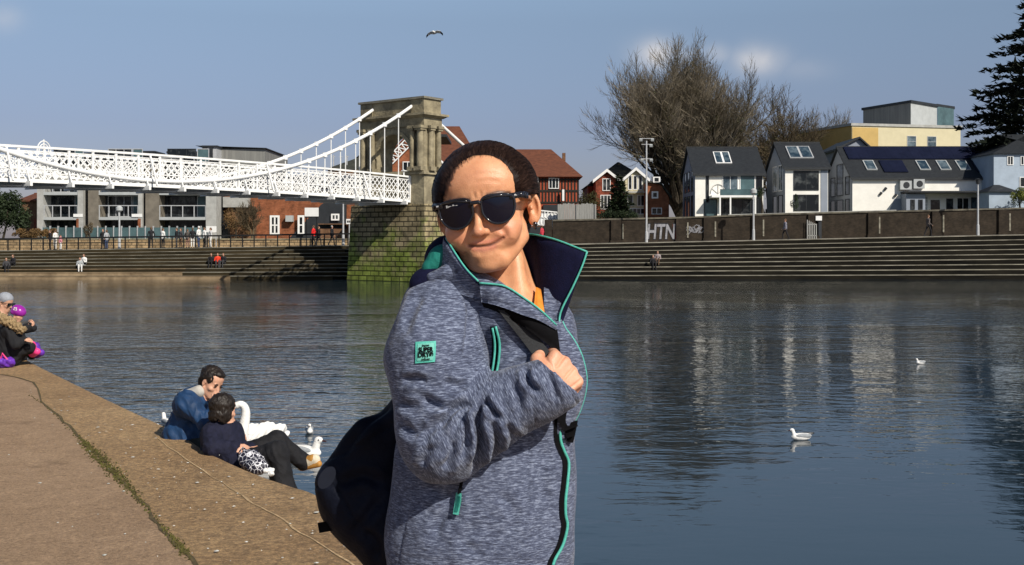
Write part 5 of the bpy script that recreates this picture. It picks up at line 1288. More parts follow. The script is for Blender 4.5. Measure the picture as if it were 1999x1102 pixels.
sit_(425, 519, (.75, .05, .02), DG, 'person in bright orange red coat sitting on the steps', math.pi + .2)
sit_(413, 516, BK, BK, 'person in black sitting left of the red coat on the steps', math.pi)
sit_(437, 516, BK, DG, 'person in black sitting right of the red coat on the steps', math.pi - .2)
sit_(1274, 516, BK, BK, 'person in black sitting on the right steps below the mast', math.pi + .2)
sit_(1284, 515, (.28, .24, .24), BR, 'person in pale brown sitting on the right steps below the mast', math.pi - .2)

# ---- seated man in the blue jacket
BLUE = mat('blue_jacket_cloth', (.012, .042, .11), .6, .25, 7, bump=.006, bscale=22)
GREYH = cm_((.42, .40, .36))
t_ = thing('person', 'seated man in blue jacket and grey hood with a hand to his chin', 'person', W(372, 900, 8.75))
S = SDF()
hip = W(366, 892, 8.72)
hc = W(413, 746, 8.66); Bh = basis((.76, -.50, -.40), (.25, .05, 1))
add_head(S, hc, Bh, 1.0, 2, detail=1)
S.cap(W(398, 768, 8.70), W(410, 752, 8.70), .056, .055, 2, .02)
S.cap(hip, W(362, 845, 8.70), .15, .145, 0, .06); S.cap(W(362, 845, 8.70), W(376, 798, 8.70), .145, .125, 0, .06)
S.cap(W(366, 788, 8.56), W(386, 786, 8.86), .105, .10, 0, .05); S.cap(W(378, 782, 8.7), W(392, 772, 8.7), .11, .075, 0, .04)
S.cap(W(365, 790, 8.52), W(402, 824, 8.46), .074, .060, 0, .03); S.cap(W(402, 824, 8.46), W(421, 792, 8.50), .056, .044, 0, .02)
S.cap(W(388, 788, 8.9), W(425, 822, 8.95), .075, .058, 0, .03); S.cap(W(425, 822, 8.95), W(452, 842, 8.9), .055, .045, 0, .02)
add_hand(S, W(423, 787, 8.50), (.15, .1, 1), (.5, -.8, .2), .80, 2, curl=.85, side=-1)
add_hand(S, W(454, 843, 8.9), (1, 0, -.3), (0, -.5, 1), .95, 2, curl=.5, side=1)
for o_, dy in ((0, -.10), (8, .12)):
    S.cap(W(372, 880, 8.72 + dy), W(440 + o_, 856, 8.95 + dy), .10, .075, 1, .03); S.cap(W(440 + o_, 856, 8.95 + dy), W(448 + o_, 950, 9.1 + dy), .07, .055, 1, .02)
    S.cap(W(448 + o_, 962, 9.1 + dy), W(478 + o_, 966, 9.1 + dy), .05, .04, 3, .01)
def folds(amp, sc, seed):
    def f(V, N):
        def g(v):
            p_ = Vector((v[0] * sc + seed, v[1] * sc, v[2] * sc * .8 + v[0] * sc * .6)); return mnoise.noise(p_) + .5 * (1 - 3 * abs(mnoise.noise(p_ * 1.7 + Vector((3, 1, 7)))))
        return V + N * np.array([amp * g(v) for v in V])[:, None]
    return f
def cloth(S, skinm, amp, sc, seed):
    f = folds(amp, sc, seed)
    def g(V, N):
        k = np.isin(S.mats(V), skinm); out = f(V, N); out[k] = V[k]; return out
    return g
S.build('body', [BLUE, cm_((.03, .035, .03)), SKIN, SHOE], t_, vox=.0065, post=cloth(S, (2,), .017, 9, 3))
def hairblob(t_, c, B, s, parts, m, vox=.006, seed=0, amp=.008, name='hair'):
    Hh = SDF(); u = .01 * s
    for (x, y, z, rx, ry, rz, op) in parts:
        Hh.ell(Vector(c) + B @ Vector((x, y, z)) * u, (rx * u, ry * u, rz * u), 0, .008, op, rot=B)
    def f(V, N):
        return V + N * np.array([amp * .7 * mnoise.noise(Vector(v) * 38 + Vector((seed, 0, 0))) + amp * .7 * mnoise.noise(Vector((v[0] * 150, v[1] * 150, v[2] * 40))) for v in V])[:, None]
    return Hh.build(name, m, t_, vox=vox, post=f, smooth_it=0)
hairblob(t_, hc, Bh, 1, [(0, -2.0, 4.4, 8.2, 9.7, 8.3, '+'), (0, 4.0, 9.0, 5.2, 4.0, 2.6, '+'), (0, -7, -1.5, 6.2, 4, 6, '+'), (0, 9.5, -.6, 6.6, 7.2, 7.2, '-'), (0, 2, -8, 9, 6, 7, '-'), (7.5, 0, -1.5, 2, 3, 3.2, '-'), (-7.5, 0, -1.5, 2, 3, 3.2, '-')], HAIR, amp=.009)
S = SDF(); S.cap(W(364, 775, 8.64), W(388, 764, 8.62), .055, .05, 0, .04); S.cap(W(364, 772, 8.78), W(392, 762, 8.80), .05, .05, 0, .04); S.cap(W(360, 774, 8.66), W(362, 772, 8.78), .045, .04, 0, .04)
S.build('hood', GREYH, t_, vox=.008)
mb = MB()
for sx in (-1, 1):
    c = hc + Bh @ Vector((sx * .031, .081, .003)); mb.tube([c - Bh.col[0] * .012, c, c + Bh.col[0] * .012], [.003, .0055, .003], 6)
    c = hc + Bh @ Vector((sx * .031, .084, .021)); mb.tube([c - Bh.col[0] * .018, c + Bh.col[2] * .003, c + Bh.col[0] * .018], [.002, .0045, .002], 5)
mb.build('eyes_and_brows', HAIR, t_)

# ---- seated woman with black bob, legs crossed
COAT = mat('navy_coat_wool', (.009, .010, .026), .85, .3, 30, bump=.004)
t_ = thing('person', 'seated person with black bobbed hair, navy coat and crossed black trousered legs', 'person', W(440, 910, 8.2))
S = SDF(); hc = W(436, 798, 8.16); Bh = basis((.75, .62, -.18), (.05, 0, 1))
add_head(S, hc, Bh, .95, 2, detail=0)
S.cap(W(434, 835, 8.2), W(435, 812, 8.18), .055, .05, 2, .02)
S.cap(W(432, 905, 8.22), W(436, 870, 8.22), .165, .15, 0, .06); S.cap(W(418, 847, 8.16), W(452, 845, 8.30), .095, .09, 0, .06); S.cap(W(434, 875, 8.2), W(436, 842, 8.2), .14, .10, 0, .06)
S.cap(W(412, 850, 8.08), W(416, 876, 7.96), .078, .062, 0, .03); S.cap(W(414, 874, 7.96), W(456, 872, 7.98), .062, .046, 0, .03)
S.cap(W(456, 852, 8.32), W(470, 880, 8.34), .07, .055, 0, .03); S.cap(W(470, 880, 8.34), W(488, 878, 8.2), .052, .042, 0, .02)
S.cap(W(448, 890, 8.02), W(486, 915, 7.92), .09, .05, 0, .05)     # skirt of the coat on the kerb
S.cap(W(430, 900, 8.3), W(470, 918, 8.2), .12, .07, 0, .05)
add_hand(S, W(458, 872, 7.98), (1, .05, -.05), (0, -.5, .85), .88, 2, curl=.45, side=1)
add_hand(S, W(489, 877, 8.18), (.9, -.2, -.1), (0, -.3, 1), .88, 2, curl=.6, side=-1)
# crossed leg
S.cap(W(470, 898, 8.25), W(541, 862, 8.35), .10, .078, 1, .04); S.cap(W(541, 862, 8.35), W(592, 901, 8.42), .072, .062, 1, .03)
S.cap(W(592, 902, 8.42), W(598, 905, 8.42), .032, .030, 2, .01)
# standing leg, wide hem
S.cap(W(470, 912, 8.0), W(540, 884, 7.95), .10, .082, 1, .04); S.cap(W(540, 884, 7.95), W(556, 960, 7.9), .075, .085, 1, .04); S.cap(W(546, 900, 7.95), W(562, 965, 7.88), .04, .05, 1, .03)
S.cap(W(556, 980, 7.92), W(585, 992, 8.0), .05, .04, 3, .01)
S.build('body', [COAT, mat('black_trousers', (.010, .010, .012), .8, .3, 30, bump=.004), SKIN, SHOE], t_, vox=.0065, post=cloth(S, (2,), .008, 10, 9))
hairblob(t_, hc, Bh, .95, [(0, -1.8, 3.2, 8.8, 10.2, 9.2, '+'), (-6.6, -1.0, -3.8, 2.6, 5.5, 6.5, '+'), (6.6, -1.0, -3.8, 2.6, 5.5, 6.5, '+'), (0, -6.6, -4.0, 7.0, 3.8, 6.5, '+'), (0, 10, -3.5, 5.6, 6.8, 8.6, '-')], HAIR, amp=.008, seed=4)
SHW = mat('cream_trainer', (.62, .55, .42), .6, .15, 30); SHY = mat('tan_trainer_panel', (.45, .22, .05), .6, .2, 30)
S = SDF(); S.cap(W(590, 906, 8.42), W(616, 896, 8.40), .042, .036, 0, .02); S.cap(W(590, 911, 8.42), W(622, 905, 8.39), .028, .026, 1, .01); S.cap(W(600, 900, 8.42), W(610, 896, 8.4), .038, .034, 1, .02); S.cap(W(589, 898, 8.42), W(591, 906, 8.42), .042, .042, 0, .02)
S.build('shoe', [SHW, SHY], t_, vox=.006)
# patterned bag between them
bagm = bpy.data.materials.new('patterned_cloth'); bagm.use_nodes = True; n = bagm.node_tree.nodes; l = bagm.node_tree.links
t0 = n.new('ShaderNodeTexCoord'); v0 = n.new('ShaderNodeTexVoronoi'); v0.feature = 'DISTANCE_TO_EDGE'; v0.inputs['Scale'].default_value = 34; l.new(t0.outputs['Object'], v0.inputs['Vector'])
c0 = n.new('ShaderNodeValToRGB'); c0.color_ramp.elements[0].position = .035; c0.color_ramp.elements[1].position = .06; c0.color_ramp.elements[0].color = (.75, .75, .78, 1); c0.color_ramp.elements[1].color = (.015, .015, .03, 1); l.new(v0.outputs[0], c0.inputs[0]); l.new(c0.outputs[0], n['Principled BSDF'].inputs['Base Color'])
t_ = thing('cloth_bag', 'black and white patterned cloth bag on the kerb beside the navy coat', 'bag', W(500, 915, 7.75))
S = SDF(); S.ell(W(492, 900, 7.82), (.10, .07, .075), 0, .02, rot=Matrix.Rotation(.5, 3, 'Y')); S.ell(W(502, 910, 7.74), (.075, .06, .06), 0, .03)
S.build('bag_body', bagm, t_, vox=.008, post=folds(.006, 25, 2))
mb = MB(); mb.tube([W(474, 893, 7.86), W(468, 880, 7.9), W(474, 873, 7.95), W(484, 880, 7.9), W(488, 890, 7.85)], .006, 6); mb.build('handle', bagm, t_)
t_ = thing('food_wrapper', 'crumpled white paper wrapper lying on the quay lip by the black trouser leg', 'wrapper', W(522, 928, 7.45))
S = SDF(); S.ell((WX(524, 7.3), 7.3, 1.515), (.034, .03, .016), 0, .01); S.ell((WX(531, 7.25), 7.22, 1.512), (.024, .02, .012), 0, .01)
S.build('paper', mat('white_paper', (.75, .75, .73), .7, .15, 30), t_, vox=.006, post=folds(.008, 45, 7), smooth_it=0)

# ---- adult with grey beanie and child in purple helmet at the left margin
t_ = thing('person', 'adult in grey beanie and black coat sitting at the left margin', 'person', W(-5, 700, 14.0))
S = SDF(); hc = W(11, 590, 14.0); Bh = basis((.93, -.30, -.28), (.1, 0, 1)); add_head(S, hc, Bh, 1.0, 2, detail=0)
S.cap(W(0, 618, 14.0), W(6, 605, 14.0), .065, .06, 2, .02)
S.cap(W(-18, 690, 14.0), W(-12, 650, 14.0), .20, .18, 0, .06); S.cap(W(-14, 640, 13.85), W(-4, 632, 14.2), .13, .12, 0, .06); S.cap(W(-12, 650, 14.0), W(-4, 625, 14.0), .17, .12, 0, .06)
S.cap(W(-12, 636, 13.8), W(4, 668, 13.75), .09, .075, 0, .03); S.cap(W(4, 668, 13.75), W(38, 668, 13.8), .072, .055, 0, .03)
S.cap(W(0, 636, 14.3), W(38, 655, 14.4), .09, .065, 0, .03)
add_hand(S, W(40, 667, 13.8), (1, 0, .1), (0, -.4, 1), 1, 2, curl=.5)
for dy in (-.1, .12): S.cap(W(-10, 688, 14 + dy), W(36, 680, 14.1 + dy), .10, .08, 1, .04); S.cap(W(36, 680, 14.1 + dy), W(44, 720, 14.6 + dy), .08, .06, 1, .03)
S.build('body', [BLACK, BLACK, SKIN, SHOE], t_, vox=.011, post=cloth(S, (2,), .014, 8, 5))
hairblob(t_, hc, Bh, 1, [(0, -1.4, 5.0, 8.2, 9.6, 7.6, '+'), (0, -4.5, 0.5, 7.8, 6.5, 5.5, '+'), (0, 9.6, -1.2, 7, 6.5, 6.4, '-')], mat('grey_knit', (.30, .32, .36), .9, .15, 60, bump=.004), vox=.008, amp=.002, name='beanie')
mb = MB()
for sx in (-1, 1):
    c = hc + Bh @ Vector((sx * .033, .092, .0)); mb.obox(c, Bh.col[0], Bh.col[1], Bh.col[2], .028, .004, .019); 
    mb.bar(hc + Bh @ Vector((sx * .062, .088, .008)), hc + Bh @ Vector((sx * .078, -.01, .005)), .006, .004)
mb.build('sunglasses', M['glass_dark'], t_)
t_ = thing('person', 'child in purple helmet and black fur hooded coat at the left margin', 'person', W(28, 700, 13.6))
S = SDF(); hc = W(35, 613, 13.6); Bh = basis((.85, -.2, -.45), (.25, 0, 1)); add_head(S, hc, Bh, .82, 2, detail=0)
S.cap(W(18, 690, 13.6), W(22, 655, 13.6), .17, .15, 0, .06); S.cap(W(18, 645, 13.5), W(28, 642, 13.8), .09, .09, 0, .05)
S.cap(W(20, 645, 13.45), W(30, 672, 13.4), .07, .06, 0, .03); S.cap(W(30, 672, 13.4), W(46, 662, 13.45), .055, .045, 0, .03)
S.cap(W(32, 645, 13.8), W(54, 640, 13.9), .065, .055, 0, .03); S.cap(W(54, 640, 13.9), W(64, 640, 13.9), .05, .042, 0, .02)
add_hand(S, W(64, 640, 13.9), (.15, -.1, 1), (1, 0, 0), .85, 2, curl=.7); add_hand(S, W(47, 662, 13.45), (1, 0, .1), (0, -.3, 1), .8, 2, curl=.6)
S.cap(W(20, 688, 13.55), W(56, 678, 13.6), .09, .07, 0, .03); S.cap(W(56, 678, 13.6), W(63, 692, 13.9), .06, .05, 0, .02)
S.cap(W(20, 688, 13.75), W(50, 682, 13.8), .09, .07, 0, .03)
S.build('body', [BLACK, BLACK, SKIN, SHOE], t_, vox=.011, post=cloth(S, (2,), .014, 8, 5))
PUR = mat('purple_shell', (.28, .02, .30), .25, .1, 5, coat=.5); PNK = mat('pink_rubber', (.75, .05, .22), .4, .15, 12); PUD = mat('violet_nylon', (.12, .03, .35), .5, .3, 12)
hairblob(t_, hc, Bh, .82, [(0, -1.2, 5.0, 9.6, 11.4, 8.8, '+'), (0, -4.5, 1.0, 9.0, 7.5, 6.0, '+'), (0, 12, -4.5, 8, 8, 6.5, '-'), (0, 0, -8, 12, 12, 7.0, '-')], PUR, vox=.008, amp=0, name='helmet')
mb = MB(); c = hc + Bh @ Vector((.055, -.02, .10)); 
for k_ in range(5): mb.obox(hc + Bh @ Vector((.074, -.015 + .018 * math.cos(k_ * 1.257), .062 + .018 * math.sin(k_ * 1.257))), Bh.col[0], Bh.col[1], Bh.col[2], .004, .007, .007)
mb.build('flower_mark', M['sign_white'], t_)
S = SDF(); S.cap(W(-2, 618, 13.5), W(22, 630, 13.42), .045, .05, 0, .02); S.cap(W(22, 630, 13.42), W(42, 643, 13.42), .05, .042, 0, .02)
S.build('fur_trim', mat('tan_fur', (.45, .32, .17), .95, .4, 45, bump=.02), t_, vox=.01, post=folds(.03, 45, 3), smooth_it=0)
for (a, b, c_, m_) in ((64, 682, 13.7, PNK), (72, 684, 13.85, PUD)):
    S = SDF(); S.cap(W(a - 2, b - 9, c_), W(a, b + 6, c_), .05, .055, 0, .02); S.cap(W(a, b + 6, c_), W(a + 8, b + 4, c_ - .05), .05, .045, 0, .02); S.build('boot', m_, t_, vox=.012)
t_ = thing('rucksack', 'small violet rucksack lying on the path at the left margin', 'bag', (WX(10, 13.9), 13.9, GZ))
S = SDF(); S.ell((WX(8, 13.4), 13.4, GZ + .06), (.13, .08, .065), 0, .02); S.build('bag_body', PUD, t_, vox=.012, post=folds(.02, 18, 5)); mb = MB(); mb.tube([(WX(0, 13.35), 13.35, GZ + .08), (WX(6, 13.35), 13.33, GZ + .17), (WX(16, 13.35), 13.35, GZ + .08)], .012, 6); mb.build('strap', PNK, t_)

# ---- swan
WF = mat('white_feathers', (.80, .79, .76), .7, .08, 8, bump=.006, bscale=40); GF = mat('grey_feathers', (.30, .32, .34), .7, .15, 20); BF = mat('black_feathers', (.015, .015, .018), .6, .2, 20)
BEAK = mat('orange_beak', (.55, .14, .02), .4, .1, 20); DBEAK = mat('dark_beak', (.05, .02, .02), .4, .1, 20)
D = 15.6
t_ = thing('swan', 'white swan with raised curved neck beside the seated pair', 'swan', (WX(498, D), D, 0))
S = SDF(); Bs = basis((-.62, -.78, 0), (0, 0, 1)); bc = Vector((WX(504, D), D, .12))
S.ell(bc, (.20, .42, .20), 0, .05, rot=Bs); S.ell(bc + Bs @ Vector((0, .22, .06)), (.15, .22, .17), 0, .08, rot=Bs); S.ell(bc + Bs @ Vector((0, -.40, .12)), (.09, .16, .05), 0, .06, rot=Bs @ Matrix.Rotation(-.35, 3, 'X'))
nk = [W(474, 870, D - .28), W(473, 848, D - .33), W(477, 826, D - .33), W(480, 806, D - .33), W(477, 793, D - .33), W(469, 788, D - .34), W(463, 791, D - .34)]
nk = [Vector(p_) for p_ in cr_interp(nk, 3)]
for i, (a, b) in enumerate(zip(nk[:-1], nk[1:])):
    f = i / (len(nk) - 1); r0 = .06 * (1 - f) ** 1.5 + .032; S.cap(a, b, r0, .06 * (1 - (i + 1) / (len(nk) - 1)) ** 1.5 + .032, 0, .02)
S.ell(nk[-1] + Vector((-.02, 0, 0)), (.062, .042, .045), 0, .02)
S.build('body', WF, t_, vox=.012)
for sx in (-1, 1):
    S = SDF(); R_ = Bs @ Matrix.Rotation(sx * .35, 3, 'Y')
    S.ell(bc + Bs @ Vector((sx * .16, -.02, .17)), (.05, .29, .17), 0, .03, rot=R_); S.ell(bc + Bs @ Vector((sx * .11, -.24, .25)), (.04, .18, .09), 0, .05, rot=R_)
    def fth(V, N):
        q = (V - np.array(bc)) @ np.array(Bs); return V + N * (.005 * np.sin(q[:, 1] * 60 + q[:, 2] * 35))[:, None]
    S.build('wing', WF, t_, vox=.011, post=fth)
S = SDF(); h_ = nk[-1]; S.cap(h_ + Vector((-.055, -.005, -.004)), h_ + Vector((-.135, -.02, -.022)), .024, .014, 0, .01); S.build('beak', BEAK, t_, vox=.006)
S = SDF(); S.ell(h_ + Vector((-.075, -.008, .016)), .018, 0, .01); S.ell(h_ + Vector((-.045, -.036, .008)), .010, 0, .004); S.build('eye_and_knob', BF, t_, vox=.005)
# ---- gulls on the water
def gull(px, py, D, yaw, label, s=1.0, headm=None, up=0):
    X = WX(px, D); t_ = thing('gull', label, 'gull', (X, D, 0), 'gulls on the river')
    B = Matrix.Rotation(yaw, 3, 'Z'); o = Vector((X, D, 0))
    def T(x, y, z): return o + B @ Vector((x, y, z)) * s     # facing -x
    S = SDF(); S.ell(T(0, 0, .045), (.155 * s, .062 * s, .058 * s), 0, .02, rot=B); S.cap(T(-.10, 0, .06), T(-.125, 0, .14), .036 * s, .028 * s, 0, .02); S.ell(T(-.135, 0, .150), (.036 * s, .027 * s, .028 * s), 0, .01, rot=B); S.cap(T(.10, 0, .07), T(.20, 0, .095), .03 * s, .010 * s, 0, .02)
    S.build('body', WF, t_, vox=.008)
    for sy in (-1, 1):
        S = SDF(); S.ell(T(.035, sy * .045, .068), (.125 * s, .022 * s, .034 * s), 0, .01, rot=B); S.cap(T(.12, sy * .03, .085), T(.21, sy * .012, .10), .016 * s, .006 * s, 1, .01); S.build('wing', [GF, BF], t_, vox=.007)
    S = SDF(); S.cap(T(-.165, 0, .146), T(-.20, 0, .140), .009 * s, .005 * s, 0, .004); S.build('beak', headm or DBEAK, t_, vox=.004)
    S = SDF(); [S.ell(T(-.145, sy * .026, .155), .006 * s, 0, .002) for sy in (-1, 1)]; S.build('eyes', BF, t_, vox=.003)
    return t_
gull(1563, 858, 17.0, .1, 'white gull floating on the calm blue water right of the woman')
gull(1797, 708, 27.5, .3, 'tiny distant gull on the water below the reflection of the long house', .8)
gull(604, 845, 17.6, 1.75, 'small gull seen from behind between the swan and the rucksack', .95)
gull(592, 886, 15.6, 2.9, 'white gull right behind the tan shoe of the seated person', 1.7)
gull(326, 830, 18.3, -.9, 'upright white gull at the water edge left of the blue jacket', 1.15)
gull(322, 842, 17.6, .5, 'low white gull in front of the upright gull left of the blue jacket', .9)
# ---- flying gull
D = 62; o = W(847, 62, D)
t_ = thing('flying_gull', 'gull gliding with bent wings high in the blue sky', 'gull', o)
S = SDF(); S.ell(o + Vector((-.02, 0, -.02)), (.10, .24, .075), 0, .03); S.ell(o + Vector((-.03, -.25, -.01)), .05, 0, .04); S.cap(o + Vector((0, .2, 0)), o + Vector((.02, .36, 0)), .04, .02, 0, .03)
S.build('body', WF, t_, vox=.016)
for sx in (-1, 1):
    pts = [(0, 0), (.18, .07), (.36, .04), (.50, -.10)] if sx > 0 else [(0, 0), (.16, .02), (.32, -.08), (.42, -.22)]
    mb = MB(); ch = [.20, .19, .15, .04]
    vs = []
    for (x, z), c in zip(pts, ch):
        for (yy, zz) in ((-c * .4, 0), (0, .022), (c, -.05 * 0), (0, -.012)): vs.append(o + Vector((sx * x, yy, z + zz + (0 if yy <= 0 else -.10))))
    fs = [(i * 4 + k, i * 4 + (k + 1) % 4, (i + 1) * 4 + (k + 1) % 4, (i + 1) * 4 + k) for i in range(3) for k in range(4)] + [(0, 1, 2, 3), (12, 13, 14, 15)]
    mb.add(vs, fs); mb.m = [0] * 4 + [0] * 4 + [1] * 4 + [0, 1]; mb.build('wing', [WF, BF], t_)
# ------------------------------------------------------------------ the woman in the foreground
D0 = 2.0; SC = D0 / F
def U(px, py, w=0): return W(px, py, D0 - w * SC)
def pxy(V):
    V = np.asarray(V); return CX + V[:, 0] / V[:, 1] * F, HY - (V[:, 2] - CZ) / V[:, 1] * F
def creaser(lst, base=None, front=True):
    """(points px, half width px, depth m): presses folds and seams into the cloth or skin"""
    def f(V, N):
        if base is not None: V = base(V, N)
        x, y = pxy(V); d = np.zeros(len(V))
        view = V - np.array([0, 0, CZ]); view /= np.linalg.norm(view, axis=1)[:, None]
        fr = np.clip(-(N * view).sum(1) * 2.5, 0, 1) if front else 1
        for pts, hw, dep in lst:
            P = [np.array(p_[:2], float) for p_ in (cr_interp([(*q, 0) for q in pts], 4) if len(pts) > 2 else pts)]
            best = np.full(len(V), 1e9); tt = np.zeros(len(V)); n_ = len(P) - 1
            for i in range(n_):
                a, b = P[i], P[i + 1]; ba = b - a; L = ba @ ba + 1e-9
                t = np.clip(((x - a[0]) * ba[0] + (y - a[1]) * ba[1]) / L, 0, 1)
                dd = np.hypot(x - a[0] - t * ba[0], y - a[1] - t * ba[1]); k = dd < best; best[k] = dd[k]; tt[k] = (i + t[k]) / n_
            env = np.clip(np.sin(np.pi * np.clip(tt, .02, .98)) * 1.8, 0, 1) if hw > 3 else 1
            g = np.exp(-(best / hw) ** 2); sh = np.exp(-((best - 1.9 * hw) / (1.1 * hw)) ** 2) * .45 if hw > 3 else 0
            d += (-g + sh) * dep * env * (1.45 if hw > 5 and dep > .0035 else 1)
        return V + N * (d * fr)[:, None]
    return f
def joined(objs, name):
    bm = bmesh.new(); 
    for o in objs: bm.from_mesh(o.data)
    me = objs[0].data; bm.to_mesh(me); bm.free()
    for o in objs[1:]: bpy.data.objects.remove(o)
    objs[0].name = name; return objs[0]

woman = thing('person', 'woman in sunglasses and heather blue zipped jacket gripping a strap, large in the foreground', 'person', (WX(945, D0), D0 + .02, GZ))
# ---- materials
def skin_mat():
    m = bpy.data.materials.new('sunlit_skin'); m.use_nodes = True; n = m.node_tree.nodes; l = m.node_tree.links; p = n['Principled BSDF']
    a = n.new('ShaderNodeAttribute'); a.attribute_name = 'tint'
    t = n.new('ShaderNodeTexCoord'); nt = n.new('ShaderNodeTexNoise'); nt.inputs['Scale'].default_value = 45; nt.inputs['Detail'].default_value = 8; nt.inputs['Roughness'].default_value = .6; l.new(t.outputs['Object'], nt.inputs['Vector'])
    cr = n.new('ShaderNodeValToRGB'); cr.color_ramp.elements[0].position = .3; cr.color_ramp.elements[1].position = .7; cr.color_ramp.elements[0].color = (.84, .76, .72, 1); cr.color_ramp.elements[1].color = (1.10, 1.12, 1.12, 1); l.new(nt.outputs['Fac'], cr.inputs[0])
    mx = n.new('ShaderNodeMixRGB'); mx.blend_type = 'MULTIPLY'; mx.inputs[0].default_value = 1; l.new(a.outputs['Color'], mx.inputs[1]); l.new(cr.outputs[0], mx.inputs[2]); l.new(mx.outputs[0], p.inputs['Base Color'])
    p.inputs['Subsurface Weight'].default_value = .10; p.inputs['Subsurface Radius'].default_value = (.010, .004, .002); p.inputs['Subsurface Scale'].default_value = 1.0
    p.inputs['Roughness'].default_value = .42; p.inputs['Specular IOR Level'].default_value = .45
    b = n.new('ShaderNodeTexNoise'); b.inputs['Scale'].default_value = 500; b.inputs['Detail'].default_value = 4; l.new(t.outputs['Object'], b.inputs['Vector'])
    bp = n.new('ShaderNodeBump'); bp.inputs['Distance'].default_value = .0006; l.new(b.outputs['Fac'], bp.inputs['Height']); l.new(bp.outputs[0], p.inputs['Normal'])
    return m
SK = skin_mat()
def heather(name, rot=0.0, dark=1.0):
    m = bpy.data.materials.new(name); m.use_nodes = True; n = m.node_tree.nodes; l = m.node_tree.links; p = n['Principled BSDF']
    t = n.new('ShaderNodeTexCoord'); r = n.new('ShaderNodeMapping'); r.inputs['Rotation'].default_value = (0, rot, 0); l.new(t.outputs['Object'], r.inputs[0])
    def nz_(sx, sz, det):
        mp = n.new('ShaderNodeMapping'); mp.inputs['Scale'].default_value = (sx, sx, sz); l.new(r.outputs[0], mp.inputs[0])
        q = n.new('ShaderNodeTexNoise'); q.inputs['Scale'].default_value = 1; q.inputs['Detail'].default_value = det; q.inputs['Roughness'].default_value = .6; l.new(mp.outputs[0], q.inputs['Vector']); return q.outputs['Fac']
    a = nz_(80, 540, 3); b = nz_(260, 800, 2); c = nz_(9, 20, 2)
    def ma(op, x, y):
        q = n.new('ShaderNodeMath'); q.operation = op
        for i, v in ((0, x), (1, y)):
            if isinstance(v, (int, float)): q.inputs[i].default_value = v
            else: l.new(v, q.inputs[i])
        return q.outputs[0]
    f = ma('ADD', ma('ADD', ma('MULTIPLY', a, .68), ma('MULTIPLY', b, .24)), ma('MULTIPLY', c, .08))
    cr = n.new('ShaderNodeValToRGB'); e = cr.color_ramp.elements; e[0].position = .35; e[0].color = (.014 * dark, .019 * dark, .042 * dark, 1); e[1].position = .66; e[1].color = (.27 * dark, .315 * dark, .43 * dark, 1)
    k = e.new(.50); k.color = (.068 * dark, .085 * dark, .145 * dark, 1); l.new(f, cr.inputs[0]); l.new(cr.outputs[0], p.inputs['Base Color'])
    p.inputs['Roughness'].default_value = .85; p.inputs['Sheen Weight'].default_value = .15
    bp = n.new('ShaderNodeBump'); bp.inputs['Distance'].default_value = .0012; l.new(f, bp.inputs['Height'])
    w_ = n.new('ShaderNodeTexNoise'); w_.inputs['Scale'].default_value = 16; w_.inputs['Detail'].default_value = 3; l.new(t.outputs['Object'], w_.inputs['Vector'])
    b2 = n.new('ShaderNodeBump'); b2.inputs['Distance'].default_value = .010; l.new(w_.outputs['Fac'], b2.inputs['Height']); l.new(b2.outputs[0], bp.inputs['Normal']); l.new(bp.outputs[0], p.inputs['Normal'])
    return m
HB = heather('heather_cloth'); HF = heather('heather_cloth_forearm', R(-62)); 
NAVI = mat('navy_lining', (.006, .007, .028), .9, .2, 60, spec=.15, bump=.0008, bscale=400)
TEAL = mat('teal_tape', (.085, .44, .36), .5, .12, 200, bump=.0006, bscale=600)
TEALD = mat('green_lining', (.01, .16, .13), .8, .2, 30, bump=.002)
BLK = mat('black_tape_and_shadow', (.004, .004, .005), .9, .2, 100, spec=.1)
WEB = mat('grey_webbing', (.028, .030, .033), .8, .2, 8, stretch=(30, 30, 200), bump=.0008)
BAGM = mat('dark_navy_nylon', (.004, .0058, .014), .7, .3, 9, bump=.003, bscale=60, spec=.15)
METAL = mat('dark_metal', (.08, .08, .09), .2, .2, 30, metal=1.0)

# ---- head
KX = 1.10
hc = U(951, 410, 0); BH = basis((-.17, -.985, -.07), (-.135, 0, 1))
S = SDF(); HS = 1.0
def T(x, y, z): return hc + BH @ Vector((x * KX, y, z)) * .01 * HS
def E(x, y, z, rx, ry, rz, op='+', k=.010, m=0): S.ell(T(x, y, z), (rx * KX * .01, ry * .01, rz * .01), m, k, op, rot=BH)
def Cc(a, b, ra, rb, op='+', k=.010, m=0): S.cap(T(*a), T(*b), ra * .01, rb * .01, m, k, op)
E(0, -1.4, 3.7, 7.2, 9.0, 7.8); E(0, 3.2, -2.2, 5.6, 5.2, 6.4, k=.02); E(0, 3.9, 4.8, 6.1, 4.3, 5.0, k=.02)
E(0, 3.6, -6.2, 4.35, 4.2, 3.7, k=.018); E(0, 6.6, -8.8, 1.75, 1.6, 1.7, k=.014)
for sx in (-1, 1):
    Cc((sx * 4.6, -.5, -3.8), (sx * 1.8, 5.4, -8.6), 1.5, 1.5, k=.02)
    E(sx * 3.9, 5.5, -2.9, 2.1, 1.9, 1.7, k=.022); E(sx * 3.4, 6.5, -4.3, 1.8, 1.35, 1.5, k=.022)
    E(sx * 3.2, 8.8, .1, 1.7, 1.0, 1.0, op='-', k=.010); E(sx * 3.15, 6.9, 0, 1.35, 1.25, 1.2, k=.003)
    E(sx * 3.0, 7.4, 1.9, 2.1, .7, .5, k=.010)
    # ear: helix, concha, lobe
    E(sx * 7.5, -1.1, -.6, 1.15, .75, 2.7, k=.005); E(sx * 7.6, -.45, -.4, .62, .60, 1.7, op='-', k=.003); E(sx * 7.1, -.9, -2.9, .75, .6, .95, k=.004); E(sx * 7.2, .1, -.6, .35, .5, .55, k=.003)
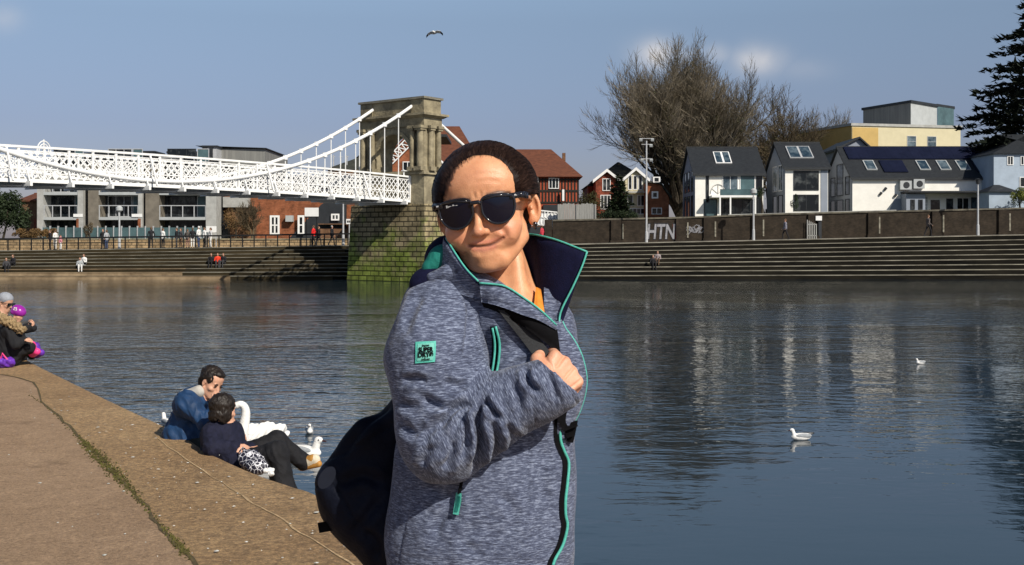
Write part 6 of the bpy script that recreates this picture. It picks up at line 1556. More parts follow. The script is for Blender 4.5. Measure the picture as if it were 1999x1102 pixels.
Cc((0, 7.9, 1.0), (0, 9.9, -2.9), .55, .76, k=.010); E(0, 9.9, -3.2, .98, 1.0, .88, k=.006)
for sx in (-1, 1):
    E(sx * 1.02, 8.9, -3.4, .54, .85, .62, k=.004); E(sx * .70, 9.9, -4.25, .38, .5, .3, op='-', k=.002)
E(0, 7.5, -5.9, 2.6, 1.10, .80, k=.010); E(.0, 7.4, -7.3, 2.2, 1.30, .90, k=.009)
# neck and upper chest, leaning towards the right of the picture
S.cap(U(964, 462, -60), U(998, 590, -42), .042, .052, 0, .012); S.ell(U(1000, 650, -12), (.085, .065, .07), 0, .04); Cc((-2.4, 5.7, -8.4), (-4.9, .8, -5.4), 1.4, 1.5, k=.012)
S.cap(U(1008, 500, -14), U(1018, 600, 20), .010, .012, 0, .02)     # neck tendon
c1 = lambda X, Y: (780 + X * .2903, 240 + Y * .2903)
face = [([c1(462, 822), c1(530, 828), c1(610, 818), c1(655, 798), c1(698, 772)], 2.8, .0048),
        ([c1(640, 690), c1(690, 715), c1(712, 745), c1(708, 775)], 6, .0026), ([c1(490, 700), c1(455, 760), c1(440, 830)], 6, .0018),
        ([c1(520, 880), c1(590, 885), c1(650, 862)], 7, .0016),
        ([c1(545, 455), c1(540, 500)], 3.4, .0012), ([c1(505, 465), c1(500, 500)], 3.2, .0010),
        ([c1(500, 350), c1(600, 335), c1(700, 350)], 4.0, .0005), ([c1(480, 400), c1(590, 385), c1(700, 400)], 4.0, .0005),
        ([c1(430, 870), c1(440, 900)], 7, .0022)]
def tint(V):
    q = (V - np.array(hc)) @ np.array(BH) / .01; q[:, 0] /= KX
    col_ = np.tile(np.array([.70, .345, .185, 1.0]), (len(V), 1))
    x, y = pxy(V)
    def blend(c, w_): 
        w_ = np.clip(w_, 0, 1)[:, None]; col_[:, :3] = col_[:, :3] * (1 - w_) + np.array(c) * w_
    fr = q[:, 1] > 5
    def near(pts, hw):
        P = [np.array(p_) for p_ in pts]; best = np.full(len(V), 1e9)
        for a, b in zip(P[:-1], P[1:]):
            ba = b - a; t = np.clip(((x - a[0]) * ba[0] + (y - a[1]) * ba[1]) / (ba @ ba), 0, 1); best = np.minimum(best, np.hypot(x - a[0] - t * ba[0], y - a[1] - t * ba[1]))
        return np.exp(-(best / hw) ** 2)
    lip = [c1(485, 812), c1(550, 800), c1(610, 795), c1(665, 775)]; lip2 = [c1(500, 846), c1(570, 852), c1(640, 828)]
    blend((.50, .14, .12), near(lip, 3.6) * fr * .6); blend((.64, .25, .18), near(lip2, 5.5) * fr * .8)
    blend((.06, .018, .014), near([c1(470, 823), c1(530, 829), c1(610, 818), c1(655, 798), c1(700, 771)], 2.7) * fr)
    for cx in (-1, 1): blend((.62, .24, .15), np.exp(-(((q[:, 0] - cx * 3.9) / 2.2) ** 2 + ((q[:, 2] + 3.9) / 1.9) ** 2)) * fr * .55)
    blend((.60, .25, .16), np.exp(-((q[:, 0] / 1.2) ** 2 + ((q[:, 2] + 3.5) / 1.2) ** 2)) * fr * .45)
    blend((.62, .29, .17), np.exp(-((q[:, 0] / 4) ** 2 + ((q[:, 2] - 6.2) / 2) ** 2)) * fr * .4)
    blend((.05, .028, .02), near([c1(345, 520), c1(400, 506), c1(470, 512)], 3.6) * fr * .95); blend((.05, .028, .02), near([c1(590, 480), c1(660, 462), c1(740, 466)], 3.4) * fr * .95)
    return col_
S.build('head_part', SK, woman, vox=.0021, post=creaser(face), attr=tint)
head = bpy.data.objects['head_part']
# hand
Hn = SDF(); hd = Vector((.60, .55, .58)); hn = Vector((.40, -.83, .37))
add_hand(Hn, U(1055, 776, 150), hd, hn, 1.02, 0, curl=.95, side=-1, spread=.5, k=.0025)
Hn.cap(U(1000, 800, 150), U(1050, 780, 152), .028, .026, 0, .01)
kn = [([(1108, 686), (1098, 700), (1088, 714)], 2.4, .0032), ([(1126, 710), (1114, 724), (1103, 737)], 2.4, .0032), ([(1135, 740), (1123, 750), (1110, 760)], 2.4, .0028), ([(1066, 700), (1076, 712), (1080, 730)], 2.6, .002)]
hand = Hn.build('hand_part', SK, woman, vox=.0018, post=creaser(kn), attr=lambda V: np.tile(np.array([.70, .36, .23, 1.0]), (len(V), 1)))
Bd = SDF()
for sx, w_ in ((-1, 40), (1, -60)):
    Bd.cap(U(935 + sx * 75, 1230, w_), U(930 + sx * 80, 1650, w_), .085, .058, 0, .03); Bd.cap(U(930 + sx * 80, 1650, w_), U(930 + sx * 80, 2030, w_), .058, .042, 0, .02)
    Bd.cap(U(930 + sx * 80, 2070, w_), (WX(955 + sx * 110, D0) + .06, D0 - w_ * SC - .12, GZ + .03), .042, .036, 0, .02)
legs = Bd.build('leg_part', SK, woman, vox=.010, attr=lambda V: np.tile(np.array([.02, .025, .045, 1.0]), (len(V), 1)))
body = joined([head, hand, legs], 'body')
body.name = 'body'; OFF['body'] = OFF[woman.name]; WB = body

# ---- hair: cap drawn back plus individual locks
Hh = SDF()
def HE(x, y, z, rx, ry, rz, op='+', k=.006): Hh.ell(T(x, y, z), (rx * KX * .01, ry * .01, rz * .01), 0, k, op, rot=BH)
HE(0, -1.5, 4.0, 7.95, 9.8, 8.35); HE(0, 3.3, 4.9, 6.5, 4.75, 5.45, k=.02); HE(0, 1.2, 3.2, 7.4, 5.5, 5.5, k=.02); HE(0, -9.0, 2.0, 3.6, 3.2, 3.6, k=.02); HE(0, -6.5, -2, 6.2, 4.2, 6, k=.02)
for sx in (-1, 1): HE(sx * 5.7, -1.5, 1.6, 1.8, 4.6, 4.6, k=.035)
hl = [(848, 492), (812, 470), (798, 412), (782, 345), (745, 288), (700, 245), (640, 214), (570, 204), (505, 212), (446, 238), (396, 282), (358, 328), (334, 378), (316, 428), (306, 475), (286, 520), (264, 565)]
def hq(X, Y):
    x_, y_ = c1(X, Y); e_ = abs(x_ - 940) / 75; P_ = U(x_, y_, 78 - 38 * e_ ** 2 - 30 * max(0, (360 - y_) / 70) ** 1.5); q_ = (np.array(P_) - np.array(hc)) @ np.array(BH); return (q_[0], q_[2])
hlp = [hq(*p_) for p_ in hl]
poly_ = hlp + [(hlp[-1][0] + .0, -.20), (-.12, -.20), (-.12, hlp[0][1] + .002), (hlp[0][0] - .005, hlp[0][1] + .002)]
Hh.prism(hc, BH, poly_, -.018)
for sx in (-1, 1): HE(sx * 8.3, -.6, -1.2, 1.3, 1.9, 2.9, '-', .005)
HE(0, 5.0, -8.5, 9, 8, 7.5, '-')
hv, hf = VERTS['head_part']; bvh2 = BVHTree.FromPolygons([Vector(v) for v in hv], [tuple(q) for q in hf])
edge_P = np.array(hlp)
def hairpost(V, N):
    q = (V - np.array(T(0, -9, 2))) @ np.array(BH); ang = np.arctan2(q[:, 2], q[:, 0]); r = np.linalg.norm(q, axis=1)
    V = V + N * (.0003 * np.sin(ang * 57 + 3 * np.sin(ang * 13) + r * 30))[:, None]
    L = (V - np.array(hc)) @ np.array(BH); best = np.full(len(V), 1e9)
    for a, b in zip(edge_P[:-1], edge_P[1:]):
        e = b - a; t = np.clip(((L[:, 0] - a[0]) * e[0] + (L[:, 2] - a[1]) * e[1]) / (e @ e), 0, 1)
        best = np.minimum(best, np.hypot(L[:, 0] - a[0] - t * e[0], L[:, 2] - a[1] - t * e[1]))
    w = np.clip(1 - best / .013, 0, 1) * (L[:, 1] > -.015); w = w * w * (3 - 2 * w)
    for k in np.nonzero(w > .01)[0]:
        loc, nor, _, _ = bvh2.find_nearest(Vector(V[k]))
        if loc is None: continue
        tgt = loc + nor * .0005; V[k] = V[k] * (1 - w[k]) + np.array(tgt) * w[k]
    return V
HM = bpy.data.materials.new('dark_brown_hair'); HM.use_nodes = True
n = HM.node_tree.nodes; l = HM.node_tree.links; p = n['Principled BSDF']; p.inputs['Roughness'].default_value = .5; p.inputs['Specular IOR Level'].default_value = .2
gi = n.new('ShaderNodeNewGeometry'); cr = n.new('ShaderNodeValToRGB'); l.new(gi.outputs['Random Per Island'], cr.inputs[0])
cr.color_ramp.elements[0].color = (.006, .004, .003, 1); cr.color_ramp.elements[1].color = (.085, .048, .036, 1); cr.color_ramp.elements[1].position = 1.0; k_ = cr.color_ramp.elements.new(.6); k_.color = (.022, .011, .009, 1); l.new(cr.outputs[0], p.inputs['Base Color'])
hair = Hh.build('hair_cap', HM, woman, vox=.0024, post=hairpost, smooth_it=1)
Vh, Fh = VERTS['hair_cap']; bvh = BVHTree.FromPolygons([Vector(v) for v in Vh], [tuple(f) for f in Fh])
rg = random.Random(77); mb = MB(); ctr = T(0, -1.5, 3.0)
for i in range(7500):
    a = rg.uniform(-.15, math.pi + .15)
    st = Vector((math.cos(a) * 1.0, .78 - .25 * abs(math.cos(a)), math.sin(a) * .95 - .02 + .0)); st = st.normalized()
    en = Vector((rg.gauss(0, .10), -1, .02 + rg.gauss(0, .08))).normalized(); t0_ = rg.random() ** 1.4 * .65; t1_ = t0_ + rg.uniform(.25, .5); pts = []
    q0 = st.rotation_difference(en); ax_, an_ = q0.to_axis_angle(); rr_ = rg.uniform(.0001, .0012); bad = False
    for k in range(9):
        t_ = t0_ + (t1_ - t0_) * k / 8; v = st.copy(); v.rotate(Matrix.Rotation(an_ * min(t_, 1), 3, ax_)); d = BH @ Vector((v.x * KX, v.y, v.z)); d.normalize()
        loc, nor, _, _ = bvh.ray_cast(ctr + d * .25, -d)
        if loc is None: bad = True; break
        if (loc - ctr).length < .055: bad = True; break
        if pts and (loc - pts[-1]).length > .03: bad = True; break
        pts.append(loc + d * rr_)
    if bad or len(pts) < 4: continue
    r0 = rg.uniform(.00018, .00045); mb.tube(pts, [r0 * .6] + [r0] * (len(pts) - 2) + [r0 * .4], 3, cap=False)
# short loose hairs along the hairline and at the temples
hlc = [p_[:2] for p_ in cr_interp([(*c1(*q), 0) for q in hl[1:]], 8)]
BHD = bvh_pair = None
for i in range(6500):
    bx, by = rg.choice(hlc); cxp, cyp = 938, 420; dx, dy = bx - cxp, by - cyp; L_ = math.hypot(dx, dy); dx /= L_; dy /= L_
    k1 = rg.uniform(-2.0, 20) if rg.random() < .7 else -abs(rg.gauss(0, 3.2)); k2 = k1 + rg.uniform(10, 30); sw = rg.gauss(0, 2.2); o_ = Vector((0, 0, CZ)); pts = []; lift = rg.uniform(.0002, .0010)
    for s_ in range(6):
        t_ = s_ / 5; q_ = k1 + (k2 - k1) * t_; X_, Y_ = bx + dx * q_ - dy * sw * t_ * t_, by + dy * q_ + dx * sw * t_ * t_
        d = (U(X_, Y_, 0) - o_).normalized(); l1 = bvh.ray_cast(o_, d)[0]; l2 = bvh2.ray_cast(o_, d)[0]
        c_ = [q for q in (l1, l2) if q is not None]
        if not c_: break
        p_ = min(c_, key=lambda v: (v - o_).length) - d * lift
        if pts and (p_ - pts[-1]).length > .03: break
        pts.append(p_)
    if len(pts) >= 3: r0 = rg.uniform(.0002, .0004); mb.tube(pts, [.0001] + [r0] * (len(pts) - 2) + [r0 * .4], 3, cap=False)
for (x0, y0, w0, x1, y1) in ((858, 372, 10, 850, 440), (860, 380, 15, 856, 452), (856, 365, 5, 846, 425), (862, 400, 15, 862, 458)):
    mb.tube([U(x0, y0, w0), U((x0 + x1) / 2 - 3, (y0 + y1) / 2, w0), U(x1, y1, w0 - 4)], [.0008, .0006, .0003], 3, cap=False)
lk = mb.build('locks', HM, woman, fix=False)
hair = joined([hair, lk], 'hair')

# ---- jacket body
J = SDF()
def je(x, y, w, rx, ry, rz, k=.05, m=0, op='+', rot=None): J.ell(U(x, y, w), (rx * SC, ry * SC, rz * SC), m, k, op, rot=rot)
je(955, 740, -10, 150, 105, 165); je(940, 905, -5, 172, 118, 190); je(936, 1060, 0, 184, 125, 190); je(936, 1190, 0, 186, 128, 100)
J.cap(U(860, 610, 15), U(1040, 640, -50), .072, .062, 0, .05); je(1052, 735, 0, 80, 88, 120); je(1075, 640, -20, 36, 50, 50, k=.03)
je(1085, 950, 10, 34, 60, 150, k=.03)
J.cap(U(905, 575, 30), U(975, 610, 60), .045, .045, 0, .04)
J.cap(U(975, 440, 20), U(1035, 588, 75), .058, .042, 0, .012, '-')
je(936, 1400, 0, 400, 300, 170, k=.004, op='-')
c2 = lambda X, Y: (580 + X * .50987, 540 + Y * .50987)
seams = [([c2(450, 700), c2(445, 800), c2(425, 900), c2(395, 1040), c2(388, 1100)], 1.6, .0022), ([c2(893, 640), c2(885, 760), c2(878, 900), c2(855, 1040), c2(845, 1100)], 1.8, .0030),
         ([c2(330, 1062), c2(500, 1082), c2(700, 1088), c2(980, 1092)], 1.6, .0020), ([c2(700, 130), c2(690, 200), c2(688, 300), c2(672, 430)], 2.5, .0040),
         ([c2(620, 780), c2(560, 900), c2(520, 1000)], 10, .004), ([c2(760, 820), c2(830, 900), c2(820, 1000)], 11, .003), ([c2(480, 800), c2(600, 860), c2(560, 960)], 12, .003),
         ([c2(960, 640), c2(940, 760), c2(960, 880)], 9, .003), ([c2(700, 940), c2(640, 1010), c2(700, 1070)], 12, .003), ([c2(860, 470), c2(900, 560), c2(960, 600)], 8, .003),
         ([c2(800, 380), c2(840, 330), c2(900, 320)], 6, .004), ([c2(720, 420), c2(760, 350), c2(800, 300)], 6, .003)]
def wob(amp, sc, seed):
    def f(V, N): return V + N * np.array([amp * mnoise.noise(Vector((v[0] * sc + seed, v[1] * sc, v[2] * sc * .7))) for v in V])[:, None]
    return f
jacket = J.build('jacket', HB, woman, vox=.0042, post=creaser(seams, base=wob(.006, 14, 1.3)))
# ---- sleeve: padded upper arm, gathered elbow, forearm across the body
A = SDF()
A.cap(U(862, 612, 38), U(853, 700, 82), 78 * SC, 90 * SC, 0, .03); A.cap(U(853, 700, 82), U(862, 850, 118), 90 * SC, 80 * SC, 0, .04)
A.cap(U(872, 852, 122), U(1086, 746, 160), 80 * SC, 53 * SC, 1, .03)
cc_ = U(1085, 743, 160) + Vector((.1, .02, .1)); A.ell(cc_, .142, 1, .004, '-'); A.cap(U(1060, 758, 156), U(1160, 690, 160), .037, .040, 1, .005, '-')
sl = [([c2(712, 462), c2(690, 540), c2(704, 640), c2(676, 740)], 7, .014), ([c2(716, 462), c2(740, 500), c2(775, 545)], 6, .011), ([c2(690, 480), c2(640, 520), c2(600, 580)], 6, .009), ([c2(680, 470), c2(590, 515), c2(545, 600)], 7, .008),
      ([c2(665, 475), c2(560, 500), c2(470, 450)], 8, .007), ([c2(650, 500), c2(540, 560), c2(470, 650)], 8, .008), ([c2(745, 540), c2(770, 640), c2(740, 720)], 7, .008), ([c2(600, 620), c2(590, 690), c2(560, 740)], 8, .007),
      ([c2(520, 640), c2(490, 690), c2(480, 730)], 8, .006), ([c2(800, 560), c2(830, 620), c2(800, 690)], 7, .006), ([c2(875, 350), c2(885, 400), c2(925, 440)], 6, .009), ([c2(900, 445), c2(905, 500), c2(920, 590)], 2.0, .003),
      ([c2(845, 600), c2(858, 625), c2(880, 650)], 6, .010), ([c2(400, 400), c2(450, 392), c2(500, 400)], 8, .006), ([c2(400, 560), c2(450, 600), c2(500, 560)], 9, .006), ([c2(390, 480), c2(440, 500), c2(520, 480)], 9, .005),
      ([c2(640, 520), c2(650, 600), c2(630, 700)], 6, .006), ([c2(820, 400), c2(850, 460), c2(850, 520)], 7, .005), ([c2(950, 350), c2(980, 420), c2(1000, 480)], 7, .004), ([c2(640, 60), c2(660, 120), c2(655, 200), c2(640, 330)], 6, .004),
      ([c2(480, 60), c2(440, 130), c2(410, 230)], 9, .004), ([c2(560, 400), c2(620, 420), c2(660, 400)], 8, .005), ([c2(1000, 340), c2(1040, 420), c2(1075, 490)], 3, .003)]
sleeve = A.build('sleeve', [HB, HF], jacket, vox=.0036, post=creaser(sl, base=wob(.0065, 16, 5.1)))
# surface finder for trims
def bvh_of(names):
    V_ = []; F_ = []; b = 0
    for nn in names:
        V, Fq = VERTS[nn]; V_ += [Vector(v) for v in V]; F_ += [tuple(int(i) + b for i in f) for f in Fq]; b += len(V)
    return BVHTree.FromPolygons(V_, F_)
BJ = bvh_of(['jacket']); BS = bvh_of(['sleeve'])
def surf(px, py, bv=None, off=.002, fallback=60):
    o_ = Vector((0, 0, CZ)); d = (U(px, py, 0) - o_).normalized(); loc, nor, _, _ = (bv or BJ).ray_cast(o_, d)
    if loc is None: return U(px, py, fallback)
    return loc - d * off
def trim(name, pts, r, m_, parent, bv=None, off=.002, flat=1.0, n_=6, per=4, fallback=20):
    P = [p_[:2] for p_ in cr_interp([(*q, 0) for q in pts], per)]; mb = MB(); mb.tube([surf(x, y, bv, off, fallback) for x, y in P], r, n_, flat=flat); return mb.build(name, m_, parent, smooth=True)
def ribbon(name, L, Rr, m_, parent, bv=None, off=.003, per=5, across=3, th=.0025, fallback=60):
    a = cr_interp([(*q, 0) for q in L], per); b = cr_interp([(*q, 0) for q in Rr], per); mb = MB(); vs = []; k = across + 1
    for p_, q_ in zip(a, b):
        for j in range(k):
            t_ = j / across; v = surf(p_[0] * (1 - t_) + q_[0] * t_, p_[1] * (1 - t_) + q_[1] * t_, bv, off, fallback); vs.append(v)
    n0 = len(vs); vs += [v + Vector((0, th, 0)) for v in vs]; fs = []
    for i in range(len(a) - 1):
        for j in range(across):
            q = (i * k + j, i * k + j + 1, (i + 1) * k + j + 1, (i + 1) * k + j); fs += [q, tuple(reversed([v + n0 for v in q]))]
    for i in range(len(a) - 1):
        for j in (0, across): fs.append((i * k + j, (i + 1) * k + j, (i + 1) * k + j + n0, i * k + j + n0))
    mb.add(vs, fs); return mb.build(name, m_, parent, smooth=False)
# front zip, lower half: black tape, teal teeth
zl = [c2(1003, 545), c2(1004, 620), c2(1018, 665), c2(1036, 712), c2(1031, 790), c2(1024, 850), c2(1024, 910), c2(1031, 955), c2(1014, 1025), c2(985, 1078), c2(975, 1105)]
ribbon('zip_tape', [(x - 9, y) for x, y in zl], [(x + 1, y) for x, y in zl], BLK, jacket, off=.0030)
trim('zip', [(x + 2, y) for x, y in zl], .0028, TEAL, jacket, off=.004)
# chest pocket: dark opening between two teal tapes
pl_ = [c2(738, 190), c2(746, 250), c2(742, 330), c2(728, 400), c2(712, 450)]; pr2 = [c2(762, 190), c2(776, 255), c2(770, 340), c2(752, 410), c2(742, 450)]
ribbon('pocket', pl_, pr2, BLK, jacket, off=.0045)
trim('zip_piping', [c2(748, 196), c2(757, 260), c2(752, 330), c2(738, 400), c2(722, 446)], .0020, TEAL, jacket, off=.0085)
trim('zip_piping', [c2(760, 190), c2(775, 258), c2(769, 338), c2(752, 408), c2(740, 446)], .0022, TEAL, jacket, off=.0085)
ribbon('pocket_lip', [c2(730, 330), c2(700, 400), c2(668, 470), c2(655, 495)], [c2(742, 340), c2(722, 405), c2(700, 460), c2(690, 478)], BLK, jacket, off=.004)
# edge of the far front panel, teal line down the right silhouette
edge_r = [(1096, 622, 38), (1104, 640, 42), (1115, 655, 44), (1128, 676, 46), (1138, 700, 46), (1145, 734, 46), (1143, 765, 46), (1133, 800, 44), (1120, 826, 42)]
er = [Vector(U(*[float(v) for v in q])) for q in cr_interp(edge_r, 4)]
mb = MB(); mb.tube(er, .0017, 6); mb.build('zip_piping', TEAL, jacket, smooth=True)
inner_r = [Vector(U(*[float(v) for v in q])) for q in cr_interp([(1060, 640, 62), (1064, 660, 70), (1068, 690, 74), (1070, 710, 78), (1072, 735, 80), (1075, 760, 82), (1078, 790, 80), (1080, 820, 76), (1082, 850, 70)], 4)]
mb = MB(); vs = []; k = 7
for a_, b_ in zip(inner_r, er):
    for j in range(k): t_ = j / (k - 1); q = a_.lerp(b_, t_); q.y -= .014 * math.sin(math.pi * t_ * .9); vs.append(q)
n0 = len(vs); vs += [v + Vector((0, .006, 0)) for v in vs]
fs = []
for i in range(len(er) - 1):
    for j in range(k - 1): q = (i * k + j, i * k + j + 1, (i + 1) * k + j + 1, (i + 1) * k + j); fs += [q, tuple(reversed([v + n0 for v in q]))]
    fs.append((i * k + k - 1, (i + 1) * k + k - 1, (i + 1) * k + k - 1 + n0, i * k + k - 1 + n0))
mb.add(vs, fs); mb.build('front_panel', HB, jacket, smooth=True)
# ---- collar
def sheet(name, top, bot, m_, parent, rows=8, per=5, th=.005, bulge=0.0, mo=None):
    a = [Vector(U(*[float(v) for v in q])) for q in cr_interp(top, per)]; b = [Vector(U(*[float(v) for v in q])) for q in cr_interp(bot, per)]
    mb = MB(); vs = []; k = rows + 1
    for p_, q_ in zip(a, b):
        for j in range(k): t_ = j / rows; v = p_.lerp(q_, t_); v.y -= bulge * math.sin(math.pi * t_); vs.append(v)
    bv_ = np.array([tuple(v) for v in vs]).reshape(len(a), k, 3)
    du = np.gradient(bv_, axis=0); dv = np.gradient(bv_, axis=1); nn = np.cross(du, dv); nn /= np.linalg.norm(nn, axis=2)[..., None] + 1e-9
    v2 = (bv_ + nn * th).reshape(-1, 3); n0 = len(vs); fs = []; ms = []
    for i in range(len(a) - 1):
        for j in range(rows): q = (i * k + j, i * k + j + 1, (i + 1) * k + j + 1, (i + 1) * k + j); fs.append(q); ms.append(0); fs.append(tuple(reversed([v + n0 for v in q]))); ms.append(1)
        for j in (0, rows): fs.append((i * k + j, (i + 1) * k + j, (i + 1) * k + j + n0, i * k + j + n0)); ms.append(0)
    for i in (0, len(a) - 1):
        for j in range(rows): fs.append((i * k + j, i * k + j + 1, i * k + j + 1 + n0, i * k + j + n0)); ms.append(0)
    mb.v = vs + [tuple(v) for v in v2]; mb.f = fs; mb.m = ms
    o = mb.build(name, [m_, mo or m_], parent, smooth=False, fix=False)
    for pg in o.data.polygons: pg.use_smooth = True
    return o, a, b
ctop = [(934, 549, 118), (908, 522, 104), (880, 480, 70), (872, 462, 20), (900, 455, -60), (965, 452, -92), (1024, 456, -62), (1052, 459, -20), (1090, 469, 12), (1146, 491, 38)]
cbot = [(978, 588, 100), (925, 580, 96), (872, 560, 66), (862, 545, 10), (890, 545, -70), (965, 545, -100), (1030, 560, -60), (1052, 590, -10), (1072, 608, 20), (1094, 632, 44)]
col_o, ca, cb2 = sheet('collar', ctop, cbot, NAVI, jacket, mo=HB)
mb = MB(); mb.tube(ca, .0018, 6); mb.build('zip_piping', TEAL, jacket, smooth=True)
fe = [Vector(U(*[float(v) for v in q])) for q in cr_interp([(1146, 491, 40), (1136, 520, 43), (1118, 560, 45), (1098, 600, 47), (1092, 622, 48), (1093, 650, 60), (1094, 680, 70)], 5)]
mb = MB(); mb.tube(fe, .0018, 6); mb.build('zip_piping', TEAL, jacket, smooth=True)
# folded lapel across the chest, with a black sheet for the shadow band under it
lt = [(936, 552, 116), (962, 554, 122), (988, 559, 124), (1023, 581, 118), (1054, 604, 104), (1086, 634, 84)]
lb = [(940, 590, 108), (962, 594, 124), (988, 602, 130), (1022, 615, 124), (1052, 625, 110), (1086, 644, 88)]
lo, la, lb_ = sheet('lapel', lt, lb, HB, jacket, rows=4, bulge=.006)
mb = MB(); mb.tube([v + Vector((0, -.003, 0)) for v in la], .0018, 6); mb.build('zip_piping', TEAL, jacket, smooth=True)
lt2 = [(940, 588, 102), (962, 592, 116), (988, 600, 120), (1022, 613, 114), (1052, 623, 102), (1088, 642, 84)]
lb2 = [(944, 600, 96), (966, 608, 104), (992, 622, 106), (1026, 640, 104), (1056, 662, 96), (1094, 690, 84)]
sheet('lapel_shadow', lt2, lb2, BLK, jacket, rows=4, bulge=.004)
# inner grey placket beside the orange top
sheet('placket', [(1062, 560, 10), (1080, 566, 14), (1100, 560, 24)], [(1062, 612, 40), (1076, 620, 44), (1090, 626, 46)], HB, jacket, rows=4, per=3)
# hood rolled behind the neck
Hd = SDF(); Hd.cap(U(846, 546, 20), U(885, 505, -40), .027, .036, 0, .03); Hd.cap(U(880, 505, -40), U(960, 500, -110), .040, .045, 0, .03); Hd.cap(U(822, 556, 40), U(862, 542, 58), .020, .014, 0, .03)
Hd.cap(U(960, 500, -110), U(1030, 520, -90), .045, .035, 0, .03)
Hd.build('hood', NAVI, jacket, vox=.004, post=wob(.005, 22, 2))
Hg = SDF(); Hg.cap(U(838, 522, 34), U(866, 502, 24), .014, .021, 0, .02); Hg.cap(U(866, 502, 24), U(874, 488, 8), .020, .012, 0, .02); Hg.build('hood_lining', TEALD, jacket, vox=.0035, post=wob(.003, 30, 4))
Hg = SDF(); Hg.cap(U(842, 541, 66), U(880, 533, 66), .009, .012, 0, .02); Hg.cap(U(880, 533, 66), U(905, 545, 80), .012, .008, 0, .02); Hg.build('hood_edge', HB, jacket, vox=.0035, post=wob(.002, 30, 4))
# orange top showing at the neck
sheet('top', [(1046, 560, 6), (1050, 561, 8), (1056, 564, 6)], [(1042, 600, 50), (1052, 608, 60), (1064, 614, 56)], mat('orange_knit', (.70, .24, .03), .8, .15, 60), woman, rows=6, per=3, bulge=.004)
# ---- sleeve badge
bc = (831, 688)
ribbon('badge', [(811, 667), (811, 678), (811, 697), (810, 709)], [(851, 665), (851, 676), (850, 695), (849, 706)], TEAL, jacket, BS, off=.0030, across=8, th=.002)
ribbon('badge_field', [(815, 671), (815, 680), (815, 694), (814, 704)], [(847, 669), (847, 679), (846, 692), (845, 702)], mat('pale_teal_field', (.16, .50, .42), .6, .1, 80), jacket, BS, off=.0042, across=8, th=.001)
def bfn(cx, cy, sx, sy): return lambda u, v: surf(cx + u * sx, cy - v * sy - u * sx * .04, BS, .0056)
textmesh('japan', 1, bfn(831, 673.5, 7, 6), 'lettering', BLK, jacket, bold=.03)
textmesh('SUPER', 1, bfn(831, 682.5, 10.2, 13), 'lettering', BLK, jacket, bold=.045)
textmesh('DRY', 1, bfn(827, 692.5, 11.5, 13), 'lettering', BLK, jacket, bold=.045)
textmesh('®', 1, bfn(842, 692, 10, 12), 'lettering', BLK, jacket, bold=.04)
textmesh('adjust', 1, bfn(831, 700.5, 7, 6), 'lettering', BLK, jacket, bold=.03)
# ---- zip pull hanging below the elbow
mb = MB(); mb.tube([surf(903, 930, BJ, .006), surf(899, 950, BJ, .007), surf(896, 964, BJ, .008)], .0028, 6); mb.build('cord', BLK, jacket)
ribbon('zip_pull', [(890, 962), (888, 978), (884, 1003)], [(901, 963), (900, 980), (895, 1005)], TEAL, jacket, BJ, off=.010, across=3, th=.004)
ribbon('pull_inset', [(892.5, 968), (891, 980), (887, 998)], [(898, 969), (897, 981), (893, 999)], TEALD, jacket, BJ, off=.0115, across=2, th=.001)
# ---- strap across the chest (part of the rucksack), and the rucksack itself
bag = thing('rucksack', 'dark navy rucksack slung behind the woman with its strap across her chest', 'bag', U(720, 1000, -90))
K = SDF(); K.cap(U(800, 800, -75), U(742, 905, -105), 40 * SC, 64 * SC, 0, .05); K.cap(U(742, 905, -105), U(716, 962, -110), 66 * SC, 92 * SC, 0, .05); K.cap(U(716, 962, -110), U(815, 1090, -85), 92 * SC, 95 * SC, 0, .05)
K.cap(U(655, 945, -60), U(690, 1000, -50), 34 * SC, 45 * SC, 0, .03); K.cap(U(655, 925, -70), U(720, 850, -60), 18 * SC, 26 * SC, 0, .03)
kf = [([c2(110, 700), c2(250, 640), c2(380, 560)], 3, .004), ([c2(60, 805), c2(140, 800), c2(190, 880), c2(230, 945)], 2.4, .005), ([c2(160, 690), c2(260, 560), c2(370, 480)], 9, .006), ([c2(150, 800), c2(250, 760), c2(330, 800)], 10, .005), ([c2(100, 740), c2(150, 735), c2(155, 770), c2(120, 800)], 2.5, .003), ([c2(240, 960), c2(300, 1020), c2(300, 1090)], 10, .006), ([c2(200, 1000), c2(280, 900), c2(320, 850)], 9, .005)]
K.build('bag_body', BAGM, bag, vox=.0048, post=creaser(kf, base=wob(.010, 10, 8)))
mb = MB(); a_ = U(618, 1026, -40); b_ = U(648, 1020, -45); mb.bar(U(622, 1030, -60), U(655, 1024, -60), .018, .005, up=(0, 0, 1)); mb.build('webbing_tab', BLK, bag)
BB = bvh_of(['bag_body'])
pd = [(638 + 16 * math.cos(a) - 8 * math.sin(a), 932 + 22 * math.sin(a)) for a in np.linspace(0, 6.283, 18, endpoint=False)]
mb = MB(); vs = [surf(x, y, BB, .003) for x, y in pd] + [surf(636, 934, BB, .008)]; mb.add(vs, [(i, (i + 1) % 18, 18) for i in range(18)]); mb.build('pad', mat('worn_navy_panel', (.007, .010, .020), .6, .2, 20), bag, fix=False)
ribbon('strap', [(972, 604), (1000, 640), (1028, 676), (1046, 700)], [(1014, 610), (1038, 640), (1062, 672), (1078, 692)], WEB, bag, BJ, off=.012, across=4, th=.003)
ribbon('strap', [(1086, 800), (1090, 820), (1100, 842)], [(1114, 790), (1124, 812), (1124, 832)], BLK, bag, BJ, off=.014, across=3, th=.003, fallback=40)
mb = MB()
q = [U(1100, 826, 66), U(1128, 822, 62), U(1124, 842, 62), U(1119, 864, 60), U(1108, 862, 62)]
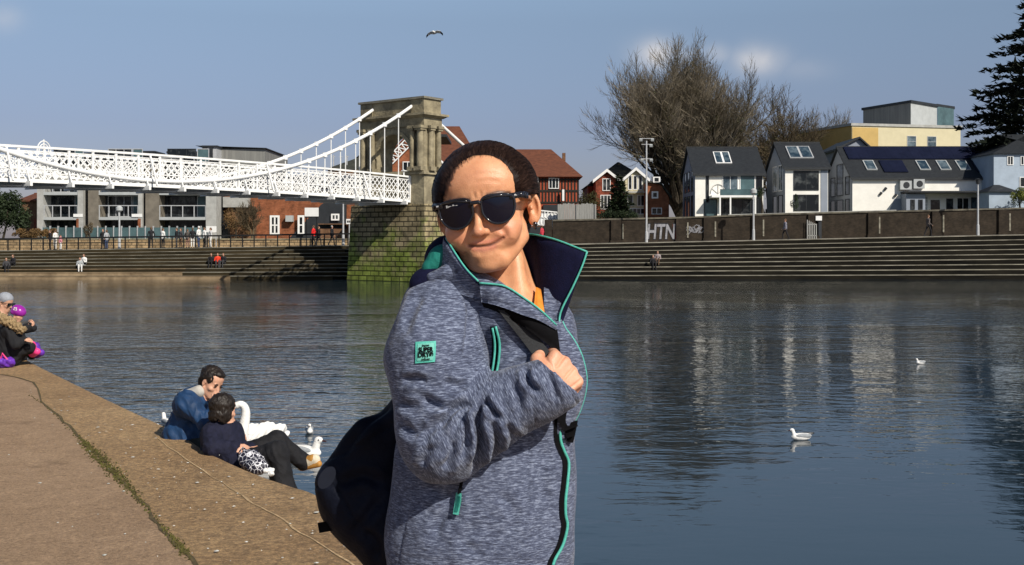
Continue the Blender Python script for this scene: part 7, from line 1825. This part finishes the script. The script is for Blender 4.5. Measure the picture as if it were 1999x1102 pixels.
mb.prism([v for v in q], (0, .010, 0)); mb.bar(U(1101, 838, 72), U(1127, 828, 70), .006, .005, up=(0, -1, 0)); mb.bar(U(1106, 852, 72), U(1122, 846, 70), .005, .005, up=(0, -1, 0)); mb.build('buckle', BLK, bag)
# ---- sunglasses
FR = mat('glossy_frame', (.012, .012, .016), .12, .3, 30, coat=.6); LN = mat('dark_lens', (.0025, .003, .010), .06, .3, 3, spec=.35)
gl = MB(); lens = []
def GP(x, z, dy=0): return T(x, 9.75 - .045 * x * x + dy, z)
def outline(sx, n_=40, g=0):
    pts = []
    for i in range(n_):
        a = 6.283185 * i / n_; ca_, sa_ = math.cos(a), math.sin(a); e = 2 / (3.1 if sa_ > 0 else 2.15); e2 = 2 / 2.3; hw_ = 3.15 if sx > 0 else 2.80
        x = math.copysign(abs(ca_) ** e, ca_) * (hw_ + g); z = math.copysign(abs(sa_) ** (2 / (3.4 if sa_ > 0 else 2.1)), sa_) * (2.46 + g)
        z *= (1 - .04 * x * 1) if sa_ > 0 else 1; x *= 1 - .20 * (1 - sa_) / 2 * 1.2; z += .16 * (x / 3.0) * (sa_ > -.2)
        pts.append((sx * ((3.42 if sx > 0 else 3.28) + x) - .15, z + .14))
    return pts
for sx in (1, -1):
    o_ = outline(sx); P = [GP(x, z) for x, z in o_]; gl.tube(P + [P[0], P[1]], .0023, 8, cap=False)
    m2 = MB(); vs = [GP(sx * 3.28 - .15, .16, .18)]; k = len(o_)
    for r_ in (.5, 1.0):
        for x, z in o_: vs.append(GP(sx * 3.28 - .15 + (x - sx * 3.28 + .15) * r_, .16 + (z - .16) * r_, .16 if r_ < 1 else 0))
    fs = [(0, 1 + i, 1 + (i + 1) % k) for i in range(k)] + [(1 + i, 1 + k + i, 1 + k + (i + 1) % k, 1 + (i + 1) % k) for i in range(k)]
    m2.add(vs, fs); lens.append(m2)
    gl.bar(GP(sx * 5.3, 1.95, .03), GP(sx * 6.9, 2.0, -.1), .0105, .0045, up=BH.col[2]); gl.bar(GP(sx * 6.85, 2.0, 0), T(sx * 7.4, 6.0, 1.8), .0105, .0042, up=BH.col[2])
    gl.bar(T(sx * 7.38, 6.3, 1.8), T(sx * 7.6, 3.0, 1.45), .0115, .004, up=BH.col[2]); gl.bar(T(sx * 7.6, 3.2, 1.46), T(sx * 7.3, -.8, 1.0), .009, .0035, up=BH.col[2])
    gl.tube([GP(sx * 1.0 - .15, 2.05), GP(sx * 3.2 - .15, 2.42), GP(sx * 5.6, 2.15)], [.0022, .0028, .0032], 8)
gl.tube([GP(.65, 1.4), GP(.3, 1.75, .12), GP(-.6, 1.75, .12), GP(-.95, 1.4)], .0038, 8)
sg = gl.build('sunglasses', FR, woman, smooth=True)
for m2 in lens: m2.build('lens', LN, sg, smooth=True, fix=True)
def lfn(u, v): q = T(0, 0, 0); x = 3.75 - u; z = 1.62 + v; return GP(x, z, .12)
textmesh('Ray-Ban', .62, lfn, 'lettering', M['sign_white'], sg, bold=.02)
for (x_, z_) in ((-6.1, 2.0), (6.1, 1.95)):
    mb = MB(); mb.obox(GP(x_, z_, .14), BH.col[0], BH.col[1], BH.col[2], .0035, .001, .0012); mb.build('rivet', M['galv'], sg)
# ---- earring
S = SDF(); S.ell(T(-7.45, 0.1, -3.55), .0045, 0, .002); S.ell(T(-7.4, 0.1, -4.2), .0034, 0, .002); S.build('earring', METAL, woman, vox=.0012)
